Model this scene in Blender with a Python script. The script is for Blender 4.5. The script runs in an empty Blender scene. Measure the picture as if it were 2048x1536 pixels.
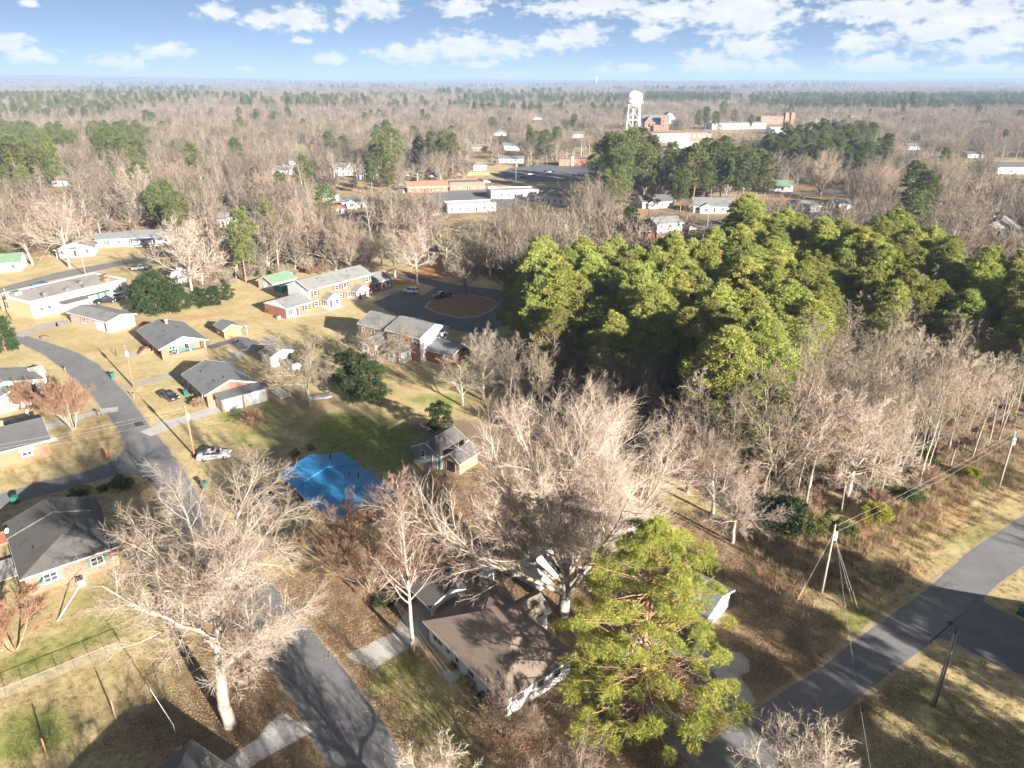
import bpy, math, random
import numpy as np
from mathutils import Vector, Matrix

# ------------------------------------------------------------------ camera, sky, sun, exposure
F, HC = 1450.0, 54.0
PIT = math.atan(608 / F)
CP, SP = math.cos(PIT), math.sin(PIT)
SC = bpy.context.scene
COL = SC.collection
cam_d = bpy.data.cameras.new('camera')
cam_d.sensor_width = 36
cam_d.lens = F / 2048 * 36
cam_d.clip_start = 0.5
cam_d.clip_end = 80000
cam = bpy.data.objects.new('camera', cam_d)
cam.location = (0, 0, HC)
cam.rotation_euler = (math.pi / 2 - PIT, 0, 0)
COL.objects.link(cam)
SC.camera = cam

SUN_EL = math.radians(16.5)
SUN_XY = Vector((0.645, -0.764)).normalized()
to_sun = Vector((SUN_XY.x * math.cos(SUN_EL), SUN_XY.y * math.cos(SUN_EL), math.sin(SUN_EL)))
sun_d = bpy.data.lights.new('sun', 'SUN')
sun_d.energy = 5.0
sun_d.angle = math.radians(0.5)
sun_d.color = (1.0, 0.92, 0.82)
sun = bpy.data.objects.new('sun', sun_d)
sun.rotation_euler = to_sun.to_track_quat('Z', 'Y').to_euler()
sun.location = (60, -60, 80)
COL.objects.link(sun)

SC.view_settings.view_transform = 'Standard'
SC.view_settings.look = 'None'
SC.view_settings.gamma = 1.0
SC.view_settings.use_curve_mapping = False
SC.view_settings.exposure = 2.0
SC.cycles.use_denoising = True
SC.cycles.max_bounces = 4
SC.cycles.diffuse_bounces = 2
SC.cycles.glossy_bounces = 1
SC.cycles.transparent_max_bounces = 8
SC.cycles.volume_bounces = 0
SC.cycles.use_adaptive_sampling = True
SC.cycles.adaptive_threshold = 0.03

def G(px, py, z=0.0):
    """photo pixel (2048 wide) to the point where its ray meets height z"""
    u, v = (px - 1024) / F, (py - 768) / F
    d = (HC - z) / (SP + v * CP)
    return (u * d, d * (CP - v * SP))
def G3(px, py, z=0.0):
    x, y = G(px, py, z)
    return Vector((x, y, z))
def to_px(x, y, z=0.0):
    dz = y * CP + (HC - z) * SP
    return (1024 + F * x / dz, 768 + F * ((HC - z) * CP - y * SP) / dz)
def tall(bx, by, ty):
    X, Y = G(bx, by)
    v = (ty - 768) / F
    return HC - (Y * SP + v * Y * CP) / (CP - v * SP)
def azel(px, py):
    u, v = (px - 1024) / F, (py - 768) / F
    d = Vector((u, CP - v * SP, -SP - v * CP)).normalized()
    return math.atan2(d.x, d.y), math.asin(d.z)

# ---- sky: Nishita plus cumulus clouds
world = bpy.data.worlds.new('World')
SC.world = world
world.use_nodes = True
wn, wl = world.node_tree.nodes, world.node_tree.links
wn.clear()
def W(t, **k):
    n = wn.new(t)
    for a, b in k.items():
        setattr(n, a, b)
    return n
def wmath(op, a, b=None, c=None, clamp=False):
    n = W('ShaderNodeMath', operation=op, use_clamp=clamp)
    for i, s in enumerate((a, b, c)):
        if s is None:
            continue
        if isinstance(s, (int, float)):
            n.inputs[i].default_value = s
        else:
            wl.new(s, n.inputs[i])
    return n.outputs[0]
w_out = W('ShaderNodeOutputWorld')
w_bg = W('ShaderNodeBackground')
wl.new(w_bg.outputs[0], w_out.inputs[0])
sky = W('ShaderNodeTexSky', sky_type='NISHITA', sun_disc=False)
sky.sun_elevation = SUN_EL
sky.sun_rotation = math.atan2(SUN_XY.x, SUN_XY.y)
sky.air_density = 0.10
sky.dust_density = 0.2
sky.ozone_density = 0.5
SKY_STRENGTH = 0.086
skyc = W('ShaderNodeVectorMath', operation='SCALE')
skyt = W('ShaderNodeVectorMath', operation='MULTIPLY')
skyt.inputs[1].default_value = (0.80, 0.90, 0.80)
wl.new(sky.outputs[0], skyt.inputs[0])
wl.new(skyt.outputs[0], skyc.inputs[0])
skyc.inputs['Scale'].default_value = SKY_STRENGTH
skyd = W('ShaderNodeVectorMath', operation='MULTIPLY_ADD')
wl.new(skyc.outputs[0], skyd.inputs[0])
skyd.inputs[1].default_value = (2.2, 1.9, 1.7)
skyd.inputs[2].default_value = (1, 1, 1)
skyq = W('ShaderNodeVectorMath', operation='DIVIDE')
wl.new(skyc.outputs[0], skyq.inputs[0]); wl.new(skyd.outputs[0], skyq.inputs[1])
tc = W('ShaderNodeTexCoord')
sep = W('ShaderNodeSeparateXYZ')
wl.new(tc.outputs['Generated'], sep.inputs[0])
az = wmath('ARCTAN2', sep.outputs[0], sep.outputs[1])
el = wmath('ARCSINE', sep.outputs[2])
cmb = W('ShaderNodeCombineXYZ')
wl.new(az, cmb.inputs[0]); wl.new(el, cmb.inputs[1])
AE = cmb.outputs[0]
# clouds in view: (centre px, centre py, half width, half height) read off the photograph
CLOUDS = [(20, 82, 42, 20), (65, 113, 50, 16), (232, 124, 55, 18), (330, 102, 58, 18), (440, 25, 50, 18), (530, 42, 62, 20),
          (600, 38, 60, 34), (682, 48, 22, 16), (745, 12, 80, 30), (925, 12, 65, 28), (820, 108, 90, 24), (925, 95, 110, 32),
          (1020, 98, 60, 24), (1100, 85, 45, 24), (1160, 72, 70, 30), (1300, 66, 52, 22), (1210, 140, 40, 16), (1262, 140, 46, 18),
          (1440, 130, 85, 34), (1400, 118, 48, 26), (1545, 140, 60, 26), (1510, 96, 70, 28), (1500, 30, 120, 62), (1460, 15, 150, 40),
          (1350, 22, 130, 30), (1720, 85, 60, 26), (1760, 130, 95, 24), (1860, 62, 100, 34), (1790, 20, 200, 30), (1960, 95, 80, 30),
          (2030, 60, 60, 40), (1950, 30, 140, 36), (660, 118, 40, 14), (610, 84, 22, 10), (495, 138, 26, 8), (660, 152, 60, 8),
          (960, 128, 60, 10), (1180, 14, 180, 22), (55, 8, 20, 10), (1010, 148, 90, 8), (1980, 140, 110, 14)]
acc = None
wv = W('ShaderNodeTexNoise', noise_dimensions='3D')
wv.inputs['Scale'].default_value = 26; wv.inputs['Detail'].default_value = 3
wl.new(AE, wv.inputs['Vector'])
wob = W('ShaderNodeVectorMath', operation='MULTIPLY_ADD')
wl.new(wv.outputs['Color'], wob.inputs[0])
wob.inputs[1].default_value = (0.022, 0.010, 0)
wob.inputs[2].default_value = (-0.011, -0.005, 0)
aew = W('ShaderNodeVectorMath', operation='ADD')
wl.new(AE, aew.inputs[0]); wl.new(wob.outputs[0], aew.inputs[1])
for (cx, cy, rx, ry) in CLOUDS:
    a0, e0 = azel(cx, cy)
    sx, sy = F / rx, F / ry
    m = W('ShaderNodeVectorMath', operation='MULTIPLY_ADD')
    wl.new(aew.outputs[0], m.inputs[0])
    m.inputs[1].default_value = (sx, sy, 0)
    m.inputs[2].default_value = (-a0 * sx, -e0 * sy, 0)
    ln = W('ShaderNodeVectorMath', operation='LENGTH')
    wl.new(m.outputs[0], ln.inputs[0])
    acc = ln.outputs['Value'] if acc is None else wmath('SMOOTH_MIN', acc, ln.outputs['Value'], 0.25)
ns = W('ShaderNodeTexNoise', noise_dimensions='3D')
ns.inputs['Scale'].default_value = 58; ns.inputs['Detail'].default_value = 7; ns.inputs['Roughness'].default_value = 0.58
sc_ = W('ShaderNodeVectorMath', operation='MULTIPLY')
wl.new(AE, sc_.inputs[0]); sc_.inputs[1].default_value = (1, 1.9, 1)
wl.new(sc_.outputs[0], ns.inputs['Vector'])
dens = wmath('ADD', wmath('SUBTRACT', 0.92, acc), wmath('MULTIPLY', wmath('SUBTRACT', ns.outputs['Fac'], 0.5), 2.1))
c_in = W('ShaderNodeMapRange', interpolation_type='SMOOTHSTEP')
c_in.inputs[1].default_value = 0.0; c_in.inputs[2].default_value = 0.60
wl.new(dens, c_in.inputs[0])
# the same kind of sky everywhere else
zc = wmath('MAXIMUM', sep.outputs[2], 0.03)
pl = W('ShaderNodeCombineXYZ')
wl.new(wmath('DIVIDE', sep.outputs[0], zc), pl.inputs[0]); wl.new(wmath('DIVIDE', sep.outputs[1], zc), pl.inputs[1])
n2 = W('ShaderNodeTexNoise', noise_dimensions='3D')
n2.inputs['Scale'].default_value = 0.55; n2.inputs['Detail'].default_value = 6
wl.new(pl.outputs[0], n2.inputs['Vector'])
c_out = W('ShaderNodeMapRange', interpolation_type='SMOOTHSTEP')
c_out.inputs[1].default_value = 0.54; c_out.inputs[2].default_value = 0.66
wl.new(n2.outputs['Fac'], c_out.inputs[0])
gate_e = W('ShaderNodeMapRange', interpolation_type='SMOOTHSTEP')
gate_e.inputs[1].default_value = 0.10; gate_e.inputs[2].default_value = 0.16
wl.new(el, gate_e.inputs[0])
gate_a = W('ShaderNodeMapRange', interpolation_type='SMOOTHSTEP')
gate_a.inputs[1].default_value = 0.64; gate_a.inputs[2].default_value = 0.78
wl.new(wmath('ABSOLUTE', az), gate_a.inputs[0])
gate = wmath('MAXIMUM', gate_e.outputs[0], gate_a.outputs[0])
c_o = wmath('MULTIPLY', c_out.outputs[0], gate)
hor = W('ShaderNodeMapRange', interpolation_type='SMOOTHSTEP')
hor.inputs[1].default_value = -0.002; hor.inputs[2].default_value = 0.012
wl.new(el, hor.inputs[0])
cl = wmath('MULTIPLY', wmath('MAXIMUM', c_in.outputs[0], c_o), hor.outputs[0])
cl = wmath('MULTIPLY', cl, 0.93)
shade = W('ShaderNodeTexNoise')
shade.inputs['Scale'].default_value = 34; shade.inputs['Detail'].default_value = 4
sh_off = W('ShaderNodeVectorMath', operation='ADD')
wl.new(sc_.outputs[0], sh_off.inputs[0]); sh_off.inputs[1].default_value = (3.1, 0.7, 0)
wl.new(sh_off.outputs[0], shade.inputs['Vector'])
ccol = W('ShaderNodeMix', data_type='RGBA')
wl.new(shade.outputs['Fac'], ccol.inputs[0])
CLOUD_LO, CLOUD_HI = (0.175, 0.19, 0.215, 1), (0.32, 0.315, 0.31, 1)
ccol.inputs[6].default_value = CLOUD_LO
ccol.inputs[7].default_value = CLOUD_HI
mixc = W('ShaderNodeMix', data_type='RGBA')
wl.new(cl, mixc.inputs[0]); wl.new(skyq.outputs[0], mixc.inputs[6]); wl.new(ccol.outputs[2], mixc.inputs[7])
wl.new(mixc.outputs[2], w_bg.inputs[0])
w_bg.inputs[1].default_value = 1.0
world.cycles.sampling_method = 'NONE'

# ------------------------------------------------------------------ helpers
USE_HAZE = True
RNG = np.random.default_rng(7)
random.seed(5)

def link(o, parent=None):
    COL.objects.link(o)
    if parent is not None:
        o.parent = parent
    return o
def tag(o, label=None, cat=None, group=None, kind=None):
    if label: o['label'] = label
    if cat: o['category'] = cat
    if group: o['group'] = group
    if kind: o['kind'] = kind
    return o
def thing(name, label, cat, loc=(0, 0, 0), yaw=0.0, group=None):
    o = bpy.data.objects.new(name, None)
    o.empty_display_size = 0.3
    o.location = loc
    o.rotation_euler = (0, 0, math.radians(yaw))
    link(o)
    return tag(o, label, cat, group)

class MB:
    """collects boxes, prisms and tubes; build() links them as one mesh object"""
    def __init__(s):
        s.v, s.f = [], []
    def add(s, vs, fs):
        b = len(s.v)
        s.v += [tuple(p) for p in vs]
        s.f += [tuple(b + i for i in f) for f in fs]
        return s
    def box(s, x0, x1, y0, y1, z0, z1):
        vs = [(x, y, z) for z in (z0, z1) for y in (y0, y1) for x in (x0, x1)]
        return s.add(vs, [(0, 2, 3, 1), (4, 5, 7, 6), (0, 1, 5, 4), (2, 6, 7, 3), (0, 4, 6, 2), (1, 3, 7, 5)])
    def poly(s, pts, z0, z1):
        n = len(pts)
        vs = [(x, y, z0) for x, y in pts] + [(x, y, z1) for x, y in pts]
        return s.add(vs, [tuple(range(n))[::-1], tuple(range(n, 2 * n))] + [(i, (i + 1) % n, n + (i + 1) % n, n + i) for i in range(n)])
    def tube(s, pts, r, k=8, r1=None):
        pts = [Vector(p) for p in pts]
        n = len(pts)
        vs, fs = [], []
        for i, p in enumerate(pts):
            t = (pts[min(i + 1, n - 1)] - pts[max(i - 1, 0)]).normalized()
            a = t.cross(Vector((0, 0, 1)) if abs(t.z) < .9 else Vector((1, 0, 0))).normalized()
            b = t.cross(a)
            rr = r if r1 is None else r + (r1 - r) * i / max(1, n - 1)
            vs += [p + (a * math.cos(2 * math.pi * j / k) + b * math.sin(2 * math.pi * j / k)) * rr for j in range(k)]
        for i in range(n - 1):
            fs += [(i * k + j, i * k + (j + 1) % k, (i + 1) * k + (j + 1) % k, (i + 1) * k + j) for j in range(k)]
        fs += [tuple(range(k))[::-1], tuple(range((n - 1) * k, n * k))]
        return s.add(vs, fs)
    def lathe(s, prof, k=16, c=(0, 0, 0)):
        vs = [(c[0] + r * math.cos(2 * math.pi * j / k), c[1] + r * math.sin(2 * math.pi * j / k), c[2] + z) for r, z in prof for j in range(k)]
        n = len(prof)
        fs = [(i * k + j, i * k + (j + 1) % k, (i + 1) * k + (j + 1) % k, (i + 1) * k + j) for i in range(n - 1) for j in range(k)]
        fs += [tuple(range(k))[::-1], tuple(range((n - 1) * k, n * k))]
        return s.add(vs, fs)
    def mesh(s, name, mat, smooth=False):
        me = bpy.data.meshes.new(name)
        me.from_pydata(s.v, [], s.f)
        if mat: me.materials.append(mat)
        if smooth:
            me.polygons.foreach_set('use_smooth', [True] * len(me.polygons))
        me.update()
        return me
    def build(s, name, mat, parent=None, smooth=False):
        return link(bpy.data.objects.new(name, s.mesh(name, mat, smooth)), parent)

def np_mesh(name, parts, mat, smooth=False):
    """parts: list of (verts Nx3, faces Mxk)"""
    V, LI, LS, off, ls = [], [], [], 0, 0
    for v, f in parts:
        if len(f) == 0: continue
        V.append(v); LI.append((f + off).ravel())
        k = f.shape[1]
        LS.append(ls + np.arange(len(f)) * k)
        ls += len(f) * k; off += len(v)
    V = np.concatenate(V); LI = np.concatenate(LI); LS = np.concatenate(LS)
    me = bpy.data.meshes.new(name)
    me.vertices.add(len(V)); me.vertices.foreach_set('co', V.astype(np.float32).ravel())
    me.loops.add(len(LI)); me.loops.foreach_set('vertex_index', LI.astype(np.int32))
    me.polygons.add(len(LS)); me.polygons.foreach_set('loop_start', LS.astype(np.int32))
    if smooth: me.polygons.foreach_set('use_smooth', np.ones(len(LS), dtype=bool))
    me.update(calc_edges=True)
    if mat: me.materials.append(mat)
    return me

# ------------------------------------------------------------------ materials
class NT:
    def __init__(s, m):
        s.m = m; s.n = m.node_tree.nodes; s.l = m.node_tree.links
    def new(s, t, **k):
        n = s.n.new(t)
        for a, b in k.items(): setattr(n, a, b)
        return n
    def put(s, sock, v):
        if isinstance(v, (int, float)): sock.default_value = v
        elif isinstance(v, tuple): sock.default_value = v if len(v) == len(sock.default_value) else (*v, 1)
        else: s.l.new(v, sock)
    def noise(s, scale, detail=4, rough=.55, vec=None, dist=0.0):
        n = s.new('ShaderNodeTexNoise')
        n.inputs['Scale'].default_value = scale; n.inputs['Detail'].default_value = detail
        n.inputs['Roughness'].default_value = rough; n.inputs['Distortion'].default_value = dist
        if vec is not None: s.l.new(vec, n.inputs['Vector'])
        return n.outputs['Fac']
    def mix(s, f, a, b, bt='MIX'):
        n = s.new('ShaderNodeMix', data_type='RGBA', blend_type=bt)
        s.put(n.inputs[0], f); s.put(n.inputs[6], a); s.put(n.inputs[7], b)
        return n.outputs[2]
    def math(s, op, a, b=None, clamp=False):
        n = s.new('ShaderNodeMath', operation=op, use_clamp=clamp)
        s.put(n.inputs[0], a)
        if b is not None: s.put(n.inputs[1], b)
        return n.outputs[0]
    def ramp(s, v, lo, hi, to0=0.0, to1=1.0):
        n = s.new('ShaderNodeMapRange', interpolation_type='SMOOTHSTEP')
        s.put(n.inputs[0], v)
        for i, x in ((1, lo), (2, hi), (3, to0), (4, to1)): n.inputs[i].default_value = x
        return n.outputs[0]
    def bump(s, h, strength, dist):
        n = s.new('ShaderNodeBump')
        n.inputs['Strength'].default_value = strength; n.inputs['Distance'].default_value = dist
        s.l.new(h, n.inputs['Height'])
        s.l.new(n.outputs[0], s.bsdf.inputs['Normal'])
def material(name, rough=.85, spec=.3):
    m = bpy.data.materials.new(name); m.use_nodes = True
    t = NT(m); t.bsdf = t.n['Principled BSDF']
    t.bsdf.inputs['Roughness'].default_value = rough
    t.bsdf.inputs['Specular IOR Level'].default_value = spec
    tc = t.new('ShaderNodeTexCoord'); t.obj = tc.outputs['Object']; t.gen = tc.outputs['Generated']
    return t
def col(t, c): t.put(t.bsdf.inputs['Base Color'], c)

def plain(name, c, c2=None, scale=1.5, rough=.8, spec=.3, metal=0.0, fine=0, bump=0):
    t = material(name, rough, spec)
    t.bsdf.inputs['Metallic'].default_value = metal
    c2 = c2 or tuple(x * .78 for x in c)
    x = t.mix(t.ramp(t.noise(scale, 5, .6, t.obj), .3, .7), c2, c)
    if fine:
        x = t.mix(t.ramp(t.noise(fine, 3, .6, t.obj), .35, .65), x, tuple(min(1, q * 1.18) for q in c))
        if bump: t.bump(t.noise(fine, 3, .6, t.obj), bump, .02)
    col(t, x)
    return t.m
def shingle(name, c, stain=(.1, .1, .09)):
    t = material(name, .92, .2)
    n1 = t.noise(.35, 4, .6, t.obj); n2 = t.noise(9, 3, .7, t.obj)
    x = t.mix(t.ramp(n2, .3, .7), tuple(q * .82 for q in c), tuple(min(1, q * 1.12) for q in c))
    x = t.mix(t.ramp(n1, .48, .75, 0, .6), x, stain)
    br = t.new('ShaderNodeTexBrick'); br.inputs['Scale'].default_value = 1.0
    br.inputs['Brick Width'].default_value = .9; br.inputs['Row Height'].default_value = .16; br.inputs['Mortar Size'].default_value = .012
    br.inputs['Color1'].default_value = (1, 1, 1, 1); br.inputs['Color2'].default_value = (.86, .86, .86, 1); br.inputs['Mortar'].default_value = (.6, .6, .6, 1)
    t.l.new(t.obj, br.inputs['Vector'])
    col(t, t.mix(.6, x, br.outputs['Color'], 'MULTIPLY'))
    t.bump(n2, .4, .02)
    return t.m
def brick(name, c, c2, mortar=(.45, .4, .35)):
    t = material(name, .9, .2)
    sx = t.new('ShaderNodeSeparateXYZ'); t.l.new(t.obj, sx.inputs[0])
    cb = t.new('ShaderNodeCombineXYZ')
    t.l.new(t.math('ADD', sx.outputs[0], sx.outputs[1]), cb.inputs[0]); t.l.new(sx.outputs[2], cb.inputs[1])
    br = t.new('ShaderNodeTexBrick'); br.inputs['Scale'].default_value = 1
    br.inputs['Brick Width'].default_value = .22; br.inputs['Row Height'].default_value = .075; br.inputs['Mortar Size'].default_value = .01
    br.inputs['Color1'].default_value = (*c, 1); br.inputs['Color2'].default_value = (*c2, 1); br.inputs['Mortar'].default_value = (*mortar, 1)
    t.l.new(cb.outputs[0], br.inputs['Vector'])
    x = t.mix(t.ramp(t.noise(.8, 4, .6, t.obj), .4, .75, 0, .35), br.outputs['Color'], tuple(q * .6 for q in c))
    col(t, x)
    t.bump(br.outputs['Fac'], -.3, .01)
    return t.m
def siding(name, c, pitch=.18, vertical=False):
    t = material(name, .6, .4)
    sx = t.new('ShaderNodeSeparateXYZ'); t.l.new(t.obj, sx.inputs[0])
    v = t.math('ADD', sx.outputs[0], sx.outputs[1]) if vertical else sx.outputs[2]
    fr = t.math('FRACT', t.math('DIVIDE', v, pitch))
    line = t.ramp(fr, .0, .12)
    x = t.mix(line, tuple(q * .72 for q in c), c)
    x = t.mix(t.ramp(t.noise(.9, 4, .6, t.obj), .5, .8, 0, .3), x, tuple(q * .72 for q in c))
    col(t, x); t.bump(fr, .5, .02)
    return t.m
def ribbed(name, c, pitch=.3, rust=None):
    t = material(name, .45, .5)
    sx = t.new('ShaderNodeSeparateXYZ'); t.l.new(t.obj, sx.inputs[0])
    fr = t.math('FRACT', t.math('DIVIDE', sx.outputs[0], pitch))
    rib = t.ramp(fr, .85, .95)
    x = t.mix(t.math('MULTIPLY', rib, .35), c, tuple(min(1, q * 1.5 + .03) for q in c))
    x = t.mix(t.ramp(t.noise(.5, 5, .65, t.obj), .5, .75, 0, .4), x, rust or tuple(q * .7 for q in c))
    col(t, x); t.bump(rib, .6, .03)
    return t.m
def asphalt(name, c):
    t = material(name, .93, .2)
    big = t.noise(.09, 4, .6, t.obj); fine = t.noise(14, 3, .7, t.obj); mid = t.noise(.7, 5, .65, t.obj)
    x = t.mix(t.ramp(big, .3, .7), tuple(q * .84 for q in c), tuple(q * 1.12 for q in c))
    x = t.mix(t.ramp(mid, .42, .75, 0, .5), x, tuple(q * .62 for q in c))
    x = t.mix(t.ramp(t.noise(.28, 5, .7, t.obj, .8), .5, .7, 0, .45), x, tuple(min(1, q * 1.35) for q in c))
    x = t.mix(t.ramp(fine, .3, .7, 0, .4), x, tuple(q * 1.25 for q in c))
    vo = t.new('ShaderNodeTexVoronoi', feature='DISTANCE_TO_EDGE'); vo.inputs['Scale'].default_value = .16; vo.inputs['Randomness'].default_value = 1
    wv = t.new('ShaderNodeVectorMath', operation='ADD'); nn = t.new('ShaderNodeTexNoise'); nn.inputs['Scale'].default_value = .7; nn.inputs['Detail'].default_value = 5
    t.l.new(t.obj, nn.inputs['Vector']); t.l.new(t.obj, wv.inputs[0])
    s3 = t.new('ShaderNodeVectorMath', operation='SCALE'); s3.inputs['Scale'].default_value = 2.0
    t.l.new(nn.outputs['Color'], s3.inputs[0]); t.l.new(s3.outputs[0], wv.inputs[1]); t.l.new(wv.outputs[0], vo.inputs['Vector'])
    x = t.mix(t.ramp(vo.outputs['Distance'], .001, .006, .35, 0), x, (.03, .03, .03))
    col(t, x); t.bump(fine, .35, .02)
    return t.m

M = {}
M['roof_grey'] = shingle('roof_grey', (.20, .21, .215))
M['roof_light'] = shingle('roof_light', (.24, .245, .235))
M['roof_dark'] = shingle('roof_dark', (.13, .13, .135))
M['roof_brown'] = shingle('roof_brown', (.125, .118, .112), (.075, .07, .065))
M['roof_tan'] = shingle('roof_tan', (.235, .185, .15), (.09, .075, .06))
M['roof_blue'] = ribbed('roof_blue', (.045, .29, .58), .32, (.12, .38, .62))
M['roof_green'] = ribbed('roof_green', (.16, .25, .16), .3, (.34, .40, .28))
M['roof_red'] = ribbed('roof_red', (.55, .20, .12), .35)
M['roof_metal'] = ribbed('roof_metal', (.50, .52, .53), .4)
M['roof_membrane'] = plain('roof_membrane', (.36, .33, .31), (.17, .14, .13), .16, .9, .2, fine=3)
M['brick_red'] = brick('brick_red', (.34, .13, .075), (.28, .105, .06), (.34, .27, .22))
M['brick_orange'] = brick('brick_orange', (.35, .135, .07), (.29, .11, .055), (.30, .22, .17))
M['brick_pink'] = brick('brick_pink', (.48, .31, .24), (.43, .28, .22), (.5, .42, .36))
M['white_siding'] = siding('white_siding', (.66, .66, .66))
M['grey_siding'] = siding('grey_siding', (.25, .275, .31))
M['cream_siding'] = siding('cream_siding', (.74, .70, .62))
M['plank_grey'] = siding('plank_grey', (.46, .44, .41), .2, True)
M['plank_brown'] = siding('plank_brown', (.40, .20, .10), .22, True)
M['plank_tan'] = siding('plank_tan', (.36, .26, .165), .18, True)
M['white_block'] = plain('white_block', (.62, .60, .56), (.48, .44, .39), .5, .85, .3, fine=8)
M['tan_block'] = plain('tan_block', (.50, .36, .23), (.42, .31, .20), .5, .85, .3, fine=8)
M['trim'] = plain('trim', (.70, .70, .69), (.62, .62, .61), 1, .5, .4)
M['concrete'] = plain('concrete', (.44, .42, .39), (.30, .285, .265), .5, .9, .25, fine=10, bump=.3)
M['concrete_pale'] = plain('concrete_pale', (.56, .55, .53), (.44, .43, .41), .35, .9, .25, fine=9, bump=.2)
M['gravel'] = plain('gravel', (.36, .33, .29), (.25, .225, .19), .6, .95, .2, fine=6, bump=.4)
M['asphalt'] = asphalt('asphalt', (.185, .183, .188))
M['asphalt_dark'] = asphalt('asphalt_dark', (.145, .148, .158))
M['patch'] = asphalt('patch', (.06, .06, .062))
M['paint_white'] = plain('paint_white', (.7, .7, .68), (.45, .45, .44), 3, .8)
M['paint_yellow'] = plain('paint_yellow', (.50, .39, .16), (.38, .30, .14), 3, .8)
M['shutter_dark'] = plain('shutter_dark', (.06, .055, .06), rough=.5)
M['shutter_green'] = plain('shutter_green', (.13, .24, .20), rough=.5)
M['door_red'] = plain('door_red', (.42, .05, .09), rough=.4)
M['door_dark'] = plain('door_dark', (.05, .045, .04), rough=.5)
M['door_white'] = plain('door_white', (.7, .7, .69), rough=.4)
M['door_teal'] = plain('door_teal', (.04, .22, .17), rough=.5)
M['dark'] = plain('dark', (.03, .03, .03), rough=.7)
M['steel'] = plain('steel', (.55, .56, .57), (.45, .46, .47), 4, .4, .5, .6)
M['galv'] = plain('galv', (.24, .245, .25), (.18, .185, .19), 6, .5, .5, .5)
M['pole_wood'] = plain('pole_wood', (.36, .20, .11), (.22, .12, .07), 3, .9, .2, fine=22)
M['pole_grey'] = plain('pole_grey', (.29, .27, .235), (.20, .185, .16), 3, .9, .2, fine=22)
M['wire'] = plain('wire', (.42, .41, .39), rough=.5)
M['porcelain'] = plain('porcelain', (.75, .76, .77), rough=.3, spec=.5)
M['white_metal'] = plain('white_metal', (.80, .80, .80), (.70, .70, .70), .4, .35, .5)
M['bin_green'] = plain('bin_green', (.02, .15, .11), rough=.45, spec=.4)
M['tyre'] = plain('tyre', (.025, .025, .026), rough=.8)
M['rim'] = plain('rim', (.5, .51, .52), rough=.3, metal=.8)
M['lamp_red'] = plain('lamp_red', (.5, .02, .02), rough=.2, spec=.6)
M['lamp_clear'] = plain('lamp_clear', (.7, .72, .74), rough=.15, spec=.7)
M['lettering_blue'] = plain('lettering_blue', (.03, .06, .35), rough=.4)
M['sign_green'] = plain('sign_green', (.02, .28, .17), rough=.4)
M['hydrant'] = plain('hydrant', (.62, .16, .05), rough=.5)
M['stone'] = plain('stone', (.13, .11, .08), (.06, .055, .04), 2, .95, fine=9)
M['kayak_teal'] = plain('kayak_teal', (.05, .38, .42), rough=.4)
M['ac_grey'] = plain('ac_grey', (.42, .43, .44), rough=.5, metal=.3)
def car_paint(n, c):
    t = material('paint_' + n, .22, .6); col(t, t.mix(t.ramp(t.noise(2, 3, .5, t.obj), .3, .7), tuple(q * .93 for q in c), c))
    t.bsdf.inputs['Coat Weight'].default_value = .6
    return t.m
PAINT = {'white': car_paint('white', (.80, .80, .80)), 'black': car_paint('black', (.018, .02, .025)), 'silver': car_paint('silver', (.45, .47, .49)),
         'blue': car_paint('blue', (.05, .10, .22)), 'grey': car_paint('grey', (.16, .17, .18)), 'red': car_paint('red', (.38, .04, .03))}
t = material('glass', .08, .8); col(t, t.mix(t.ramp(t.noise(1.3, 2, .5, t.obj), .35, .65), (.02, .025, .03), (.06, .07, .08))); M['glass'] = t.m
t = material('chain_link', .5, .5); col(t, (.6, .6, .6))
tr = t.new('ShaderNodeBsdfTransparent'); mx = t.new('ShaderNodeMixShader'); mx.inputs[0].default_value = .05
t.l.new(tr.outputs[0], mx.inputs[1]); t.l.new(t.bsdf.outputs[0], mx.inputs[2]); t.l.new(mx.outputs[0], t.n['Material Output'].inputs[0]); M['chain_link'] = t.m

def bark(name, c, c2, vary=.25, scale=5.0):
    t = material(name, .95, .15)
    oi = t.new('ShaderNodeObjectInfo')
    x = t.mix(t.ramp(t.noise(scale, 4, .6, t.obj), .3, .7), c2, c)
    k = t.math('ADD', t.math('MULTIPLY', oi.outputs['Random'], 2 * vary), 1 - vary)
    hsv = t.new('ShaderNodeHueSaturation'); t.l.new(k, hsv.inputs['Value']); t.l.new(x, hsv.inputs['Color'])
    h2 = t.math('ADD', t.math('MULTIPLY', t.math('FRACT', t.math('MULTIPLY', oi.outputs['Random'], 17.3)), .03), .485); t.l.new(h2, hsv.inputs['Hue'])
    col(t, hsv.outputs[0])
    return t.m
M['bark_pale'] = bark('bark_pale', (.45, .40, .335), (.22, .19, .155), .14, 1.9)
M['bark_grey'] = bark('bark_grey', (.36, .31, .26), (.17, .145, .12), .3, 2)
M['bark_dark'] = bark('bark_dark', (.22, .17, .13), (.10, .08, .06), .2, 2)
M['bark_pine'] = bark('bark_pine', (.38, .22, .14), (.18, .10, .065), .2, 3)
M['twig_pale'] = bark('twig_pale', (.50, .42, .33), (.35, .29, .225), .12, .5)
M['twig_grey'] = bark('twig_grey', (.35, .285, .205), (.23, .185, .135), .22, .4)
M['twig_far'] = bark('twig_far', (.25, .20, .145), (.165, .132, .098), .35, .3)
M['bark_far'] = bark('bark_far', (.42, .37, .31), (.2, .17, .14), .3, 1.2)
M['twig_brown'] = bark('twig_brown', (.33, .21, .13), (.22, .135, .085), .15, .4)
M['twig_red'] = bark('twig_red', (.34, .25, .19), (.25, .175, .13), .15, .4)
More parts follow.
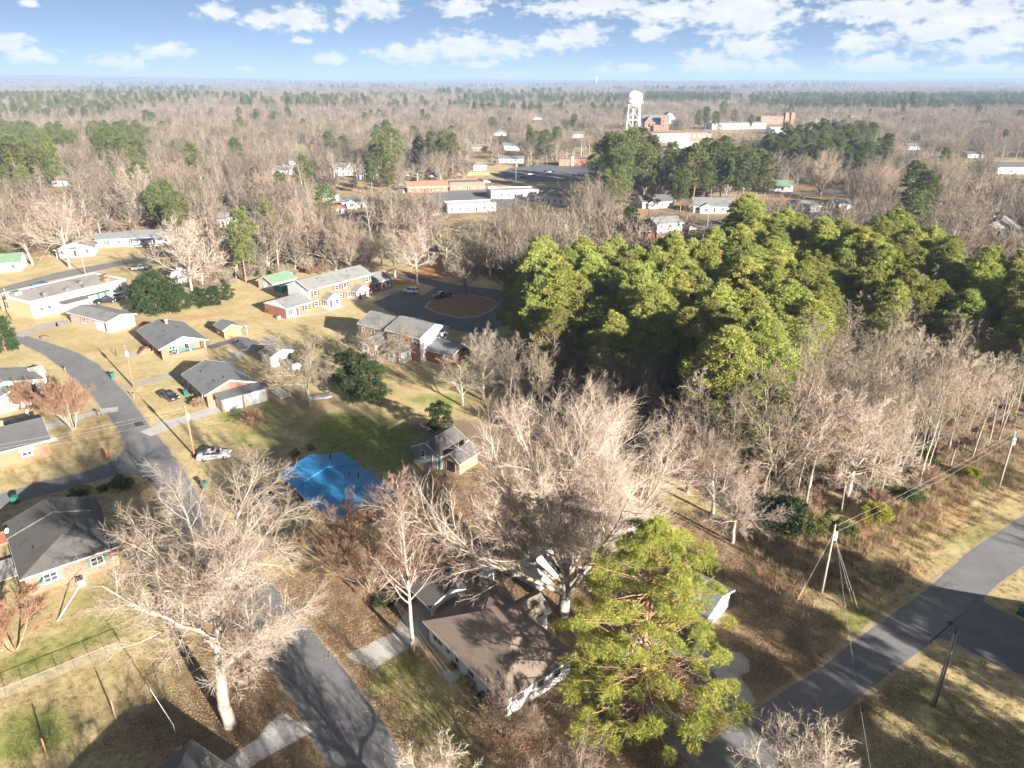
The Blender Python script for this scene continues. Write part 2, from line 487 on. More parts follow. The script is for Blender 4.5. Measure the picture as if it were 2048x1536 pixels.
def foliage(name, c, c2, vary=.28, scale=.45):
    t = material(name, .75, .25)
    oi = t.new('ShaderNodeObjectInfo'); ge = t.new('ShaderNodeNewGeometry')
    n = t.noise(scale, 3, .6, t.obj)
    x = t.mix(t.ramp(n, .3, .7), c2, c)
    k = t.math('ADD', t.math('MULTIPLY', oi.outputs['Random'], 2 * vary), 1 - vary)
    k2 = t.math('ADD', t.math('MULTIPLY', ge.outputs['Random Per Island'], .5), .75)
    hsv = t.new('ShaderNodeHueSaturation'); t.l.new(t.math('MULTIPLY', k, k2), hsv.inputs['Value']); t.l.new(x, hsv.inputs['Color'])
    h2 = t.math('ADD', t.math('MULTIPLY', t.math('FRACT', t.math('MULTIPLY', oi.outputs['Random'], 13.7)), .04), .475); t.l.new(h2, hsv.inputs['Hue'])
    col(t, hsv.outputs[0])
    tr = t.new('ShaderNodeBsdfTranslucent'); t.l.new(hsv.outputs[0], tr.inputs[0])
    mx = t.new('ShaderNodeMixShader'); mx.inputs[0].default_value = .3
    t.l.new(t.bsdf.outputs[0], mx.inputs[1]); t.l.new(tr.outputs[0], mx.inputs[2]); t.l.new(mx.outputs[0], t.n['Material Output'].inputs[0])
    return t.m
M['needles'] = foliage('needles', (.38, .40, .105), (.26, .30, .08))
M['needles_hero'] = foliage('needles_hero', (.40, .425, .095), (.26, .32, .065), .05, .8)
M['needles_far'] = foliage('needles_far', (.16, .185, .055), (.10, .13, .045))
M['leaf_dark'] = foliage('leaf_dark', (.05, .085, .025), (.03, .055, .018))
M['leaf_olive'] = foliage('leaf_olive', (.16, .17, .05), (.10, .12, .035))
M['leaf_yellow'] = foliage('leaf_yellow', (.34, .30, .04), (.24, .24, .04))
M['straw'] = foliage('straw', (.45, .35, .21), (.32, .24, .14))
M['straw_rust'] = foliage('straw_rust', (.31, .205, .115), (.215, .14, .08))
M['lawn_blade'] = foliage('lawn_blade', (.34, .28, .14), (.24, .215, .09))
M['lawn_green'] = foliage('lawn_green', (.17, .19, .05), (.12, .15, .04))

# ------------------------------------------------------------------ ground
def axis_pts(lo, hi, step, far_lo, far_hi, g):
    a = list(np.arange(lo, hi + .01, step))
    s = step
    while a[-1] < far_hi:
        s *= g; a.append(a[-1] + s)
    s = step
    while a[0] > far_lo:
        s *= g; a.insert(0, a[0] - s)
    return np.array(a)
gx = axis_pts(-160, 170, 2.0, -24000, 24000, 1.09)
gy = axis_pts(20, 300, 2.0, -2500, 26000, 1.07)
XX, YY = np.meshgrid(gx, gy)
def sstep(a, b, x):
    t = np.clip((x - a) / (b - a), 0, 1)
    return t * t * (3 - 2 * t)
def wavy(x, y, seed, wl, n=5):
    r = np.random.default_rng(seed); o = 0
    for i in range(n):
        a = r.uniform(0, 6.28); k = 2 * math.pi / (wl / (1.7 ** i)); o = o + np.sin((x * math.cos(a) + y * math.sin(a)) * k + r.uniform(0, 6.28)) / (1.45 ** i)
    return o / 2.4
def hill(x, y):
    r = np.hypot(x, y)
    h = sstep(2600, 8000, r) * (9 + 16 * wavy(x, y, 3, 7000)) + sstep(9000, 16000, r) * (12 + 14 * wavy(x, y, 9, 9000))
    h = h + sstep(5000, 9500, r) * (16 + 22 * wavy(x, y, 17, 6500)) + 75 * np.exp(-((x + 7000) / 3600) ** 2 - ((y - 10500) / 2600) ** 2) + 30 * np.exp(-((x - 6000) / 5000) ** 2 - ((y - 13000) / 2600) ** 2)
    h = h + 14 * np.exp(-((x + 900) / 600) ** 2 - ((y - 1700) / 500) ** 2)
    return np.maximum(h, -2)
ZZ = hill(XX, YY)
VV = np.stack([XX.ravel(), YY.ravel(), ZZ.ravel()], 1)
nx, ny = len(gx), len(gy)
ii = (np.arange(ny - 1)[:, None] * nx + np.arange(nx - 1)[None]).ravel()
FF = np.stack([ii, ii + 1, ii + 1 + nx, ii + nx], 1)
# what grows or lies where: green grass, brown leaf litter, red clay and straw, forest floor
WT = np.zeros((len(VV), 4))
def blob(px, py, rx, ry, k, s=1.0, yaw=0):
    x0, y0 = G(px, py)
    c, sn = math.cos(math.radians(yaw)), math.sin(math.radians(yaw))
    dx, dy = VV[:, 0] - x0, VV[:, 1] - y0
    u, v = (dx * c + dy * sn) / rx, (-dx * sn + dy * c) / ry
    w = s * (1 - sstep(.45, 1.15, np.hypot(u, v) + .18 * wavy(VV[:, 0], VV[:, 1], 11, 14)))
    WT[:, k] = np.maximum(WT[:, k], w)
for a in [(730, 880, 15, 10, 0, 1, -50), (560, 820, 13, 8, 0, .55, -50), (520, 870, 12, 7, 0, .5, -50), (880, 800, 8, 5, 0, .6, 0), (640, 700, 10, 6, 0, .45, 0),
          (120, 1290, 9, 4, 0, .6, 40), (50, 1470, 7, 4, 0, .7, 20), (215, 1190, 5, 3, 0, .45, 40), (100, 1025, 7, 3, 0, .6, 30), (330, 760, 9, 5, 0, .35, 0), (490, 830, 6, 4, 0, .7, 0),
          (760, 1350, 3, 5, 0, .75, -50), (880, 1480, 5, 3, 0, .35, -50), (1010, 1500, 7, 5, 0, .0, 0), (1700, 1240, 5, 3, 0, .65, 40), (1620, 1150, 5, 4, 0, .5, 40), (1900, 1440, 12, 6, 0, .45, -30),
          (1760, 1180, 7, 4, 0, .35, 40), (1990, 1250, 6, 4, 0, .5, 0), (120, 830, 6, 3, 0, .55, 0), (60, 745, 6, 4, 0, .4, 0), (1960, 1080, 8, 3, 0, .5, 40), (300, 640, 14, 5, 0, .3, 0), (480, 640, 10, 5, 0, .35, 0),
          (1000, 420, 30, 10, 0, .5, 0), (2000, 345, 60, 25, 0, .55, 0), (1180, 300, 40, 20, 0, .4, 0),
          # litter
          (560, 1300, 14, 11, 1, .75, 0), (640, 1220, 12, 9, 1, .8, 0), (840, 1160, 10, 12, 1, .9, -50), (960, 1080, 14, 12, 1, .95, -50), (1130, 1180, 12, 12, 1, 1, 0), (1280, 1110, 16, 13, 1, 1, 0),
          (1440, 1150, 13, 12, 1, 1, 0), (1500, 1290, 9, 12, 1, .95, -50), (1130, 1420, 11, 10, 1, 1, 0), (1300, 1440, 12, 9, 1, 1, 0), (1420, 1480, 6, 6, 1, .9, 0), (900, 1400, 8, 12, 1, .12, -50), (880, 1420, 7, 12, 0, .45, -50),
          (720, 1500, 6, 6, 1, .5, 0), (460, 1480, 8, 6, 1, .85, 0), (330, 1460, 7, 5, 1, .55, 0), (770, 1210, 7, 6, 1, .8, 0), (700, 1180, 8, 8, 1, .6, 0), (900, 960, 10, 9, 1, .8, 0), (1000, 900, 16, 12, 1, .9, 0),
          (1700, 1390, 8, 3, 1, .9, 35), (1790, 1470, 12, 9, 1, .15, 0), (1600, 1120, 9, 8, 1, .5, 40), (760, 720, 9, 8, 1, .5, 0), (620, 800, 9, 6, 1, .7, 0), (300, 990, 9, 4, 1, .35, 0),
          # clay and straw
          (800, 560, 16, 8, 2, 1, 20), (880, 545, 18, 8, 2, .9, 10), (930, 520, 22, 14, 2, .85, 0), (910, 612, 9, 6, 2, .8, 0), (330, 640, 20, 3, 2, .55, 20), (1260, 480, 14, 8, 2, .8, 0), (1250, 425, 20, 10, 2, .9, 0),
          (560, 500, 30, 10, 2, .45, 20), (1580, 400, 35, 14, 2, .8, 0), (2010, 480, 22, 10, 2, .95, 0), (1640, 375, 30, 12, 2, .7, 0), (640, 380, 40, 18, 2, .6, 0), (560, 625, 9, 2, 2, .5, 45), (1880, 1020, 12, 4, 2, .55, 42), (1700, 1080, 9, 4, 2, .6, 42),
          (1440, 1200, 8, 12, 2, .4, -40), (1500, 1330, 8, 9, 2, .5, -40), (60, 520, 30, 6, 2, .35, 20), (740, 1370, 4, 9, 2, .3, -50), (810, 1170, 6, 3, 2, .6, 0),
          # forest floor
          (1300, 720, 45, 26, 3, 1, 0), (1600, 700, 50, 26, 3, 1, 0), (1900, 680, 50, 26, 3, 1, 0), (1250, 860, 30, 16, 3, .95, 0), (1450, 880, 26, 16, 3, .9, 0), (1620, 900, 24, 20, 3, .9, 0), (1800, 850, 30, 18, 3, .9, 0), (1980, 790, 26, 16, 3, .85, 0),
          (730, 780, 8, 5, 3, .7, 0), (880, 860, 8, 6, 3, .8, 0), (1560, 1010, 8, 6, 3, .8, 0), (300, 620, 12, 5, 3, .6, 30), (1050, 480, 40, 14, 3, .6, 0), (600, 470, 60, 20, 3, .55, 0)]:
    blob(*a)
R_ = np.hypot(VV[:, 0], VV[:, 1])
CLEAR = lambda x, y: wavy(x, y, 41, 230)
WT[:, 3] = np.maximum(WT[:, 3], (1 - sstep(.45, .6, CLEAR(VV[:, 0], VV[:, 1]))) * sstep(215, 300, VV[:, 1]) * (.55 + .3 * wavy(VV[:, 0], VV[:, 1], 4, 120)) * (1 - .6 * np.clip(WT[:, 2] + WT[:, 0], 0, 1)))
WT = np.clip(WT, 0, 1)
g_t = material('ground', .97, .1)
at = g_t.new('ShaderNodeAttribute', attribute_name='cover')
sp = g_t.new('ShaderNodeSeparateColor'); g_t.l.new(at.outputs['Color'], sp.inputs[0])
nA = g_t.noise(.11, 5, .6, g_t.obj); nB = g_t.noise(.9, 5, .65, g_t.obj); nC = g_t.noise(7, 4, .7, g_t.obj); nD = g_t.noise(.35, 4, .6, g_t.obj, .6)
nL = g_t.noise(3.2, 5, .7, g_t.obj)
dry = g_t.mix(g_t.ramp(nA, .3, .7), (.44, .335, .18), (.60, .48, .27))
dry = g_t.mix(g_t.ramp(nB, .35, .7, 0, .55), dry, (.33, .26, .12))
dry = g_t.mix(g_t.ramp(nD, .52, .72, 0, .45), dry, (.27, .255, .09))
green = g_t.mix(g_t.ramp(nB, .3, .7), (.16, .21, .045), (.28, .29, .08))
litter = g_t.mix(g_t.ramp(nL, .32, .68), (.23, .155, .09), (.49, .36, .22))
litter = g_t.mix(g_t.ramp(nD, .5, .75, 0, .5), litter, (.33, .25, .12))
clay = g_t.mix(g_t.ramp(nB, .3, .7), (.38, .185, .075), (.54, .30, .14))
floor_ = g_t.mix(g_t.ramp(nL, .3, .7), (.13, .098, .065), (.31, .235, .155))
def wmask(s, amp=.5):
    return g_t.ramp(g_t.math('ADD', s, g_t.math('MULTIPLY', g_t.math('SUBTRACT', nD, .5), g_t.math('MULTIPLY', g_t.math('MULTIPLY', s, g_t.math('SUBTRACT', 1.15, s)), 4 * amp * 1.6))), .15, .85)
c = g_t.mix(wmask(sp.outputs[2]), dry, clay)
c = g_t.mix(wmask(sp.outputs[0]), c, green)
c = g_t.mix(wmask(sp.outputs[1]), c, litter)
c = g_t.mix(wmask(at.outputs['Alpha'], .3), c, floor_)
# beyond the built woods: canopy seen from afar, bare hardwoods and pines in patches
geo = g_t.new('ShaderNodeNewGeometry')
ln = g_t.new('ShaderNodeVectorMath', operation='LENGTH'); g_t.l.new(geo.outputs['Position'], ln.inputs[0])
nF = g_t.noise(.0011, 5, .6, g_t.obj); nG = g_t.noise(.012, 4, .7, g_t.obj); nH = g_t.noise(.0035, 3, .5, g_t.obj)
can = g_t.mix(g_t.ramp(nG, .3, .7), (.15, .12, .085), (.26, .205, .15))
can = g_t.mix(g_t.ramp(nF, .52, .60), can, g_t.mix(g_t.ramp(nG, .3, .7), (.035, .055, .02), (.06, .085, .03)))
can = g_t.mix(g_t.ramp(nH, .66, .72, 0, .8), can, (.42, .34, .2))
c = g_t.mix(g_t.ramp(ln.outputs['Value'], 2300, 3000), c, can)
c = g_t.mix(g_t.ramp(nC, .52, .74, 0, .38), c, (.15, .11, .055))
c = g_t.mix(g_t.ramp(nC, .46, .28, 0, .22), c, (.62, .52, .34))
col(g_t, c)
hb = g_t.math('ADD', g_t.math('MULTIPLY', nC, .5), nB)
g_t.bump(hb, .6, .06)
me = np_mesh('ground', [(VV, FF)], g_t.m, True)
ca = me.color_attributes.new('cover', 'FLOAT_COLOR', 'POINT')
ca.data.foreach_set('color', WT[:, [0, 1, 2, 3]].astype(np.float32).ravel())
ground = link(bpy.data.objects.new('ground', me)); tag(ground, kind='structure')

# ------------------------------------------------------------------ roads, drives, walks
def resample(pts, n):
    p = np.array(pts, float)
    d = np.concatenate([[0], np.cumsum(np.hypot(*(p[1:] - p[:-1]).T))])
    s = np.linspace(0, d[-1], n)
    return np.stack([np.interp(s, d, p[:, 0]), np.interp(s, d, p[:, 1])], 1)
SHOULDER = plain('shoulder', (.40, .31, .20), (.26, .20, .13), .8, .95, .1, fine=7, bump=.4)
def sheet(name, left, right, z, mat, n=60, rough=.12, kind='structure', verge=.55):
    """a paved strip between two edges, the edges a little ragged"""
    r = np.random.default_rng(len(left) * 13 + n)
    L, Rr = resample([G(*p) for p in left], n), resample([G(*p) for p in right], n)
    if verge:
        d = Rr - L; d /= np.hypot(d[:, 0], d[:, 1])[:, None]
        a, b = L - d * verge * (.4 + r.random((n, 1))), Rr + d * verge * (.4 + r.random((n, 1)))
        V = np.concatenate([np.c_[a, np.full(n, z - .012)], np.c_[b, np.full(n, z - .012)]]); i = np.arange(n - 1)
        tag(link(bpy.data.objects.new(name + '_shoulder', np_mesh(name + '_shoulder', [(V, np.stack([i, i + n, i + n + 1, i + 1], 1))], SHOULDER))), kind='structure')
    for e in (L, Rr):
        e += r.normal(0, rough, e.shape) * .6
    V = np.concatenate([np.c_[L, np.full(n, z)], np.c_[Rr, np.full(n, z)]])
    i = np.arange(n - 1)
    o = link(bpy.data.objects.new(name, np_mesh(name, [(V, np.stack([i, i + n, i + n + 1, i + 1], 1))], mat)))
    return tag(o, kind=kind)
def strip(name, pts, w, z, mat, n=40, rough=.06, world=False):
    p = resample(pts if world else [G(*q) for q in pts], n)
    t = np.gradient(p, axis=0); t /= np.hypot(t[:, 0], t[:, 1])[:, None]
    nn = np.c_[-t[:, 1], t[:, 0]]
    r = np.random.default_rng(int(abs(p[0, 0] * 7)) + n)
    w = np.broadcast_to(np.asarray(w, float), (n,))
    L = p + nn * (w / 2)[:, None] + r.normal(0, rough, (n, 2)); Rr = p - nn * (w / 2)[:, None] + r.normal(0, rough, (n, 2))
    V = np.concatenate([np.c_[L, np.full(n, z)], np.c_[Rr, np.full(n, z)]])
    i = np.arange(n - 1)
    o = link(bpy.data.objects.new(name, np_mesh(name, [(V, np.stack([i, i + n, i + n + 1, i + 1], 1))], mat)))
    return tag(o, kind='structure')
def patch(name, pts, z, mat, world=False, th=None):
    q = list(pts) if world else [G(*p) for p in pts]
    area = sum(q[i][0] * q[(i + 1) % len(q)][1] - q[(i + 1) % len(q)][0] * q[i][1] for i in range(len(q)))
    if area < 0: q = q[::-1]
    m = MB()
    if th: m.poly(q, z, z + th)
    else: m.add([(x, y, z) for x, y in q], [tuple(range(len(q)))])
    return tag(m.build(name, mat), kind='structure')

sheet('street', [(30, 690), (44, 688), (90, 711), (123, 735), (153, 762), (189, 798), (208, 822), (232, 852), (252, 886), (270, 915), (300, 958), (330, 1010), (400, 1118), (480, 1236), (560, 1364), (610, 1450), (655, 1536), (690, 1620)],
      [(30, 666), (41, 668), (90, 683), (153, 705), (197, 729), (227, 762), (252, 787), (276, 820), (306, 861), (334, 893), (369, 943), (391, 984), (470, 1082), (580, 1212), (682, 1330), (730, 1395), (775, 1462), (819, 1536), (860, 1620)], .02, M['asphalt'], 110, .1)
sheet('side_street', [(252, 884), (248, 900), (241, 910), (219, 926), (164, 945), (82, 964), (0, 989), (-60, 1005)],
      [(318, 985), (301, 962), (273, 950), (240, 950), (219, 954), (137, 978), (41, 1003), (-60, 1032)], .024, M['asphalt'], 50, .08)
for q in ([(205, 765), (212, 764), (214, 768), (207, 769)], [(300, 915), (322, 908), (326, 914), (303, 921)], [(520, 1228), (545, 1222), (552, 1232), (527, 1240)], [(1860, 1185), (1900, 1160), (1906, 1166), (1866, 1192)], [(1700, 1330), (1722, 1318), (1735, 1330), (1712, 1343)], [(1560, 1430), (1590, 1412), (1596, 1420), (1566, 1440)]): patch('asphalt_repair', q, .028, M['asphalt_dark'])
patch('asphalt_repair', [(267, 845), (284, 842), (288, 850), (271, 853)], .028, M['patch'])
sheet('road', [(2160, 955), (2048, 1030), (1943, 1101), (1839, 1190), (1734, 1265), (1643, 1335), (1545, 1398), (1462, 1450), (1371, 1536), (1290, 1620)],
      [(2160, 1052), (2048, 1131), (1996, 1168), (1964, 1202), (1874, 1276), (1786, 1342), (1716, 1398), (1664, 1436), (1559, 1536), (1480, 1620)], .02, M['asphalt'], 70, .1)
sheet('side_road', [(1955, 1190), (1975, 1208), (2000, 1220), (2048, 1243), (2120, 1275)], [(1850, 1290), (1880, 1276), (1908, 1286), (1978, 1321), (2048, 1352), ], .024, M['asphalt_dark'], 40, .08)
# white house drive, path and pads
patch('driveway', [(690, 1312), (712, 1300), (790, 1262), (806, 1228), (835, 1200), (862, 1200), (872, 1222), (862, 1265), (842, 1285), (805, 1303), (762, 1330), (748, 1340)], .03, M['concrete'])
patch('concrete_drive', [(425, 1545), (470, 1505), (515, 1478), (535, 1450), (565, 1425), (625, 1462), (600, 1478), (560, 1500), (520, 1522), (490, 1545)], .032, M['concrete_pale'])
patch('broken_pad', [(1375, 1300), (1440, 1300), (1478, 1305), (1500, 1322), (1497, 1345), (1480, 1352), (1498, 1378), (1512, 1405), (1500, 1412), (1470, 1395), (1440, 1362), (1420, 1335)], .026, M['concrete'])
strip('asphalt_drive', [(1180, 1372), (1240, 1400), (1300, 1430), (1360, 1470), (1420, 1530)], 3.2, .018, M['asphalt_dark'])
strip('asphalt_spur', [(1330, 1290), (1390, 1330), (1440, 1385), (1490, 1440)], 3.0, .015, M['asphalt_dark'])
# left lots
strip('gravel_drive', [(292, 868), (330, 852), (380, 836), (425, 820), (447, 812)], 3.2, .03, M['concrete'])
strip('shared_drive', [(247, 775), (300, 762), (360, 748), (430, 728), (490, 704), (530, 688), (545, 672)], 2.6, .016, M['gravel'])
strip('back_drive', [(420, 695), (445, 687), (475, 680), (500, 684), (525, 700)], 2.8, .012, M['asphalt_dark'])
patch('shed_apron', [(448, 684), (475, 672), (498, 676), (512, 692), (480, 700)], .008, M['asphalt_dark'])
strip('lot_drive', [(32, 672), (70, 660), (110, 648), (140, 645)], 4.5, .03, M['gravel'])
strip('left_drive', [(236, 818), (190, 825), (150, 838), (110, 850), (80, 858)], 2.4, .026, M['concrete'])
strip('garden_path', [(238, 712), (262, 710), (285, 702)], 1.1, .02, M['concrete'])
strip('apartment_walk', [(560, 640), (598, 632), (640, 628), (700, 606), (745, 592), (800, 575)], 1.3, .02, M['concrete'])
# apartment lot
patch('parking_lot', [(772, 594), (806, 579), (846, 590), (872, 575), (830, 562), (764, 549), (793, 546), (852, 557), (910, 569), (998, 580), (1040, 590), (1040, 640), (998, 655), (969, 664), (940, 666), (895, 657), (852, 646), (808, 637), (775, 622), (745, 605)], .016, M['asphalt_dark'])
isl = [(849, 615), (858, 603), (881, 594), (934, 588), (980, 597), (1000, 608), (983, 622), (954, 635), (919, 637), (875, 628)]
patch('planted_island', isl, .016, M['concrete'], th=.12)
ic = np.array([G(*p) for p in isl]); icc = ic.mean(0)
t = material('island_soil', .97, .1); col(t, t.mix(t.ramp(t.noise(1.5, 5, .65, t.obj), .3, .7), (.22, .12, .065), (.40, .24, .13)))
patch('island_soil', [tuple(icc + (p - icc) * .955) for p in ic], .14, t.m, world=True)
# the far main road, its verge and lots
sheet('main_road', [(-80, 592), (0, 576), (117, 544), (234, 523), (293, 511), (400, 488), (520, 462), (640, 436), (760, 420), (860, 415), (920, 402)],
      [(-80, 604), (0, 586), (117, 557), (234, 533), (293, 520), (400, 495), (520, 469), (640, 442), (760, 426), (870, 421), (935, 407)], .02, M['asphalt'], 70, .15)
strip('centre_line', [(-80, 598), (0, 581), (117, 551), (234, 528), (293, 516), (400, 492)], .22, .024, M['paint_yellow'], 40, .0)
strip('verge_path', [(-80, 580), (0, 561), (117, 531), (234, 508), (330, 490)], 2.2, .012, M['tan_block'], 40, .1)
patch('store_lot', [(860, 380), (900, 376), (985, 378), (1060, 392), (1062, 405), (985, 420), (905, 428), (850, 412)], .012, M['asphalt'])
patch('shop_lot', [(985, 352), (1020, 336), (1090, 325), (1190, 330), (1210, 352), (1190, 362), (1100, 364), (1020, 362)], .012, M['asphalt_dark'])
patch('yard_lot', [(1040, 428), (1120, 432), (1200, 440), (1200, 465), (1120, 472), (1035, 465)], .012, M['asphalt'])
strip('lane', [(1360, 462), (1420, 452), (1480, 448), (1600, 440), (1720, 455)], 5, .01, M['gravel'])
strip('lane_far', [(1400, 388), (1500, 392), (1620, 386), (1760, 380)], 5, .01, M['gravel'])

# ------------------------------------------------------------------ buildings
BUILT = []      # (x, y, radius) kept clear of scattered trees
class House:
    """local x runs along yaw, local y to its left; origin at the corner given"""
    def __init__(s, name, label, cat, at, yaw, L, Wd, group=None, corner=(0, 0)):
        x, y = at
        c, sn = math.cos(math.radians(yaw)), math.sin(math.radians(yaw))
        x -= corner[0] * L * c - corner[1] * Wd * sn
        y -= corner[0] * L * sn + corner[1] * Wd * c
        s.L, s.W = L, Wd
        s.o = thing(name, label, cat, (x, y, 0), yaw, group)
        BUILT.append((x + (L * c - Wd * sn) / 2, y + (L * sn + Wd * c) / 2, max(L, Wd) * .62, y, L, Wd))
    def part(s, name, mb, mat, parent=None, smooth=False, label=None):
        o = mb.build(name, M[mat] if isinstance(mat, str) else mat, parent or s.o, smooth)
        if label: o['label'] = label
        return o
    def box(s, name, mat, x0, x1, y0, y1, z0, z1, parent=None):
        return s.part(name, MB().box(x0, x1, y0, y1, z0, z1), mat, parent)
    def walls(s, mat, x0, x1, y0, y1, h, z0=-.1, gable=None, rise=0, name='wall'):
        """gable: 'x' = ridge along x with the gable walls at x0 and x1"""
        m = MB().box(x0, x1, y0, y1, z0, h)
        if gable == 'x':
            ym = (y0 + y1) / 2
            for x in (x0, x1 - .2):
                m.add([(x, y0, h), (x, y1, h), (x, ym, h + rise), (x + .2, y0, h), (x + .2, y1, h), (x + .2, ym, h + rise)], [(0, 2, 1), (3, 4, 5), (0, 3, 5, 2), (1, 2, 5, 4)])
        elif gable == 'y':
            xm = (x0 + x1) / 2
            for y in (y0, y1 - .2):
                m.add([(x0, y, h), (x1, y, h), (xm, y, h + rise), (x0, y + .2, h), (x1, y + .2, h), (xm, y + .2, h + rise)], [(0, 1, 2), (3, 5, 4), (0, 2, 5, 3), (1, 4, 5, 2)])
        return s.part(name, m, mat)
    def roof(s, mat, x0, x1, y0, y1, z, rise, axis='x', hip=(0, 0), oh=.45, th=.16, trim='trim', ohg=None, name='roof'):
        """gable or hip roof over a rectangle; hip: how far each ridge end is drawn in"""
        ohg = oh if ohg is None else ohg
        if axis == 'y':
            T = lambda p: (p[1], p[0], p[2]); x0, x1, y0, y1 = y0, y1, x0, x1
        else:
            T = lambda p: p
        sl = rise / ((y1 - y0) / 2)
        a0, a1 = x0 - (oh if hip[0] else ohg), x1 + (oh if hip[1] else ohg)
        b0, b1 = y0 - oh, y1 + oh
        ym = (y0 + y1) / 2; ze = z - oh * sl; zr = z + rise
        r0 = a0 + (hip[0] + oh if hip[0] else 0); r1 = a1 - (hip[1] + oh if hip[1] else 0)
        top = [(a0, b0, ze), (a1, b0, ze), (a1, b1, ze), (a0, b1, ze), (r0, ym, zr), (r1, ym, zr)]
        m = MB()
        up = [(x, y, q + th) for x, y, q in top]
        vs = [T(p) for p in up + top]
        fs = [(0, 1, 5, 4), (2, 3, 4, 5), (1, 2, 5), (3, 0, 4), (7, 6, 10, 11), (9, 8, 11, 10), (8, 7, 11), (6, 9, 10), (0, 6, 7, 1), (2, 8, 9, 3), (1, 7, 8, 2), (3, 9, 6, 0)]
        if not hip[1]: fs[2] = (1, 7, 11, 5); fs[6] = (2, 5, 11, 8); fs[10] = None
        if not hip[0]: fs[3] = (0, 4, 10, 6); fs[7] = (3, 9, 10, 4); fs[11] = None
        fs = [f for f in fs if f]
        if axis == 'y': fs = [f[::-1] for f in fs]
        m.add(vs, fs)
        ro = s.part(name, m, mat)
        # ridge cap
        c = MB()
        if r1 - r0 > .5:
            w = .14
            pr = [(ym - w, zr + th - w * sl + .012), (ym, zr + th + .03), (ym + w, zr + th - w * sl + .012)]
            c.add([T((x, a, b)) for x in (r0, r1) for a, b in pr], [(0, 1, 4, 3), (1, 2, 5, 4)])
            s.part('ridge_cap', c, mat, ro)
        # fascia boards and rake trim
        if trim:
            f = MB(); k = .03
            for yy, sg in ((b0, -1), (b1, 1)):
                ya, yb = sorted((yy, yy + sg * k))
                f.add([T(p) for p in [(x, y, q) for q in (ze - .04, ze + th - .02) for y in (ya, yb) for x in (a0, a1)]], [(0, 2, 3, 1), (4, 5, 7, 6), (0, 1, 5, 4), (2, 6, 7, 3), (0, 4, 6, 2), (1, 3, 7, 5)])
            for i, (xx, sg) in enumerate(((a0, -1), (a1, 1))):
                xa, xb = sorted((xx, xx + sg * k))
                if hip[i]:
                    f.add([T(p) for p in [(x, y, q) for q in (ze - .04, ze + th - .02) for y in (b0, b1) for x in (xa, xb)]], [(0, 2, 3, 1), (4, 5, 7, 6), (0, 1, 5, 4), (2, 6, 7, 3), (0, 4, 6, 2), (1, 3, 7, 5)])
                else:
                    for ya in (b0, b1):
                        f.add([T(p) for p in [(x, y, q + d) for d in (-.06, th + .012) for (y, q) in ((ya, ze), (ym, zr)) for x in (xa, xb)]], [(0, 2, 3, 1), (4, 5, 7, 6), (0, 1, 5, 4), (2, 6, 7, 3), (0, 4, 6, 2), (1, 3, 7, 5)])
            s.part('fascia', f, trim, ro)
        return ro
    def slope_roof(s, mat, x0, x1, y0, y1, z0, z1, th=.12, trim='trim', name='roof'):
        """single slope: height z0 at y0, z1 at y1"""
        m = MB().add([(x0, y0, z0), (x1, y0, z0), (x1, y1, z1), (x0, y1, z1), (x0, y0, z0 + th), (x1, y0, z0 + th), (x1, y1, z1 + th), (x0, y1, z1 + th)],
                     [(3, 2, 1, 0), (4, 5, 6, 7), (0, 1, 5, 4), (1, 2, 6, 5), (2, 3, 7, 6), (3, 0, 4, 7)])
        return s.part(name, m, mat)
    def opening(s, kind, side, at, a, z, w, h, frame='trim', pane='glass', shutters=None, d=.07):
        """side 'x-','x+','y-','y+' : the wall whose outside faces that way, standing at coordinate `at`; a = centre along the wall"""
        ax, sg = side[0], (1 if side[1] == '+' else -1)
        def bx(m, a0, a1, z0, z1, d0, d1):
            p, q = sorted((at + sg * d0, at + sg * d1))
            return m.box(p, q, a0, a1, z0, z1) if ax == 'x' else m.box(a0, a1, p, q, z0, z1)
        t_ = .09 if kind == 'window' else .08
        fr = MB()
        bx(fr, a - w / 2, a - w / 2 + t_, z, z + h, 0, d); bx(fr, a + w / 2 - t_, a + w / 2, z, z + h, 0, d)
        bx(fr, a - w / 2 + t_, a + w / 2 - t_, z + h - t_, z + h, 0, d); bx(fr, a - w / 2 + t_, a + w / 2 - t_, z, z + t_, 0, d)
        if kind == 'window':
            bx(fr, a - w / 2 + t_, a + w / 2 - t_, z + h / 2 - .025, z + h / 2 + .025, 0, d * .7)
            if w > 1.3: bx(fr, a - .03, a + .03, z + t_, z + h - t_, 0, d * .8)
        o = s.part(kind, fr, frame)
        pn = MB(); bx(pn, a - w / 2 + t_, a + w / 2 - t_, z + t_, z + h - t_, .004, .03)
        s.part('pane' if kind == 'window' else 'panel', pn, pane, o)
        if kind == 'window':
            sl = MB(); bx(sl, a - w / 2 - .06, a + w / 2 + .06, z - .07, z, 0, d + .05); s.part('sill', sl, frame, o)
        else:
            kn = MB(); bx(kn, a + w / 2 - .2, a + w / 2 - .14, z + 1.0, z + 1.08, .03, .09); s.part('handle', kn, 'steel', o)
        if shutters:
            for q in (-1, 1):
                sm = MB(); c0 = a + q * (w / 2 + .24)
                bx(sm, c0 - .2, c0 + .2, z - .02, z + h + .02, .002, .04); s.part('shutter', sm, shutters)
        return o
    def win(s, side, at, a, z=.95, w=1.0, h=1.3, **k): return s.opening('window', side, at, a, z, w, h, **k)
    def door(s, side, at, a, mat='door_white', z=.15, w=1.0, h=2.1, **k): return s.opening('door', side, at, a, z, w, h, pane=mat, **k)
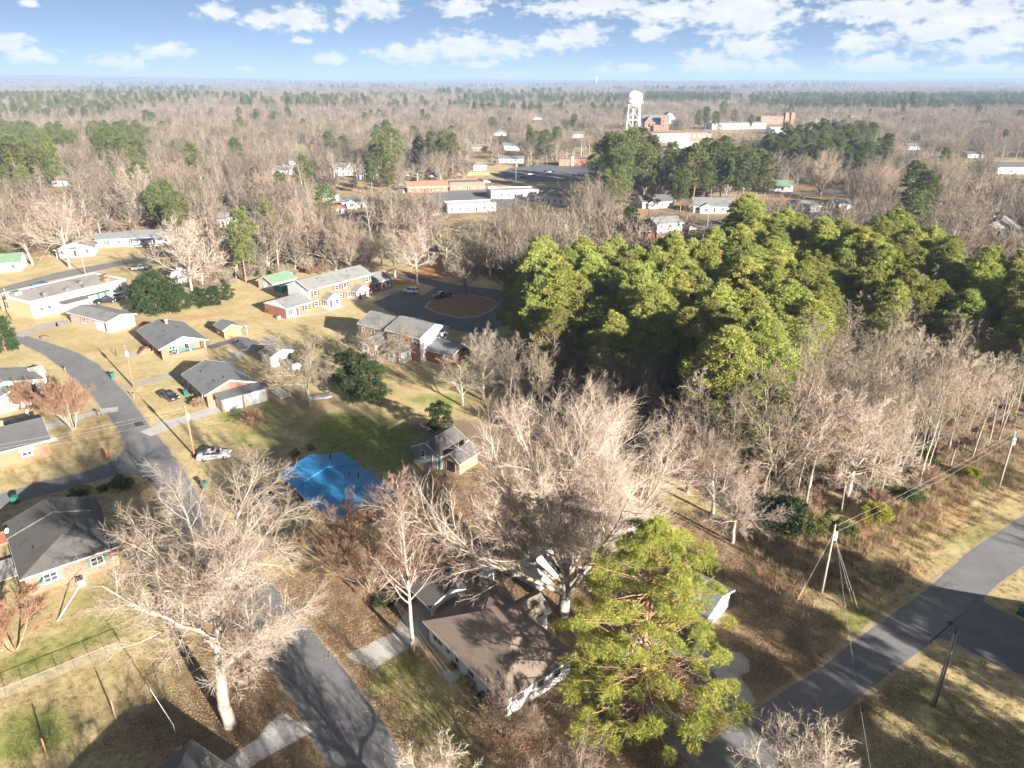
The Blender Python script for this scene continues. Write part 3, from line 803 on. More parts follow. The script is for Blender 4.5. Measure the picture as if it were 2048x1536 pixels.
    def chimney(s, x, y, z0, z1, w=.55, mat='brick_red'):
        o = s.box('chimney', mat, x - w / 2, x + w / 2, y - w / 2, y + w / 2, z0, z1)
        s.box('chimney_cap', 'concrete', x - w / 2 - .06, x + w / 2 + .06, y - w / 2 - .06, y + w / 2 + .06, z1, z1 + .1, o)
    def vent(s, x, y, z, h=.45):
        s.part('vent_pipe', MB().tube([(x, y, z), (x, y, z + h)], .09, 8), 'dark')
    def posts(s, pts, z0, z1, w=.16, mat='trim'):
        for x, y in pts: s.box('post', mat, x - w / 2, x + w / 2, y - w / 2, y + w / 2, z0, z1)
    def steps(s, n, x0, y0, w, run=.3, rise=.18, mat='concrete', dir='y-'):
        for i in range(n):
            z1 = rise * (n - i)
            if dir == 'y-': s.box('step', mat, x0, x0 + w, y0 - (i + 1) * run, y0 - i * run - .002, 0, z1)
            else: s.box('step', mat, x0 - (i + 1) * run, x0 - i * run - .002, y0, y0 + w, 0, z1)
    def dish(s, x, y, z):
        m = MB().tube([(x, y, z - .6), (x, y, z)], .03, 6); o = s.part('dish_mast', m, 'steel')
        d = MB().lathe([(.02, 0), (.18, .03), (.30, .09), (.36, .14), (.30, .10), (.02, .02)], 16); q = s.part('dish', d, 'porcelain', o, True)
        q.location = (x, y, z); q.rotation_euler = (1.0, 0, .6)
    def ac(s, x, y):
        o = s.box('air_conditioner', 'ac_grey', x - .4, x + .4, y - .4, y + .4, 0, .8)
        s.part('fan_grille', MB().lathe([(.02, 0), (.33, 0), (.33, .03), (.02, .03)], 14, (x, y, .8)), 'dark', o)

# the white hip-roofed house in front
h = House('house', 'long white house with brown hip roof beside the tall pine', 'house', G(857, 1242, 2.8), -51, 12.6, 8.2)
L, Wd = h.L, h.W
h.box('foundation', 'concrete', .03, L - .03, .03, Wd - .03, -.1, .35)
h.walls('white_siding', 0, L, 0, Wd, 2.75, .3)
h.roof('roof_tan', 0, L, 0, Wd, 2.75, 1.75, hip=(4.1, 4.1))
for a, w in ((1.6, 1.7), (3.6, .9), (5.0, .9), (7.4, 1.1), (10.4, 1.1)): h.win('y-', 0, a, 1.05, w, 1.25)
h.door('y-', 0, 4.3, 'door_white', .3)
for a in (1.8, 4.2, 6.4): h.win('x+', L, a, 1.1, 1.0, 1.2)
h.win('y+', Wd, 9, 1.05); h.win('y+', Wd, 2, 1.05)
h.box('stoop', 'concrete', 4.6, 6.1, -1.6, -.01, 0, .3)
h.walls('white_siding', 3.2, 6.2, Wd + .01, Wd + 2.6, 2.5, -.1, 'y', 1.0, name='porch_wall')
h.roof('roof_tan', 3.2, 6.2, Wd - 3.2, Wd + 2.6, 2.55, 1.0, axis='y', oh=.3, name='porch_roof')
h.win('y+', Wd + 2.6, 4.7, .9, 1.2, 1.2)
h.vent(3, 5.2, 3.7); h.vent(8, 2.6, 3.6)
HW = h
# carport at its far end
h = House('carport', 'brown roofed carport with arched white gable at end of concrete drive', 'carport', G(862, 1212, 2.4), -51, 5.2, 4.6, corner=(1, 0))
h.roof('roof_brown', 0, 5.2, 0, 4.6, 2.35, 1.1, oh=.3)
h.posts([(.2, .2), (.2, 4.4), (5.0, .2), (5.0, 4.4)], -.05, 2.3, .15)
m = MB(); n = 10
arc = [(5.2, 2.3 - 2.1 * math.cos(math.pi * i / n), 1.15 + 1.05 * math.sin(math.pi * i / n)) for i in range(n + 1)]
for i in range(n):
    (x, ya, za), (_, yb, zb) = arc[i], arc[i + 1]
    ta, tb = 2.35 + 1.1 * (1 - abs(ya - 2.3) / 2.3), 2.35 + 1.1 * (1 - abs(yb - 2.3) / 2.3)
    m.add([(5.2, ya, za), (5.2, yb, zb), (5.2, yb, tb), (5.2, ya, ta), (5.3, ya, za), (5.3, yb, zb), (5.3, yb, tb), (5.3, ya, ta)], [(0, 3, 2, 1), (4, 5, 6, 7), (0, 1, 5, 4), (2, 3, 7, 6)])
h.part('gable_arch', m, 'white_siding')
# blue-roofed house
h = House('house', 'brick house with bright blue metal roof', 'house', G(568, 948, 2.8), -49, 14.4, 8.8)
L, Wd = h.L, h.W
h.walls('brick_red', 0, 4.6, 0, Wd, 2.75); h.walls('brick_red', 4.6, 9.4, 1.7, Wd, 2.75, name='porch_back_wall'); h.walls('brick_red', 9.4, L, 0, Wd, 2.75, name='bedroom_wall')
gm = MB().add([(.0, 0, 2.75), (.0, Wd, 2.75), (.0, Wd / 2, 4.0), (.2, 0, 2.75), (.2, Wd, 2.75), (.2, Wd / 2, 4.0)], [(0, 2, 1), (3, 4, 5), (0, 3, 5, 2), (1, 2, 5, 4)]); h.part('gable', gm, 'white_siding')
h.roof('roof_blue', 4.2, L, 0, Wd, 2.75, 1.2, hip=(0, 4.2), oh=.6, ohg=.02)
h.roof('roof_blue', 0, 4.2, 0, Wd, 2.85, 1.25, oh=.62, ohg=.3, trim='roof_blue', name='raised_roof')
h.box('porch_floor', 'concrete', 4.6, 9.4, -.05, 1.7, 0, .3)
h.posts([(6.2, .1), (7.8, .1)], .3, 2.7)
h.door('y-', 1.7, 5.6, 'door_white', .3); h.win('y-', 1.7, 7.8, 1.0, 1.7, 1.3)
for a in (1.4, 3.2, 10.6, 12.9): h.win('y-', 0, a, 1.0, 1.0, 1.3)
for a in (2.2, 6.4): h.win('x+', L, a, 1.0, 1.0, 1.2)
h.vent(2.2, 6.2, 4.0, .7); h.vent(9.0, 6.8, 3.6, .7); h.vent(8.0, 6.0, 3.9, .4)
h.part('downspout', MB().tube([(L + .12, -.1, 0), (L + .12, -.1, 2.6)], .05, 6), 'trim')
h.part('flue', MB().tube([(8.2, Wd + .3, 0), (8.2, Wd + .3, 4.2)], .14, 10), 'steel')
# brick house with white patio room
h = House('house', 'brick ranch house with white enclosed patio room on its gable end', 'house', G(368, 748, 2.8), -50, 12.2, 8.6)
L, Wd = h.L, h.W
h.walls('brick_red', 0, L, 0, Wd, 2.75, -.1, 'x', 1.55)
h.roof('roof_grey', 0, L, 0, Wd, 2.75, 1.55, oh=.45)
for a in (2.0, 4.2, 6.0, 9.2): h.win('y-', 0, a, 1.05, .9, 1.2)
h.door('y-', 0, 7.4, 'door_dark')
h.walls('white_siding', L + .02, L + 3.6, 1.4, Wd + 1.0, 2.35, name='patio_wall')
h.slope_roof('roof_grey', L + .03, L + 4.0, 1.0, Wd + 1.4, 2.42, 2.6, name='patio_roof')
for a in (3.0, 6.6): h.win('x+', L + 3.6, a, .8, 2.0, 1.2, pane='trim')
for a in (1.45, 5.0, 9.5): h.box('pilaster', 'brick_orange', L + 3.6, L + 3.68, a - .18, a + .18, 0, 2.3)
h.door('y-', 1.4, L + 1.6, 'door_white')
h.vent(3.4, 2.2, 3.55); h.vent(9.6, 2.4, 3.6); h.vent(10.6, 3.9, 4.15)
h.steps(4, 6.8, 0, 1.3, .32, .17, 'brick_orange')
for i in range(2):
    for a in range(5):
        h.box('deck_rail_post', 'plank_tan', L + 1.0 + a * .9, L + 1.08 + a * .9, Wd + 3.0 + i * 1.6, Wd + 3.08 + i * 1.6, 0, 1.0)
h.box('deck', 'plank_grey', L + .6, L + 5.0, Wd + 2.6, Wd + 4.7, .3, .4)
h.box('deck_rail', 'plank_tan', L + .9, L + 4.8, Wd + 4.58, Wd + 4.66, 1.0, 1.06)
# brick house with pillared porch gable
h = House('house', 'brick house with grey gable roof over a pillared end porch', 'house', G(279, 660, 2.8), -50, 15.6, 9.0)
L, Wd = h.L, h.W
h.walls('brick_red', 0, L - 3.4, 0, Wd, 2.75, -.1)
h.roof('roof_grey', 0, L, 0, Wd, 2.75, 1.6, oh=.5)
gm = MB().add([(L - .12, -.3, 2.7), (L - .12, Wd + .3, 2.7), (L - .12, Wd / 2, 4.35), (L, -.3, 2.7), (L, Wd + .3, 2.7), (L, Wd / 2, 4.35)], [(0, 2, 1), (3, 4, 5), (0, 1, 4, 3), (1, 2, 5, 4), (2, 0, 3, 5)])
h.part('gable', gm, 'white_siding')
h.walls('brick_orange', L - .25, L, 0, Wd, .95, -.1, name='porch_parapet')
h.walls('brick_orange', L - 3.4, L - .25, 0, .2, .95, -.1, name='porch_side_wall')
h.box('porch_floor', 'concrete', L - 3.4, L - .25, .2, Wd, 0, .25)
h.posts([(L - .12, .12), (L - .12, Wd * .36), (L - .12, Wd * .64), (L - .12, Wd - .12)], .95, 2.7, .2)
h.box('end_pier', 'brick_orange', L - .26, L + .01, -.01, 1.5, .95, 2.6)
for a in (1.6, 3.4, 5.0, 6.6, 9.4): h.win('y-', 0, a, 1.1, .9, 1.2)
h.door('y-', 0, 8.0, 'door_dark', .4)
h.win('x+', L - 3.4, 3.0, 1.0, 1.4, 1.2); h.door('x+', L - 3.4, 6.0, 'door_dark', .25)
h.chimney(4.6, 4.6, 4.2, 5.3, .6); h.vent(8.4, 3.0, 3.8); h.vent(7.4, 6.0, 3.75)
h.steps(6, 7.4, -1.2, 1.3, .3, .2, 'brick_red'); h.box('stoop', 'brick_orange', 7.0, 9.0, -1.2, -.01, 0, 1.1)
kx = h.o
for i, (yy, mt) in enumerate(((3.6, 'kayak_teal'), (6.0, 'kayak_teal'))):
    m = MB(); n = 9
    for q in range(n):
        t_ = q / (n - 1) * 2 - 1; w = .38 * math.sqrt(max(.02, 1 - t_ * t_)); m.v += [(t_ * 1.3, -w, .32), (t_ * 1.3, 0, .0), (t_ * 1.3, w, .32), (t_ * 1.3, 0, .4)]
    for q in range(n - 1):
        for e in range(4): m.f.append((q * 4 + e, q * 4 + (e + 1) % 4, q * 4 + 4 + (e + 1) % 4, q * 4 + 4 + e))
    k_ = m.build('kayak', M[mt], None, True)
    w_ = kx.matrix_basis @ Vector((L - 1.3, yy, .9)); k_.location = w_; k_.rotation_euler = (0, 0, math.radians(40))
    tag(k_, 'teal kayak stored on the brick porch beside the %s pillar' % ('first' if i == 0 else 'inner'), 'kayak')
# brown shed
h = House('shed', 'small brown wooden shed with grey gable roof', 'shed', G(429, 650, 2.1), -48, 5.2, 3.9)
h.walls('plank_brown', 0, 5.2, 0, 3.9, 2.1, -.05, 'x', .9); h.roof('roof_grey', 0, 5.2, 0, 3.9, 2.1, .9, oh=.25)
h.door('x+', 5.2, 1.9, 'plank_brown', .05, 1.6, 1.9, frame='plank_brown'); h.win('y-', 0, 1.6, .9, .8, .8)
# pink brick building
h = House('outbuilding', 'long pale pink brick outbuilding with grey low roof', 'outbuilding', G(138, 623, 2.9), -30, 15.0, 6.6)
h.walls('brick_pink', 0, 15, 0, 6.6, 2.75, -.1, 'x', .8); h.roof('roof_light', 0, 15, 0, 6.6, 2.8, .8, oh=.5)
h.opening('window', 'y-', 0, 5.6, 1.0, 1.8, 1.2, shutters='door_red'); h.opening('door', 'y-', 0, 11.6, .05, 2.6, 2.1, pane='door_white'); h.door('y-', 0, 13.9, 'shutter_dark')
# white flat-roofed store
h = House('store_building', 'long white flat roofed block building with rooftop units', 'store', G(60, 606, 4.0), 61, 25.5, 14.0)
L, Wd = h.L, h.W
h.walls('white_block', 0, L, 0, Wd, 4.0); h.box('end_wall', 'tan_block', -.12, 0, 0.05, Wd - .05, -.1, 3.7)
h.slope_roof('roof_membrane', .3, L - .3, .3, Wd - .3, 3.92, 4.05, .1)
for a, b, c, d in ((0, L, 0, .3), (0, L, Wd - .3, Wd), (0, .3, .3, Wd - .3), (L - .3, L, .3, Wd - .3)): h.box('parapet', 'white_block', a, b, c, d, 4.0, 4.35)
for x, y, w, z, mt in ((2.5, 10.2, 1.8, .9, 'ac_grey'), (5.0, 2.6, .8, 1.1, 'galv'), (11, 3.2, .7, .6, 'galv'), (15.2, 2.2, .8, .6, 'galv'), (17, 7, .9, .6, 'galv'), (21.5, 2.6, 1.3, 1.0, 'brick_orange'), (24, 6.5, 1.4, 1.0, 'brick_orange')):
    o = h.box('rooftop_unit', mt, x - w / 2, x + w / 2, y - w / 2, y + w / 2, 4.0, 4.05 + z)
    h.box('unit_cap', 'galv', x - w / 2 - .05, x + w / 2 + .05, y - w / 2 - .05, y + w / 2 + .05, 4.05 + z, 4.1 + z, o)
h.walls('plank_grey', 6.6, 13.0, -2.4, -.01, 2.2, name='lean_to_wall'); h.slope_roof('roof_brown', 6.4, 13.2, -2.7, 0, 2.25, 2.6, name='lean_to_roof')
h.box('canopy', 'roof_brown', 13.3, 20, -1.6, -.01, 2.5, 2.62)
for a, mt in ((14.5, 'door_white'), (17.0, 'door_teal'), (19, 'door_teal')): h.door('y-', 0, a, mt)
for a in (2.2, 4.2, 21.5, 23.4): h.win('y-', 0, a, 1.4, 1.0, 1.0)
h.box('pilaster', 'white_block', 5.0, 5.25, -.06, 0, 0, 3.6)
h.win('x-', -.12, 11.0, 1.0, 2.6, 1.9)
# apartments
def apartment(label, at, yaw, corner=(0, 0), tree_side=False):
    h = House('apartment_building', label, 'apartment building', at, yaw, 20.5, 8.8, corner=corner)
    L, Wd = h.L, h.W
    h.walls('brick_orange', 0, L, 0, Wd, 5.4); h.roof('roof_light', 0, L, 0, Wd, 5.4, 1.7, oh=.35)
    for x0 in (-.09, L): 
        g = MB().poly([(0, -.1), (Wd, -.1), (Wd, 5.4), (Wd / 2, 7.05), (0, 5.4)], 0, .09)
        g.v = [(x0 + z, x, y) for x, y, z in g.v]; h.part('end_siding', g, 'white_siding')
    for a in (1.6, 8.6, 11.4, 19.0): h.win('y-', 0, a, 3.55, 1.3, 1.3, shutters='shutter_dark')
    for a in (1.6, 9.6, 12.6): h.win('y-', 0, a, .9, 1.3, 1.3, shutters='shutter_dark')
    for a in (3, 7, 13, 17): h.win('y+', Wd, a, 3.5, 1.2, 1.2); h.win('y+', Wd, a, .9, 1.2, 1.2)
    for a in (3.2, 13.0):
        h.walls('white_siding', a, a + 4.0, -2.6, -.01, 2.5, -.1, 'y', 1.25, name='entry_wall'); h.roof('roof_light', a, a + 4.0, -2.6, .1, 2.5, 1.25, axis='y', oh=.25, name='entry_roof')
        h.door('y-', -2.6, a + 1.0, 'door_red'); h.win('y-', -2.6, a + 2.9, .8, 1.1, 1.3)
        h.win('x+', a + 4, -1.3, .9, .9, 1.2); h.win('x-', a, -1.3, .9, .9, 1.2, shutters='shutter_dark')
    h.walls('brick_orange', -8.3, -.11, -.8, Wd - 1.2, 2.65, -.1, name='wing_wall'); h.roof('roof_light', -8.3, -.13, -.8, Wd - 1.2, 2.65, 1.35, oh=.35, ohg=.0, name='wing_roof')
    g = MB().poly([(-.8, 2.6), (Wd - 1.2, 2.6), (Wd / 2 - 1.0, 3.95)], 0, .08); g.v = [(-8.39 + z, x, y) for x, y, z in g.v]; h.part('wing_gable', g, 'white_siding')
    h.box('siding_panel', 'white_siding', -8.1, -4.2, -.88, -.8, .3, 2.3)
    h.win('y-', -.88, -7.0, .95, 1.5, 1.2); h.door('y-', -.88, -5.0, 'door_red'); h.win('y-', -.8, -2.2, .95, 1.2, 1.2, shutters='shutter_dark')
    h.walls('brick_orange', L + .11, L + 7.8, .2, Wd - .5, 2.65, -.1, name='wing_wall'); h.roof('roof_light', L + .13, L + 7.8, .2, Wd - .5, 2.65, 1.35, oh=.35, ohg=.0, name='wing_roof')
    h.box('siding_panel', 'white_siding', L + 3.8, L + 7.4, .12, .2, .3, 2.3)
    h.win('y-', .12, L + 6.3, .95, 1.4, 1.2); h.door('y-', .12, L + 4.6, 'door_red'); h.win('y-', .2, L + 2.0, .95, 1.2, 1.2)
    h.ac(-9.2, 1.2); h.vent(5, 3, 6.6); h.vent(15, 3, 6.6)
    return h
apartment('two storey brick apartment block with white gable end beside the green roofed shed', G(619, 580, 5.4), 53, (0, 0))
h = House('apartment_building', 'two storey brick apartment block half hidden by spreading bare trees', 'apartment building', G(839, 676, 5.4), 144, 9.4, 9.0, corner=(0, 1))
def apt2(h):
    # local: x away along the long wall to the left-back, y+ faces the camera side
    Wd = h.W
    for i, (x0, x1, z) in enumerate(((0, 9.4, 5.4), (9.4, 18.5, 5.0))):
        h.walls('brick_orange' , x0, x1, .0 if i == 0 else .6, Wd if i == 0 else Wd - .4, z, name='wall' if i == 0 else 'end_block_wall')
        h.roof('roof_light', x0, x1, .0 if i == 0 else .6, Wd if i == 0 else Wd - .4, z, 1.7, oh=.35, ohg=.02 if i else .3, name='roof' if i == 0 else 'end_block_roof')
    g = MB().poly([(0, -.1), (Wd, -.1), (Wd, 5.4), (Wd / 2, 7.05), (0, 5.4)], 0, .09); g.v = [(-.09 + z, x, y) for x, y, z in g.v]; h.part('end_siding', g, 'white_siding')
    for a in (1.4, 6.8): h.win('y+', Wd, a, 3.5, 1.2, 1.2, shutters='shutter_dark')
    for a in (11, 14, 17): h.win('y+', Wd - .4, a, 3.2, 1.1, 1.1, shutters='shutter_dark')
    for a in (2.6, 10.2):
        h.walls('white_siding', a, a + 3.8, Wd + .02, Wd + 3.0, 2.5, -.1, 'y', 1.2, name='entry_wall'); h.roof('roof_grey', a, a + 3.8, Wd - .1, Wd + 3.0, 2.5, 1.2, axis='y', oh=.3, name='entry_roof')
        h.door('y+', Wd + 3.0, a + 1.0, 'door_red'); h.win('y+', Wd + 3.0, a + 2.7, .8, 1.2, 1.3)
    h.walls('brick_orange', -7.5, -.11, .6, Wd - 1.6, 2.65, -.1, name='wing_wall'); h.roof('roof_grey', -7.5, -.13, .6, Wd - 1.6, 2.65, 1.3, oh=.4, ohg=.0, name='wing_roof')
    h.win('x-', -.09, 1.4, 3.4, .8, 1.0); h.win('x-', -.09, 7.6, 1.0, .8, 1.0)
apt2(h)
# small white outbuildings behind the patio house
h = House('shed', 'small white shed with grey roof at end of gravel drive', 'shed', G(521, 704, 2.3), -47, 4.2, 5.6)
h.walls('white_siding', 0, 4.2, 0, 5.6, 2.3, -.1, 'x', 1.0); h.roof('roof_grey', 0, 4.2, 0, 5.6, 2.3, 1.0, oh=.3); h.win('x+', 4.2, 2.0, .9, .9, .9); h.door('x+', 4.2, 4.2, 'door_dark')
h = House('shed', 'low tan shed with weathered roof next to the white shed', 'shed', G(572, 722, 2.0), -47, 2.6, 4.2)
h.walls('cream_siding', 0, 2.6, 0, 4.2, 2.0); h.slope_roof('roof_tan', -.2, 2.8, -.2, 4.4, 2.0, 2.15); h.door('x+', 2.6, 2.0, 'door_white', .05)
# grey barn
h = House('barn', 'grey clapboard gabled shed with brown roof in the back yard', 'barn', G(826, 892, 2.5), -35, 5.4, 6.2)
h.walls('grey_siding', 0, 5.4, 0, 6.2, 2.5, -.1, 'y', 1.4); h.roof('roof_brown', 0, 5.4, 0, 6.2, 2.5, 1.4, axis='y', oh=.3)
h.win('y-', 0, 2.0, 1.2, .8, 1.2); h.door('y-', 0, 4.3, 'door_white')
h.walls('plank_tan', 5.42, 8.6, .5, 5.0, 1.9, -.1, 'y', 1.2, name='lean_to_wall'); h.roof('roof_brown', 5.42, 8.6, .5, 5.0, 1.95, 1.2, axis='y', oh=.25, ohg=.2, name='lean_to_roof'); h.opening('door', 'y-', .5, 7.0, .05, 1.8, 1.9, pane='dark', frame='plank_tan')
# buildings glimpsed through the big tree
h = House('garage', 'white garage behind the great fan shaped tree', 'garage', G(1185, 1040, 2.6), -40, 4.2, 5.0)
h.walls('white_siding', 0, 4.2, 0, 5, 2.6, -.1, 'y', 1.0); h.roof('roof_light', 0, 4.2, 0, 5, 2.6, 1.0, axis='y', oh=.25); h.opening('door', 'x+', 4.2, 2.5, .05, 2.6, 2.1, pane='door_white')
h = House('shed', 'grey metal shed among fallen leaves close to the great tree', 'shed', G(1035, 1128, 2.1), -40, 3.4, 5.0)
h.walls('white_metal', 0, 3.4, 0, 5, 2.1); h.roof('roof_metal', 0, 3.4, 0, 5, 2.1, .6, axis='y', oh=.2); h.door('x+', 3.4, 2.4, 'door_white', .05, 1.6, 1.8)
h = House('utility_cabinet', 'narrow white utility cabinet standing behind the white house', 'cabinet', G(958, 1160), -45, 1.6, .9)
h.walls('white_metal', 0, 1.6, 0, .9, 1.9, -.05); h.slope_roof('white_metal', -.06, 1.66, -.06, .96, 1.9, 2.0); h.door('x+', 1.6, .45, 'door_white', .05, .8, 1.8)
h = House('shed', 'white board shed with grey roof between the tall pine and the clearing', 'shed', G(1412, 1232, 2.3), -42, 3.6, 5.6, corner=(1, 0))
h.walls('white_siding', 0, 3.6, 0, 5.6, 2.3, -.1, 'x', .9); h.roof('roof_grey', 0, 3.6, 0, 5.6, 2.3, .9, oh=.35); h.door('x+', 3.6, 2.6, 'door_white', .05, 1.8, 1.9)
h = House('shed', 'low white shed with brown slatted roof under the tall pine', 'shed', G(1375, 1300, 2.0), -42, 4.0, 4.2, corner=(1, 0))
h.walls('white_siding', 0, 4, 0, 4.2, 2.0); h.slope_roof('roof_brown', -.2, 4.2, -.2, 4.4, 2.0, 2.4); h.door('x+', 4, 2, 'door_white', .05)
# brown-roofed house at left
h = House('house', 'brick house with brown shingle roof and satellite dish beside the side street', 'house', G(16, 1050, 2.8), -51, 13.0, 9.4)
L, Wd = h.L, h.W
h.walls('brick_red', 0, L, 0, Wd, 2.75)
gm = MB().add([(.0, 0, 2.75), (.0, Wd, 2.75), (.0, Wd / 2, 4.3), (.2, 0, 2.75), (.2, Wd, 2.75), (.2, Wd / 2, 4.3)], [(0, 2, 1), (3, 4, 5), (0, 3, 5, 2), (1, 2, 5, 4)]); h.part('gable', gm, 'white_siding')
h.roof('roof_brown', 3.0, L, 0, Wd, 2.75, 1.5, hip=(0, 3.6), oh=.45, ohg=.02); h.roof('roof_brown', 0, 3.0, 0, Wd, 2.9, 1.6, oh=.5, trim='roof_brown', name='raised_roof')
for a in (2.4, 7.2): h.win('x+', L, a, .95, 1.4, 1.2, shutters='shutter_green')
for a in (2, 5, 9): h.win('y-', 0, a, .95, 1.1, 1.2)
h.dish(2.4, -.2, 3.3); h.vent(3.2, 1.2, 3.1); h.vent(9.2, 1.7, 3.3); h.ac(L + 1.4, 5.0)
h.box('side_porch_roof', 'roof_red', 1.0, 3.6, -3.4, -.5, 2.3, 2.42); h.posts([(1.1, -3.2), (3.5, -3.2)], 0, 2.3)
h.box('deck', 'plank_grey', 4.0, 8.5, -3.6, -.05, .4, .5)
for a in range(9): h.box('deck_rail_post', 'plank_tan', 4.05 + a * .54, 4.13 + a * .54, -3.58, -3.5, .5, 1.4)
# grey-roofed house at left edge
h = House('house', 'pale brick house with dark grey roof and awning facing the side street', 'house', G(72, 831, 2.8), -51, 11.0, 12.0, corner=(0, 1))
L, Wd = h.L, h.W
h.walls('brick_orange', 0, L, 0, Wd, 2.75); h.roof('roof_dark', 0, L, 0, Wd, 2.75, 1.5, axis='y', oh=.45)
h.win('x+', L, 9.0, .95, 1.4, 1.2); h.win('x+', L, 4.5, .95, 1.4, 1.2); h.box('awning', 'trim', L + .02, L + .9, 8.0, 10.0, 2.1, 2.2)
h.win('y+', Wd, 4, .95, 1.1, 1.2); h.door('y+', Wd, 7, 'door_dark'); h.box('side_awning', 'trim', L - 1.4, L - .1, Wd + .02, Wd + 1.2, 2.2, 2.3)
h.chimney(5.0, 7.0, 3.9, 5.0, .6); h.dish(.6, 11, 4.0); h.vent(8, 10.6, 3.2)
# white house at left edge
h = House('house', 'white sided house with light roof and stair porch at the street bend', 'house', G(50, 735, 2.9), -40, 9.0, 12.0, corner=(0, 1))
L, Wd = h.L, h.W
h.walls('white_siding', 0, L, 0, Wd, 2.85, -.1, 'x', 1.4); h.roof('roof_light', 0, L, 0, Wd, 2.85, 1.4, oh=.4)
h.walls('white_siding', L + .02, L + 3.6, Wd - 9, Wd - 3.5, 2.5, -.1, 'x', 1.0, name='wing_wall'); h.roof('roof_light', L + .02, L + 3.6, Wd - 9, Wd - 3.5, 2.5, 1.0, oh=.3, ohg=.1, name='wing_roof')
h.walls('white_siding', 1.6, 4.2, Wd + .02, Wd + 1.8, 2.6, -.1, 'y', .8, name='entry_wall'); h.roof('roof_light', 1.6, 4.2, Wd - .2, Wd + 1.8, 2.6, .8, axis='y', oh=.2, name='entry_roof')
h.win('x+', 4.2, Wd + 1.0, .9, .8, 1.3); h.win('y+', Wd, 6.4, 1, 1.1, 1.2); h.win('x+', L + 3.6, Wd - 6, .9, 1.2, 1.2); h.door('x+', L, Wd - 1.8, 'door_dark', .4)
for i in range(5): h.box('step', 'concrete', L + .3 + i * .32, L + .6 + i * .32, Wd - 2.6, Wd - 1.2, 0, .9 - i * .18)
# house at the bottom edge: only a roof corner shows
h = House('house', 'house with dark weathered roof beside the pale concrete drive', 'house', G(380, 1490, 2.8), -32, 9.5, 9.0, corner=(0, 1))
h.walls('brick_red', 0, 9.5, 0, 9, 2.75); h.roof('roof_dark', 0, 9.5, 0, 9, 2.75, 1.8, hip=(4.0, 4.0)); h.win('y+', 9, 3, .95); h.door('y+', 9, 6, 'door_dark'); h.win('x-', 0, 4, .95)
# house off the frame to the right, its shadow lies across the road
sx, sy = G(1835, 1210)
h = House('house', 'brick house behind the light pole, casting the shadow over the side road', 'house', (sx + SUN_XY.x * 17.5, sy + SUN_XY.y * 17.5), -50, 13, 9.5, corner=(0, 0))
h.walls('brick_red', 0, 13, 0, 9.5, 2.75, -.1, 'x', 2.2); h.roof('roof_brown', 0, 13, 0, 9.5, 2.75, 2.2, oh=.5); h.win('y-', 0, 3); h.win('y-', 0, 9); h.door('y-', 0, 6)

# ---- middle distance and town
def far_house(label, px, py, yaw, L, Wd, wall='white_siding', roof='roof_grey', z=2.8, rise=1.6, axis='x', hip=(0, 0), name='house', cat='house', flat=False, extra=None, wins=True, corner=(.5, 0), group=None, trim='trim'):
    h = House(name, label, cat, G(px, py), yaw, L, Wd, group, corner)
    if flat:
        h.walls(wall, 0, L, 0, Wd, z); h.box('roof', roof, .25, L - .25, .25, Wd - .25, z, z + .08)
        for a, b, c, d in ((0, L, 0, .25), (0, L, Wd - .25, Wd), (0, .25, .25, Wd - .25), (L - .25, L, .25, Wd - .25)): h.box('parapet', wall, a, b, c, d, z, z + .45)
    else:
        h.walls(wall, 0, L, 0, Wd, z, -.1, None if any(hip) else axis, rise); h.roof(roof, 0, L, 0, Wd, z, rise, axis, hip, trim=trim)
    if wins:
        n = max(2, int(L / 3.2))
        for i in range(n):
            if i == n // 2: h.door('y-', 0, (i + .5) * L / n, 'door_dark')
            else: h.win('y-', 0, (i + .5) * L / n, .95, 1.2, 1.3)
        for i in range(2): h.win('x+', L, (i + .5) * Wd / 2, .95, 1.1, 1.3); h.win('x-', 0, (i + .5) * Wd / 2, .95, 1.1, 1.3)
        if z > 4.4:
            for i in range(n): h.win('y-', 0, (i + .5) * L / n, 3.5, 1.2, 1.3)
    if extra: extra(h)
    return h
def porch(h):
    L = h.L
    h.slope_roof('roof_grey', L * .12, L * .88, -2.2, 0, 2.25, 2.7, name='porch_roof'); h.posts([(L * .14 + i * L * .72 / 4, -2.1) for i in range(5)], 0, 2.3); h.box('porch_floor', 'concrete', L * .12, L * .88, -2.2, -.02, 0, .3)
def front_gable(h):
    L = h.L
    h.walls('white_siding', L * .15, L * .45, -1.8, -.02, 2.6, -.1, 'y', 1.3, name='front_bay'); h.roof('roof_dark', L * .15, L * .45, -1.8, h.W / 2, 2.6, 1.3, axis='y', oh=.3, name='bay_roof'); h.win('y-', -1.8, L * .3, .8, 1.6, 1.4)
def wing(h):
    h.walls('white_siding', -9, -.02, 1, 8, 2.7, -.1, 'x', 1.4, name='wing_wall'); h.roof('roof_grey', -9, -.02, 1, 8, 2.7, 1.4, name='wing_roof'); h.win('y-', 1, -2, .9); h.win('y-', 1, -6, .9, 2.2, 1.3)
far_house('white cottage with grey roof and long front porch on the main road', 298, 490, 18, 15, 9, extra=lambda h: (porch(h), wing(h)))
far_house('small white cottage with front gable behind the sycamore', 152, 514, 20, 11, 9, 'white_siding', 'roof_tan', axis='y', rise=2.0)
far_house('white house with greenish roof beyond the grey oak on the main road', -2, 545, 22, 12, 9, 'white_siding', 'roof_green', rise=1.8)
far_house('tiny white gabled cottage below the main road', 366, 566, 20, 6.5, 6, axis='y', rise=1.7)
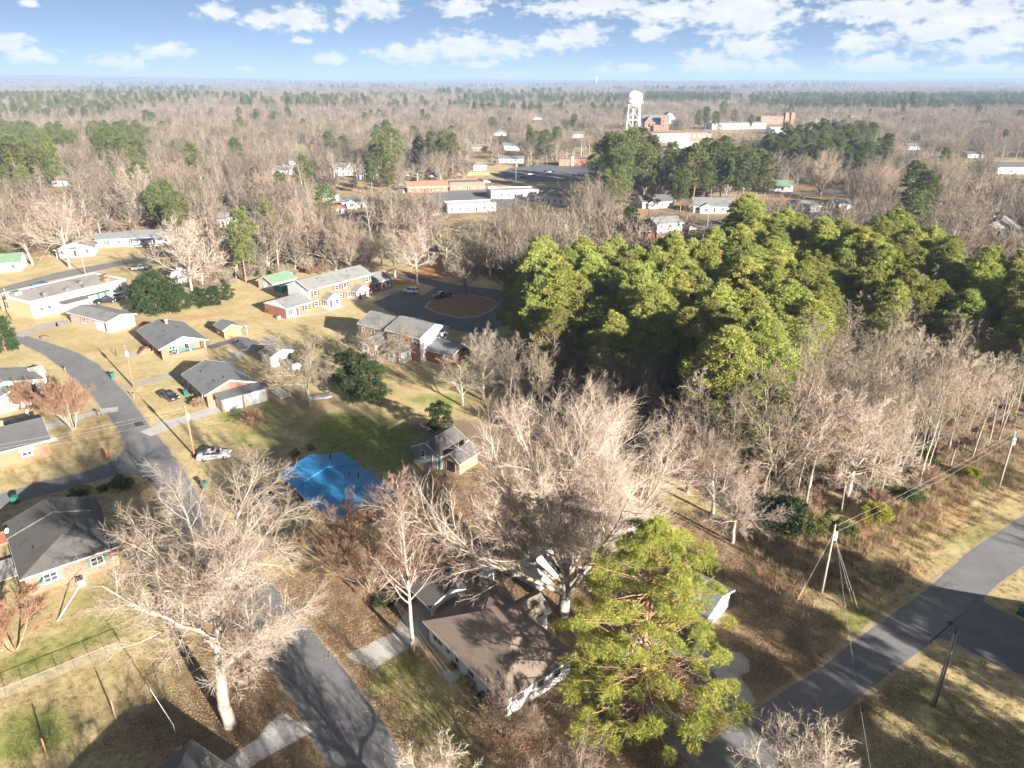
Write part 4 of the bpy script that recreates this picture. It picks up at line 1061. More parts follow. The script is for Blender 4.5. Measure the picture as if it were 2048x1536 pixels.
far_house('weathered shed with green metal roof', 518, 576, -35, 6.5, 7.5, 'plank_grey', 'roof_green', 2.3, 1.5, axis='y', name='shed', cat='shed', corner=(0, 0), wins=False, extra=lambda h: (h.walls('door_teal', 6.52, 9.6, .4, 7, 1.7, name='lean_to_wall'), h.door('y-', 0, 3, 'plank_grey')))
far_house('rambling white house with grey roofs under the dark bare oak', 482, 452, 10, 17, 9, rise=2.0, extra=front_gable)
far_house('blue grey house deep among bare trees', 497, 362, 5, 10, 8, 'grey_siding', 'roof_dark')
far_house('white two storey house beside the dark cedar', 682, 352, -20, 8, 8, z=5.2, rise=2.0, roof='roof_light')
far_house('white gabled house facing the brown field', 738, 358, 25, 11, 8, rise=2.2, roof='roof_dark', extra=front_gable)
far_house('small house with blue grey roof and front deck', 656, 402, 15, 10, 8, 'white_siding', 'roof_dark', rise=2.0, extra=porch)
far_house('white house with wide front gable by the power poles', 716, 416, 10, 14, 9, roof='roof_dark', extra=front_gable)
far_house('little white outbuilding with rusty red roof', 672, 428, 15, 7, 5, roof='roof_red', z=2.3, rise=1.0, name='shed', cat='shed')
far_house('tiny white cottage under tall pines', 815, 352, -5, 7, 6, roof='roof_tan', rise=1.4)
far_house('low shop with red metal roof', 856, 385, 12, 21, 11, 'brick_orange', 'roof_red', 3.0, 2.0, name='shop', cat='shop')
far_house('flat roofed brick shop next to the red roofed one', 935, 380, 14, 19, 14, 'brick_red', 'roof_grey', 3.6, name='shop', cat='shop', flat=True)
far_house('pale house with blue grey hip roof beside an orange fence', 960, 340, 20, 9, 9, roof='roof_light', hip=(3, 3))
far_house('grey roofed ranch house above the shaded lot', 1022, 326, -5, 17, 9, 'white_siding', 'roof_grey')
far_house('white building with broad tan hip roof', 1127, 411, -37, 16.5, 15, 'white_block', 'roof_tan', 3.6, 2.6, hip=(6.5, 6.5), corner=(1, 0), name='hall', cat='hall')
far_house('low white flat roofed store next to the hip roofed hall', 1030, 396, 12, 24, 12, 'white_block', 'roof_membrane', 3.4, flat=True, name='shop', cat='shop')
far_house('white flat roofed annex behind bare trees', 945, 424, 15, 22, 10, 'white_block', 'roof_metal', 3.2, flat=True, name='shop', cat='shop')
far_house('flat brick building with white corner pylon', 1150, 332, -3, 22, 12, 'brick_red', 'roof_grey', 4.0, flat=True, name='shop', cat='shop', extra=lambda h: h.box('pylon', 'white_block', 8.5, 10, -.6, .6, 0, 6.2))
far_house('white cottage with dark cross gable roof below the pines', 1316, 416, 12, 15, 10, roof='roof_dark', rise=2.4, extra=front_gable)
far_house('white farmhouse with broad grey roof and front porch gable', 1428, 426, -8, 18, 11, roof='roof_grey', rise=3.0, extra=front_gable)
far_house('two storey white house on brick base next to parked cars', 1338, 474, 22, 11, 9, z=5.0, roof='roof_light', rise=1.6, extra=lambda h: (h.walls('brick_orange', -.02, 11.02, -.03, 9.03, 1.9, name='brick_base'), h.walls('brick_red', -11, -.05, 1, 9, 2.8, -.1, 'x', 1.5, name='wing_wall'), h.roof('roof_tan', -11, -.05, 1, 9, 2.8, 1.5, name='wing_roof'), h.win('y-', 1, -7)))
far_house('white house with green roof at the edge of the pine stand', 1557, 382, -12, 14, 9, roof='roof_green', rise=2.2, extra=porch)
far_house('pale house with steep blue grey gable', 1995, 474, -35, 12, 11, 'cream_siding', 'roof_light', 3.0, 3.4, axis='y', extra=front_gable)
far_house('long white metal building beside the open field', 2050, 348, -3, 34, 14, 'white_metal', 'roof_dark', 4.0, 2.4, name='warehouse', cat='warehouse')
far_house('far white house seen between bare trees beyond the field', 1950, 316, 0, 12, 8)
far_house('small tan house at edge of the pine wood', 1690, 420, 10, 12, 8, 'cream_siding', 'roof_grey')
far_house('grey house below the pines with low roof', 1610, 424, -10, 13, 9, 'grey_siding', 'roof_light')
# town
far_house('brick church with gabled front and corner tower', 1310, 262, -12, 30, 22, 'brick_red', 'roof_grey', 9, 8, axis='x', name='church', cat='church', wins=False,
          extra=lambda h: (h.walls('brick_red', 3, 13, -6, -.1, 9, -.1, 'y', 7, name='front_wall'), h.roof('roof_grey', 3, 13, -6, 8, 9, 7, axis='y', name='front_roof'), h.win('y-', -6, 8, 4, 3.2, 4.5), h.walls('brick_red', 21, 27, -5, 1, 17, name='tower'), [h.win('y-', -5, 24, z, 2.2, 3) for z in (4, 9, 13)], h.walls('brick_red', -7, -.1, -2, 9, 5.5, name='annex_wall'), h.walls('brick_red', 13.2, 20.8, -9, -.2, 7, name='porch_wall'), [h.win('y-', -9, a, 3, 1.5, 2.5) for a in (15, 17, 19)]))
far_house('white gabled house behind the brick church', 1338, 248, 10, 16, 14, z=8, rise=6, axis='y')
far_house('long white warehouse with sloping roof in town', 1478, 258, 12, 70, 22, 'white_block', 'roof_light', 6.5, 1.2, name='warehouse', cat='warehouse', wins=False, extra=lambda h: [h.win('y-', 0, 6 + i * 9, 2, 2, 2) for i in range(7)])
far_house('brick mill block with two stubby towers', 1553, 248, 4, 44, 20, 'brick_red', 'roof_grey', 9, flat=True, name='mill', cat='mill', wins=False, extra=lambda h: ([h.walls('brick_red', a, a + 5, -2, 4, 14, name='tower') for a in (32, 40)], [h.win('y-', 0, 4 + i * 5, 4, 2, 3) for i in range(6)]))
far_house('light metal building below the brick mill', 1588, 268, 3, 48, 20, 'white_metal', 'roof_metal', 4, 2.5, name='warehouse', cat='warehouse')
far_house('white gabled metal shop below the church', 1345, 284, 14, 34, 18, 'white_metal', 'roof_metal', 4.5, 2.5, name='warehouse', cat='warehouse')
far_house('brick shop with row of white arches', 1398, 280, 5, 26, 12, 'brick_red', 'roof_membrane', 6, flat=True, name='shop', cat='shop', wins=False, extra=lambda h: [h.win('y-', 0, 3 + i * 5, 2.4, 2.2, 3, pane='trim') for i in range(5)])
far_house('low white garage with flat roof behind the pine clump', 1378, 297, 8, 30, 12, 'white_block', 'roof_membrane', 4.5, flat=True, name='shop', cat='shop')
for i, (px, py, yw, lb) in enumerate(((1000, 272, 5, 'white house in far woods beyond the shaded lot'), (1155, 275, -5, 'white bungalow in woods below the tower trees'), (1075, 240, 0, 'distant white house on the wooded rise'), (1025, 300, 10, 'white house beside the olive pine'), (1710, 236, 0, 'distant house with orange roof beyond the town'),
                                      (560, 350, 5, 'pale cottage lost in the grey woods'), (600, 330, 8, 'cream cottage roof among bare crowns'), (120, 372, 10, 'tan roofed house behind the olive pines'), (1270, 330, 5, 'white house behind the pine clump'), (1830, 300, 0, 'pale house among grey oaks'), (960, 302, 0, 'small orange brick house up the lane'))):
    far_house(lb, px, py, yw, 14, 10, ('white_siding', 'cream_siding', 'brick_orange')[0 if i not in (4, 7, 10) else (2 if i != 7 else 1)], ('roof_grey', 'roof_tan', 'roof_light')[i % 3], 3.2 if i < 5 else 2.8, 2.2)

# ------------------------------------------------------------------ trees
ZU = np.array([0, 0, 1.0])
def nrm(v): return v / np.maximum(np.linalg.norm(v, axis=-1, keepdims=True), 1e-9)
def grow(r, S, D, L, R, n, wig, trop, tip=.35):
    N = len(S); P = np.empty((N, n + 1, 3)); P[:, 0] = S
    d = nrm(D); L = np.broadcast_to(L, (N,)); DD = np.empty((N, n + 1, 3)); DD[:, 0] = d
    for i in range(n):
        d = nrm(d + r.normal(0, wig, (N, 3)) + trop * ZU)
        P[:, i + 1] = P[:, i] + d * (L / n)[:, None]; DD[:, i + 1] = d
    t = np.linspace(0, 1, n + 1)
    return P, DD, np.broadcast_to(R, (N,))[:, None] * (1 - (1 - tip) * t)[None], L
def kids(r, lev, k, t0, t1, a0, a1, l0, l1, rr, taper=.5, absl=None):
    P, DD, R, L = lev; N, n1, _ = P.shape; n = n1 - 1
    t = t0 + (t1 - t0) * (np.arange(k)[None] + r.random((N, k))) / k
    i = np.minimum((t * n).astype(int), n - 1); f = t * n - i
    idx = np.arange(N)[:, None]
    S = P[idx, i] * (1 - f[..., None]) + P[idx, i + 1] * f[..., None]
    d = DD[idx, i]; rad = R[idx, i] * (1 - f) + R[idx, i + 1] * f
    ph = (np.arange(k) * 2.4)[None] + r.uniform(0, 6.28, (N, 1)) + r.normal(0, .5, (N, k))
    a = nrm(np.cross(d, np.where(np.abs(d[..., 2:3]) < .95, ZU, np.array([1., 0, 0])))); b = np.cross(d, a)
    q = a * np.cos(ph)[..., None] + b * np.sin(ph)[..., None]
    an = np.radians(r.uniform(a0, a1, (N, k)))[..., None]
    D = np.cos(an) * d + np.sin(an) * q
    base = (L[:, None] if absl is None else absl)
    ln = base * r.uniform(l0, l1, (N, k)) * (1 - taper * (t - t0) / max(1e-6, t1 - t0))
    return S.reshape(-1, 3), D.reshape(-1, 3), ln.ravel(), np.minimum(rad * rr, rad * .95).ravel()
def tubes(lev, k):
    P, DD, R, _ = lev; N, n1, _ = P.shape
    a = nrm(np.cross(DD, np.where(np.abs(DD[..., 2:3]) < .9, ZU, np.array([1., 0, 0])))); b = np.cross(DD, a)
    th = np.arange(k) * 2 * np.pi / k
    V = P[:, :, None] + (a[:, :, None] * np.cos(th)[None, None, :, None] + b[:, :, None] * np.sin(th)[None, None, :, None]) * R[:, :, None, None]
    base = (np.arange(N)[:, None, None] * n1 + np.arange(n1 - 1)[None, :, None]) * k
    j = np.arange(k)[None, None]; j2 = (j + 1) % k
    Fq = np.stack([base + j, base + j2, base + k + j2, base + k + j], -1).reshape(-1, 4)
    return V.reshape(-1, 3), Fq
def spikes(r, S, D, L, R):
    N = len(S); d = nrm(D)
    a = nrm(np.cross(d, r.normal(0, 1, (N, 3)))); b = np.cross(d, a)
    V = np.empty((N, 4, 3))
    for j in range(3):
        th = j * 2.0944
        V[:, j] = S + (a * math.cos(th) + b * math.sin(th)) * R[:, None]
    V[:, 3] = S + d * L[:, None]
    o = np.arange(N)[:, None] * 4
    return V.reshape(-1, 3), np.concatenate([o + np.array([[0, 1, 3]]), o + np.array([[1, 2, 3]]), o + np.array([[2, 0, 3]])])

def bare(seed, h, style, q=1.0, tw=.012, mats=('bark_grey', 'twig_grey'), r0=None, lean=(0, 0)):
    """a leafless tree: returns (trunk and limbs mesh, branches and twigs mesh). q scales the number of twigs, tw their radius"""
    r = np.random.default_rng(seed)
    r0 = r0 or h * .016
    K = lambda x: max(2, int(round(x)))
    D0 = np.array([[lean[0], lean[1], 1.0]])
    S0 = np.array([[0, 0, -.3]])
    if style == 'fan':
        tr = grow(r, S0, D0, h * .20, r0, 5, .02, .0, .85)
        S, D, L, R = kids(r, tr, 19, .50, 1.0, 10, 53, .56, .84, .52, .10, h)
        l1 = grow(r, S, D, L, np.maximum(R, r0 * .25), 9, .07, .055, .22)
        c2 = (K(11 * q ** .5), .22, 1, 22, 48, .30, .52, .5); c3 = (K(8 * q ** .5), .15, 1, 22, 50, .34, .6, .5)
    elif style == 'spread':
        tr = grow(r, S0, D0, h * .42, r0, 6, .05, .02, .6)
        S, D, L, R = kids(r, tr, 10, .42, 1.0, 28, 68, .44, .68, .55, .25, h)
        l1 = grow(r, S, D, L, np.maximum(R, r0 * .25), 8, .13, .05, .22)
        c2 = (K(9 * q ** .5), .2, 1, 28, 62, .34, .58, .5); c3 = (K(7 * q ** .5), .15, 1, 28, 62, .36, .62, .5)
    elif style == 'giant':
        tr = grow(r, S0, D0, h * .52, r0, 9, .07, .02, .5)
        S, D, L, R = kids(r, tr, 14, .52, 1.0, 14, 66, .36, .60, .58, .10, h)
        l1 = grow(r, S, D, L, np.maximum(R, r0 * .2), 9, .15, .035, .2)
        c2 = (K(10 * q ** .5), .16, 1, 28, 66, .32, .58, .45); c3 = (K(8 * q ** .5), .12, 1, 28, 66, .34, .62, .5)
    elif style == 'cone':
        tr = grow(r, S0, D0, h, r0, 14, .012, .02, .06)
        S, D, L, R = kids(r, tr, 40, .30, .98, 34, 52, .24, .40, .5, .78, h)
        l1 = grow(r, S, D, L, np.minimum(R, .085) + .016, 7, .05, .10, .2)
        c2 = (K(7 * q ** .5), .18, 1, 30, 50, .30, .5, .5); c3 = (K(5 * q ** .5), .1, 1, 30, 55, .35, .6, .5)
    elif style == 'thin':
        tr = grow(r, S0, D0, h, r0, 10, .035, .03, .12)
        S, D, L, R = kids(r, tr, 16, .36, .98, 24, 50, .24, .42, .5, .6, h)
        l1 = grow(r, S, D, L, R, 6, .09, .08, .22)
        c2 = (K(7 * q ** .5), .2, 1, 25, 50, .34, .6, .5); c3 = (K(5 * q ** .5), .1, 1, 25, 55, .4, .65, .5)
    else:  # vase: many stems from the ground
        n = 9
        tr = grow(r, np.tile(S0, (n, 1)) + r.normal(0, .12, (n, 3)) * [1, 1, 0], np.c_[r.normal(0, .32, (n, 2)), np.ones(n)], h * r.uniform(.4, .55, n), r0 * .5, 5, .05, .02, .6)
        S, D, L, R = kids(r, tr, 5, .35, 1.0, 10, 40, .32, .55, .65, .2, h)
        l1 = grow(r, S, D, L, R, 6, .08, .06, .25)
        c2 = (K(7 * q ** .5), .15, 1, 18, 42, .34, .58, .5); c3 = (K(5 * q ** .5), .1, 1, 18, 45, .4, .65, .5)
    S, D, L, R = kids(r, l1, c2[0], c2[1], c2[2], c2[3], c2[4], c2[5], c2[6], .55, c2[7])
    l2 = grow(r, S, D, L, np.maximum(R, tw * 1.5), 5, .12, .05, .3)
    S, D, L, R = kids(r, l2, c3[0], c3[1], c3[2], c3[3], c3[4], c3[5], c3[6], .55, c3[7])
    l3 = grow(r, S, D, L, np.clip(R, tw * 1.1, tw * 2.4), 3, .14, .05, .5)
    S, D, L, R = kids(r, l3, K(5 * q ** .34), .08, 1, 22, 60, .45, .95, .8, .35)
    sp = spikes(r, S, nrm(nrm(D) + r.normal(0, .12, D.shape) + .12 * ZU), np.maximum(L, .25), np.clip(R, tw * .7, tw * 1.3))
    k0 = 10 if q > 1.5 else 7
    nm = 'tree'
    mt = np_mesh(nm + '_trunk', [tubes(tr, k0), tubes(l1, 6 if q > 1.5 else 4)], M[mats[0]], True)
    mc = np_mesh(nm + '_crown', [tubes(l2, 4 if q > 1.5 else 3), tubes(l3, 3), sp], M[mats[1]], True)
    return mt, mc

def tufts(r, C, N, rad, blades, bl, bw, up=.35, flat=.75):
    """needle or leaf tufts: C clump centres, N tufts in each, blades per tuft"""
    m = len(C)
    d = nrm(r.normal(0, 1, (m, N, 3))); d[..., 2] = np.where(d[..., 2] < -.35, -d[..., 2], d[..., 2])
    rr = (r.random((m, N, 1)) ** .4)
    T = C[:, None] + d * rr * rad[:, None, None] * np.array([1, 1, flat])
    out = nrm(d + up * ZU)
    T = T.reshape(-1, 3); out = out.reshape(-1, 3); n = len(T)
    bd = nrm(out[:, None] + r.normal(0, .62, (n, blades, 3)))
    side = nrm(np.cross(bd, r.normal(0, 1, (n, blades, 3))))
    l = bl * r.uniform(.6, 1.25, (n, blades, 1))
    V = np.empty((n, blades, 3, 3))
    V[:, :, 0] = T[:, None] - side * bw; V[:, :, 1] = T[:, None] + side * bw; V[:, :, 2] = T[:, None] + bd * l
    f = np.arange(n * blades * 3).reshape(-1, 3)
    return V.reshape(-1, 3), f
def pine(seed, h, cr, base, clumps, N, blades, bl, bw, mat, r0=None, crad=(.7, 1.2), profile='round', lean=0.0, droop=.0, bmat='bark_pine'):
    """pine with clumped crown: cr crown radius, base = where the crown starts"""
    r = np.random.default_rng(seed)
    tr = grow(r, np.array([[0, 0, -.3]]), np.array([[lean, 0, 1.0]]), h * .97, r0 or h * .013, 9, .015, .01, .2)
    u = np.sort((np.arange(clumps) + r.random(clumps)) / clumps)
    if profile == 'dome': prof = np.clip(1 - u ** 2.4, 0, 1) ** .6 * np.clip(.62 + u * 2.2, 0, 1)
    elif profile == 'round': prof = np.sqrt(np.clip(1 - ((u - .38) / .66) ** 2, 0.02, 1))
    else: prof = np.clip(1.05 - u * .92, .06, 1) * np.clip(.55 + u * 3, 0, 1)
    zc = h * (base + (1 - base) * u * .98)
    ph = np.arange(clumps) * 2.39996 + r.normal(0, .35, clumps)
    lob = 1 + .22 * np.sin(ph * 2 + r.uniform(0, 6)) * np.cos(u * 9 + r.uniform(0, 6))
    rad = cr * prof * lob * (r.random(clumps) ** .38)
    C = np.stack([np.cos(ph) * rad, np.sin(ph) * rad, zc + r.normal(0, .25, clumps)], 1)
    C[:, :2] += np.array([[lean, 0]]) * zc[:, None]
    # limbs from the trunk to the clumps
    S = np.stack([lean * zc, 0 * zc, zc - .35 * rad], 1); D = C - S; Ln = np.linalg.norm(D, axis=1)
    ok = Ln > .5
    lim = grow(r, S[ok], D[ok], Ln[ok], np.clip(Ln[ok] * .012, .02, .08), 4, .05, .0, .4)
    cr_ = r.uniform(*crad, clumps) * np.clip(.7 + prof * .4, .6, 1.1)
    V, Fc = tufts(r, C, N, cr_, blades, bl, bw)
    if droop: V[:, 2] -= droop * np.hypot(V[:, 0], V[:, 1]) ** 1.5 / 10
    mt = np_mesh('pine_trunk', [tubes(tr, 8), tubes(lim, 4)], M[bmat], True)
    mc = np_mesh('pine_crown', [(V, Fc)], M[mat])
    return mt, mc
def shrub(seed, rx, rz, clumps, N, bl, bw, mat, stems=True):
    r = np.random.default_rng(seed)
    d = nrm(r.normal(0, 1, (clumps, 3))); d[:, 2] = np.abs(d[:, 2])
    C = d * (r.random((clumps, 1)) ** .45) * np.array([rx, rx, rz]) + [0, 0, rz * .25]
    V, Fc = tufts(r, C, N, r.uniform(.25, .5, clumps) * rx, 5, bl, bw, .3, .8)
    V[:, 2] = np.maximum(V[:, 2], .01)
    parts = [(V, Fc)]
    return np_mesh('shrub', parts, M[mat])

def place(name, pair, x, y, s, rot, label, cat, group=None, sz=None, z=0.0):
    o = thing(name, label, cat, (x, y, z), 0, group)
    o.rotation_euler = (0, 0, rot); o.scale = (s, s, sz or s)
    for nm, me in (('trunk', pair[0]), ('crown', pair[1])):
        link(bpy.data.objects.new(nm, me), o)
    return o
def place1(name, me, x, y, s, rot, label, cat, group=None, sz=None, z=0.0):
    o = link(bpy.data.objects.new(name, me)); o.location = (x, y, z); o.rotation_euler = (0, 0, rot); o.scale = (s, s, sz or s)
    return tag(o, label, cat, group)

rnd = random.Random(11)
# ---- single trees that can be told apart
def single(name, pair, px, py, rot, label, cat='tree', s=1.0, sz=None):
    x, y = G(px, py); return place(name, pair, x, y, s, rot, label, cat, sz=sz)
single('bare_tree', bare(21, 26.5, 'fan', 3.6, .0095, ('bark_pale', 'twig_pale'), .62), 1128, 1230, .4, 'huge pale bare tree with many limbs fanning from one trunk behind the white house')
single('bare_tree', bare(37, 23.5, 'giant', 3.8, .0098, ('bark_pale', 'twig_pale'), .55, (.02, .05)), 462, 1452, 2.45, 'great pale barked bare tree with crooked limbs beside the pale concrete drive', s=1.1, sz=1.0)
single('sweetgum_tree', bare(5, 20.5, 'cone', 1.3, .011, ('bark_pale', 'twig_red'), .24), 826, 1300, .3, 'straight white stemmed conical tree beside the concrete driveway')
single('bare_tree', bare(8, 15, 'vase', 3.4, .013, ('bark_grey', 'twig_brown'), .24), 748, 1188, 0, 'russet bare tree in front of the blue roofed house')
VASE = bare(15, 9.5, 'vase', 2.6, .016, ('bark_grey', 'twig_brown'), .2)
single('bare_tree', VASE, 147, 858, 0, 'rounded brown bare tree between the street bend and the dark grey roof', s=1.05)
VASE2 = bare(16, 7.0, 'vase', 1.8, .014, ('bark_pine', 'twig_brown'), .17)
single('crape_myrtle', VASE2, 58, 822, 1, 'low many stemmed tree in front of the stair porch', s=.95)
single('crape_myrtle', VASE2, 28, 1302, 2, 'orange stemmed brown tree by the chain link fence', s=1.15)
single('crape_myrtle', VASE2, 509, 855, 4, 'small pale vase shaped tree on the lawn by the patio room', s=.62)
BIG = [bare(41, 16, 'spread', 1.9, .018, ('bark_pale', 'twig_grey'), .30), bare(42, 16, 'spread', 1.9, .018, ('bark_grey', 'twig_grey'), .32), bare(43, 16, 'giant', 1.4, .018, ('bark_pale', 'twig_pale'), .34), bare(44, 16, 'fan', 1.2, .018, ('bark_grey', 'twig_grey'), .36)]
for i, (px, py, ty, v, lb) in enumerate((
        (621, 812, 645, 0, 'wide bare tree on the lawn behind the patio house'),
        (752, 768, 605, 1, 'dark limbed bare tree rising from an evergreen thicket'),
        (966, 800, 665, 2, 'pale contorted bare tree near the second apartment block'),
        (925, 812, 700, 0, 'slimmer pale bare tree beside the contorted one'),
        (700, 545, 440, 3, 'round crowned bare tree behind the apartment gable'),
        (606, 530, 395, 3, 'broad bare tree behind the green roofed shed'),
        (481, 512, 410, 1, 'dark bare oak in front of the rambling white house'),
        (386, 600, 440, 2, 'pale bare tree below the main road with ivy at its foot'),
        (140, 535, 392, 2, 'white limbed sycamore in front of the small cottage'),
        (66, 530, 400, 1, 'grey bare oak next to the greenish roofed house'),
        (286, 452, 330, 2, 'white limbed sycamore behind the long porch cottage'),
        (560, 430, 330, 0, 'bare tree on the far side of the main road'),
        (790, 562, 440, 0, 'straight bare tree on red clay by the apartment road'),
        (835, 569, 455, 2, 'pale bare tree standing alone on the clay verge'),
        (932, 592, 500, 1, 'dark bare tree at the tip of the planted island'),
        (763, 532, 440, 1, 'bare tree with brown trunk behind the apartment wing'),
        (1010, 545, 420, 3, 'tall pale bare tree between the clay clearing and the pine wood'),
        (955, 545, 440, 3, 'bare tree over the orange clearing'),
        (1640, 395, 300, 3, 'round bare oak in the clay yard beside the green roofed house'),
        (1760, 415, 330, 3, 'spreading bare oak at the back of the pine wood'),
        (1880, 400, 310, 3, 'big round bare oak beside the open field'),
        (1900, 470, 370, 0, 'bare oak by the steep gabled house'),
        (1390, 560, 470, 1, 'leaning bare tree at the back edge of the pines'))):
    hh = tall(px, py, ty)
    single('bare_tree', BIG[v], px, py, i * 1.3, lb, s=min(1.5, max(.5, hh / 15.2)))
# bottom edge trees, only their tops in view
for i, (x, y, hh, v, lb) in enumerate(((-5.5, 36.0, 10.5, 2, 'pale bare tree with its top below the white house corner'), (3.5, 36.5, 10.5, 0, 'bare grey tree in front of the red stemmed sapling'), (21.5, 36.5, 11.0, 2, 'pale bare tree beside the diagonal road'), (-22, 37.0, 7, 0, 'low bare tree overhanging the shaded street') )):
    place('bare_tree', BIG[v], x, y, hh * 1.08 / 15.2, i * 2.1, lb, 'tree')
SAP = bare(51, 8, 'vase', 1.2, .012, ('bark_dark', 'twig_red'), .12)
single('sapling', SAP, 1010, 1475, .5, 'reddish bare sapling at the corner of the white house', s=.85)
SPARSE = bare(52, 9, 'spread', .35, .016, ('bark_dark', 'twig_grey'), .16)
x, y = G(1620, 1530); place('bare_tree', SPARSE, x, y, .9, 1.0, 'sparse dark limbed tree at the edge of the diagonal road', 'tree')
# trees standing behind and right of the camera; their long shadows reach into view
OFF = [(62, 22, 17, 0), (74, 30, 16, 1), (50, 10, 18, 3), (84, 40, 15, 0), (68, 6, 18, 1), (36, 8, 17, 2), (24, 4, 18, 1), (92, 52, 15, 1), (58, -6, 19, 0), (12, 8, 18, 3), (2, 14, 16, 1), (-8, 16, 16, 0), (98, 62, 14, 3), (-20, 22, 13, 1), (80, 16, 17, 3), (44, -8, 18, 0)]
for x, y, hh, v in OFF:
    if (x, y) in ((62, 22), (74, 30), (50, 10), (84, 40), (80, 16)): continue
    place('bare_tree', BIG[v], x, y, hh / 15.2, x * 1.7, 'bare roadside tree beyond the lamp pole lawn', 'tree', 'bare trees beyond the lamp pole')
# ---- hero pine
single('pine_tree', pine(64, 22, 8.0, .12, 230, 96, 8, .36, .017, 'needles_hero', .33, (.35, 1.1), 'dome', .0, .30), 1278, 1462, .7, 'tall yellow green pine beside the white house')
# ---- pine wood
PINES = [pine(70 + i, 22, (4.5, 4.9, 4.2, 4.7)[i], (.38, .44, .34, .42)[i], 230, 36, 5, .44, .055, 'needles', None, (.5, 1.0), 'dome') for i in range(4)]
def inpoly(p, poly):
    x, y = p; c = False; n = len(poly)
    for i in range(n):
        (x0, y0), (x1, y1) = poly[i], poly[i - 1]
        if (y0 > y) != (y1 > y) and x < (x1 - x0) * (y - y0) / (y1 - y0) + x0: c = not c
    return c
def poisson(poly, d, seed, tries=9000, avoid=None):
    r = random.Random(seed); xs = [p[0] for p in poly]; ys = [p[1] for p in poly]; out = []
    cell = {}
    for _ in range(tries):
        p = (r.uniform(min(xs), max(xs)), r.uniform(min(ys), max(ys)))
        if not inpoly(p, poly) or (avoid and avoid(p)): continue
        k = (int(p[0] // d), int(p[1] // d))
        if any(math.dist(p, q) < d for a in (-1, 0, 1) for b in (-1, 0, 1) for q in cell.get((k[0] + a, k[1] + b), ())): continue
        cell.setdefault(k, []).append(p); out.append(p)
    return out
PW = [G(px, py, 20) for px, py in ((1050, 515), (1150, 495), (1250, 482), (1420, 475), (1500, 410), (1580, 428), (1700, 445), (1800, 445), (1900, 490), (2048, 520), (2150, 545), (2150, 640), (2040, 590), (1880, 570), (1800, 575), (1720, 565), (1640, 600), (1600, 660), (1530, 735), (1470, 725), (1440, 640), (1330, 610), (1240, 615), (1180, 590), (1080, 590))]
pw = poisson(PW, 5.1, 3)
def pine_where(x, y):
    px, py = to_px(x, y, 20)
    if px < 1260: w = ('tall green pine in the lobe of the wood beside the apartment lot', 'pines of the apartment lobe')
    elif py < 505 and px < 1800: w = ('tall green pine along the back of the wood below the farmhouse yard', 'pines along the back of the wood')
    elif px > 1800: w = ('tall green pine in the part of the wood behind the roadside thicket', 'pines behind the roadside thicket')
    elif py > 590: w = ('tall green pine at the front of the wood above the brown thicket', 'pines at the front of the wood')
    else: w = ('tall green pine deep in the middle of the wood', 'pines of the middle of the wood')
    return w[0], 'tree', w[1]
for i, (x, y) in enumerate(pw):
    hh = rnd.uniform(17, 24); s = hh / 22
    place('pine_tree', PINES[i % 4], x, y, rnd.uniform(.95, 1.25), rnd.uniform(0, 6.28), *pine_where(x, y), sz=s)
# edge pines with bare lower trunks
for i, (px, py, hh) in enumerate(((1058, 748, 21), (1090, 765, 22), (1120, 752, 20), (1150, 768, 21), (1185, 750, 20), (1035, 725, 19), (1215, 760, 19), (1105, 720, 22))):
    x, y = G(px, py); place('pine_tree', PINES[i % 4], x, y, hh / 22 * 1.02, rnd.uniform(0, 6), 'tall pine with bare russet trunk at the wood edge facing the apartments', 'tree', 'pines at the wood edge', sz=hh / 22)
for x, y, hh in ((62, 24, 21), (70, 31, 20), (56, 14, 22), (84, 22, 21), (64, 8, 22), (48, 6, 20)):
    place('pine_tree', PINES[int(x) % 4], x, y, hh / 22 * 1.1, x, 'roadside pine beyond the lamp pole lawn', 'tree', 'pines beyond the lamp pole', sz=hh / 22)
CEDAR = pine(81, 11, 2.9, .06, 110, 60, 5, .32, .05, 'needles', None, (.5, .9), 'cone')
x, y = G(1500, 935); place('pine_tree', CEDAR, x, y, 1.0, 0, 'young green pine standing alone in front of the wood', 'tree')
# pines elsewhere
PFAR = [pine(90 + i, 22, (4.2, 3.4, 4.6)[i], (.30, .36, .25)[i], 60, 30, 4, .8, .14, 'needles_far', None, (1.0, 1.7)) for i in range(3)]
CED = pine(95, 12, 4.4, .04, 60, 46, 4, .6, .11, 'leaf_dark', None, (.9, 1.5))
def clump(pts, label, group, lo=.85, hi=1.1, pr=None):
    for i, (px, py, hh) in enumerate(pts):
        x, y = G(px, py); s = hh / 22 * rnd.uniform(.95, 1.08)
        place('pine_tree', (pr or PFAR)[i % len(pr or PFAR)], x, y, s, rnd.uniform(0, 6.28), label, 'tree', group)
clump([(1195, 395, 26), (1215, 380, 28), (1235, 400, 30), (1255, 390, 30), (1275, 385, 30), (1290, 400, 27), (1245, 415, 24), (1210, 420, 17), (1225, 375, 29), (1265, 372, 30), (1300, 385, 26), (1232, 430, 20)], 'dark tall pine in the clump before the water tower', 'pines before the water tower')
clump([(1335, 395, 22), (1350, 405, 22), (1370, 390, 24), (1385, 408, 25), (1402, 395, 26), (1420, 405, 27), (1440, 398, 26), (1455, 408, 24), (1475, 400, 25), (1490, 410, 23), (1510, 402, 24), (1525, 410, 22), (1360, 425, 18), (1405, 420, 22), (1440, 380, 28), (1340, 375, 22)], 'green pine in the stand behind the white farmhouse', 'pines behind the farmhouse')
clump([(758, 348, 24), (772, 355, 24), (790, 350, 25), (840, 340, 20), (865, 345, 24), (890, 342, 25), (905, 348, 22), (745, 392, 20), (780, 388, 17)], 'tall pine by the little white cottage above the shops', 'pines above the shops')
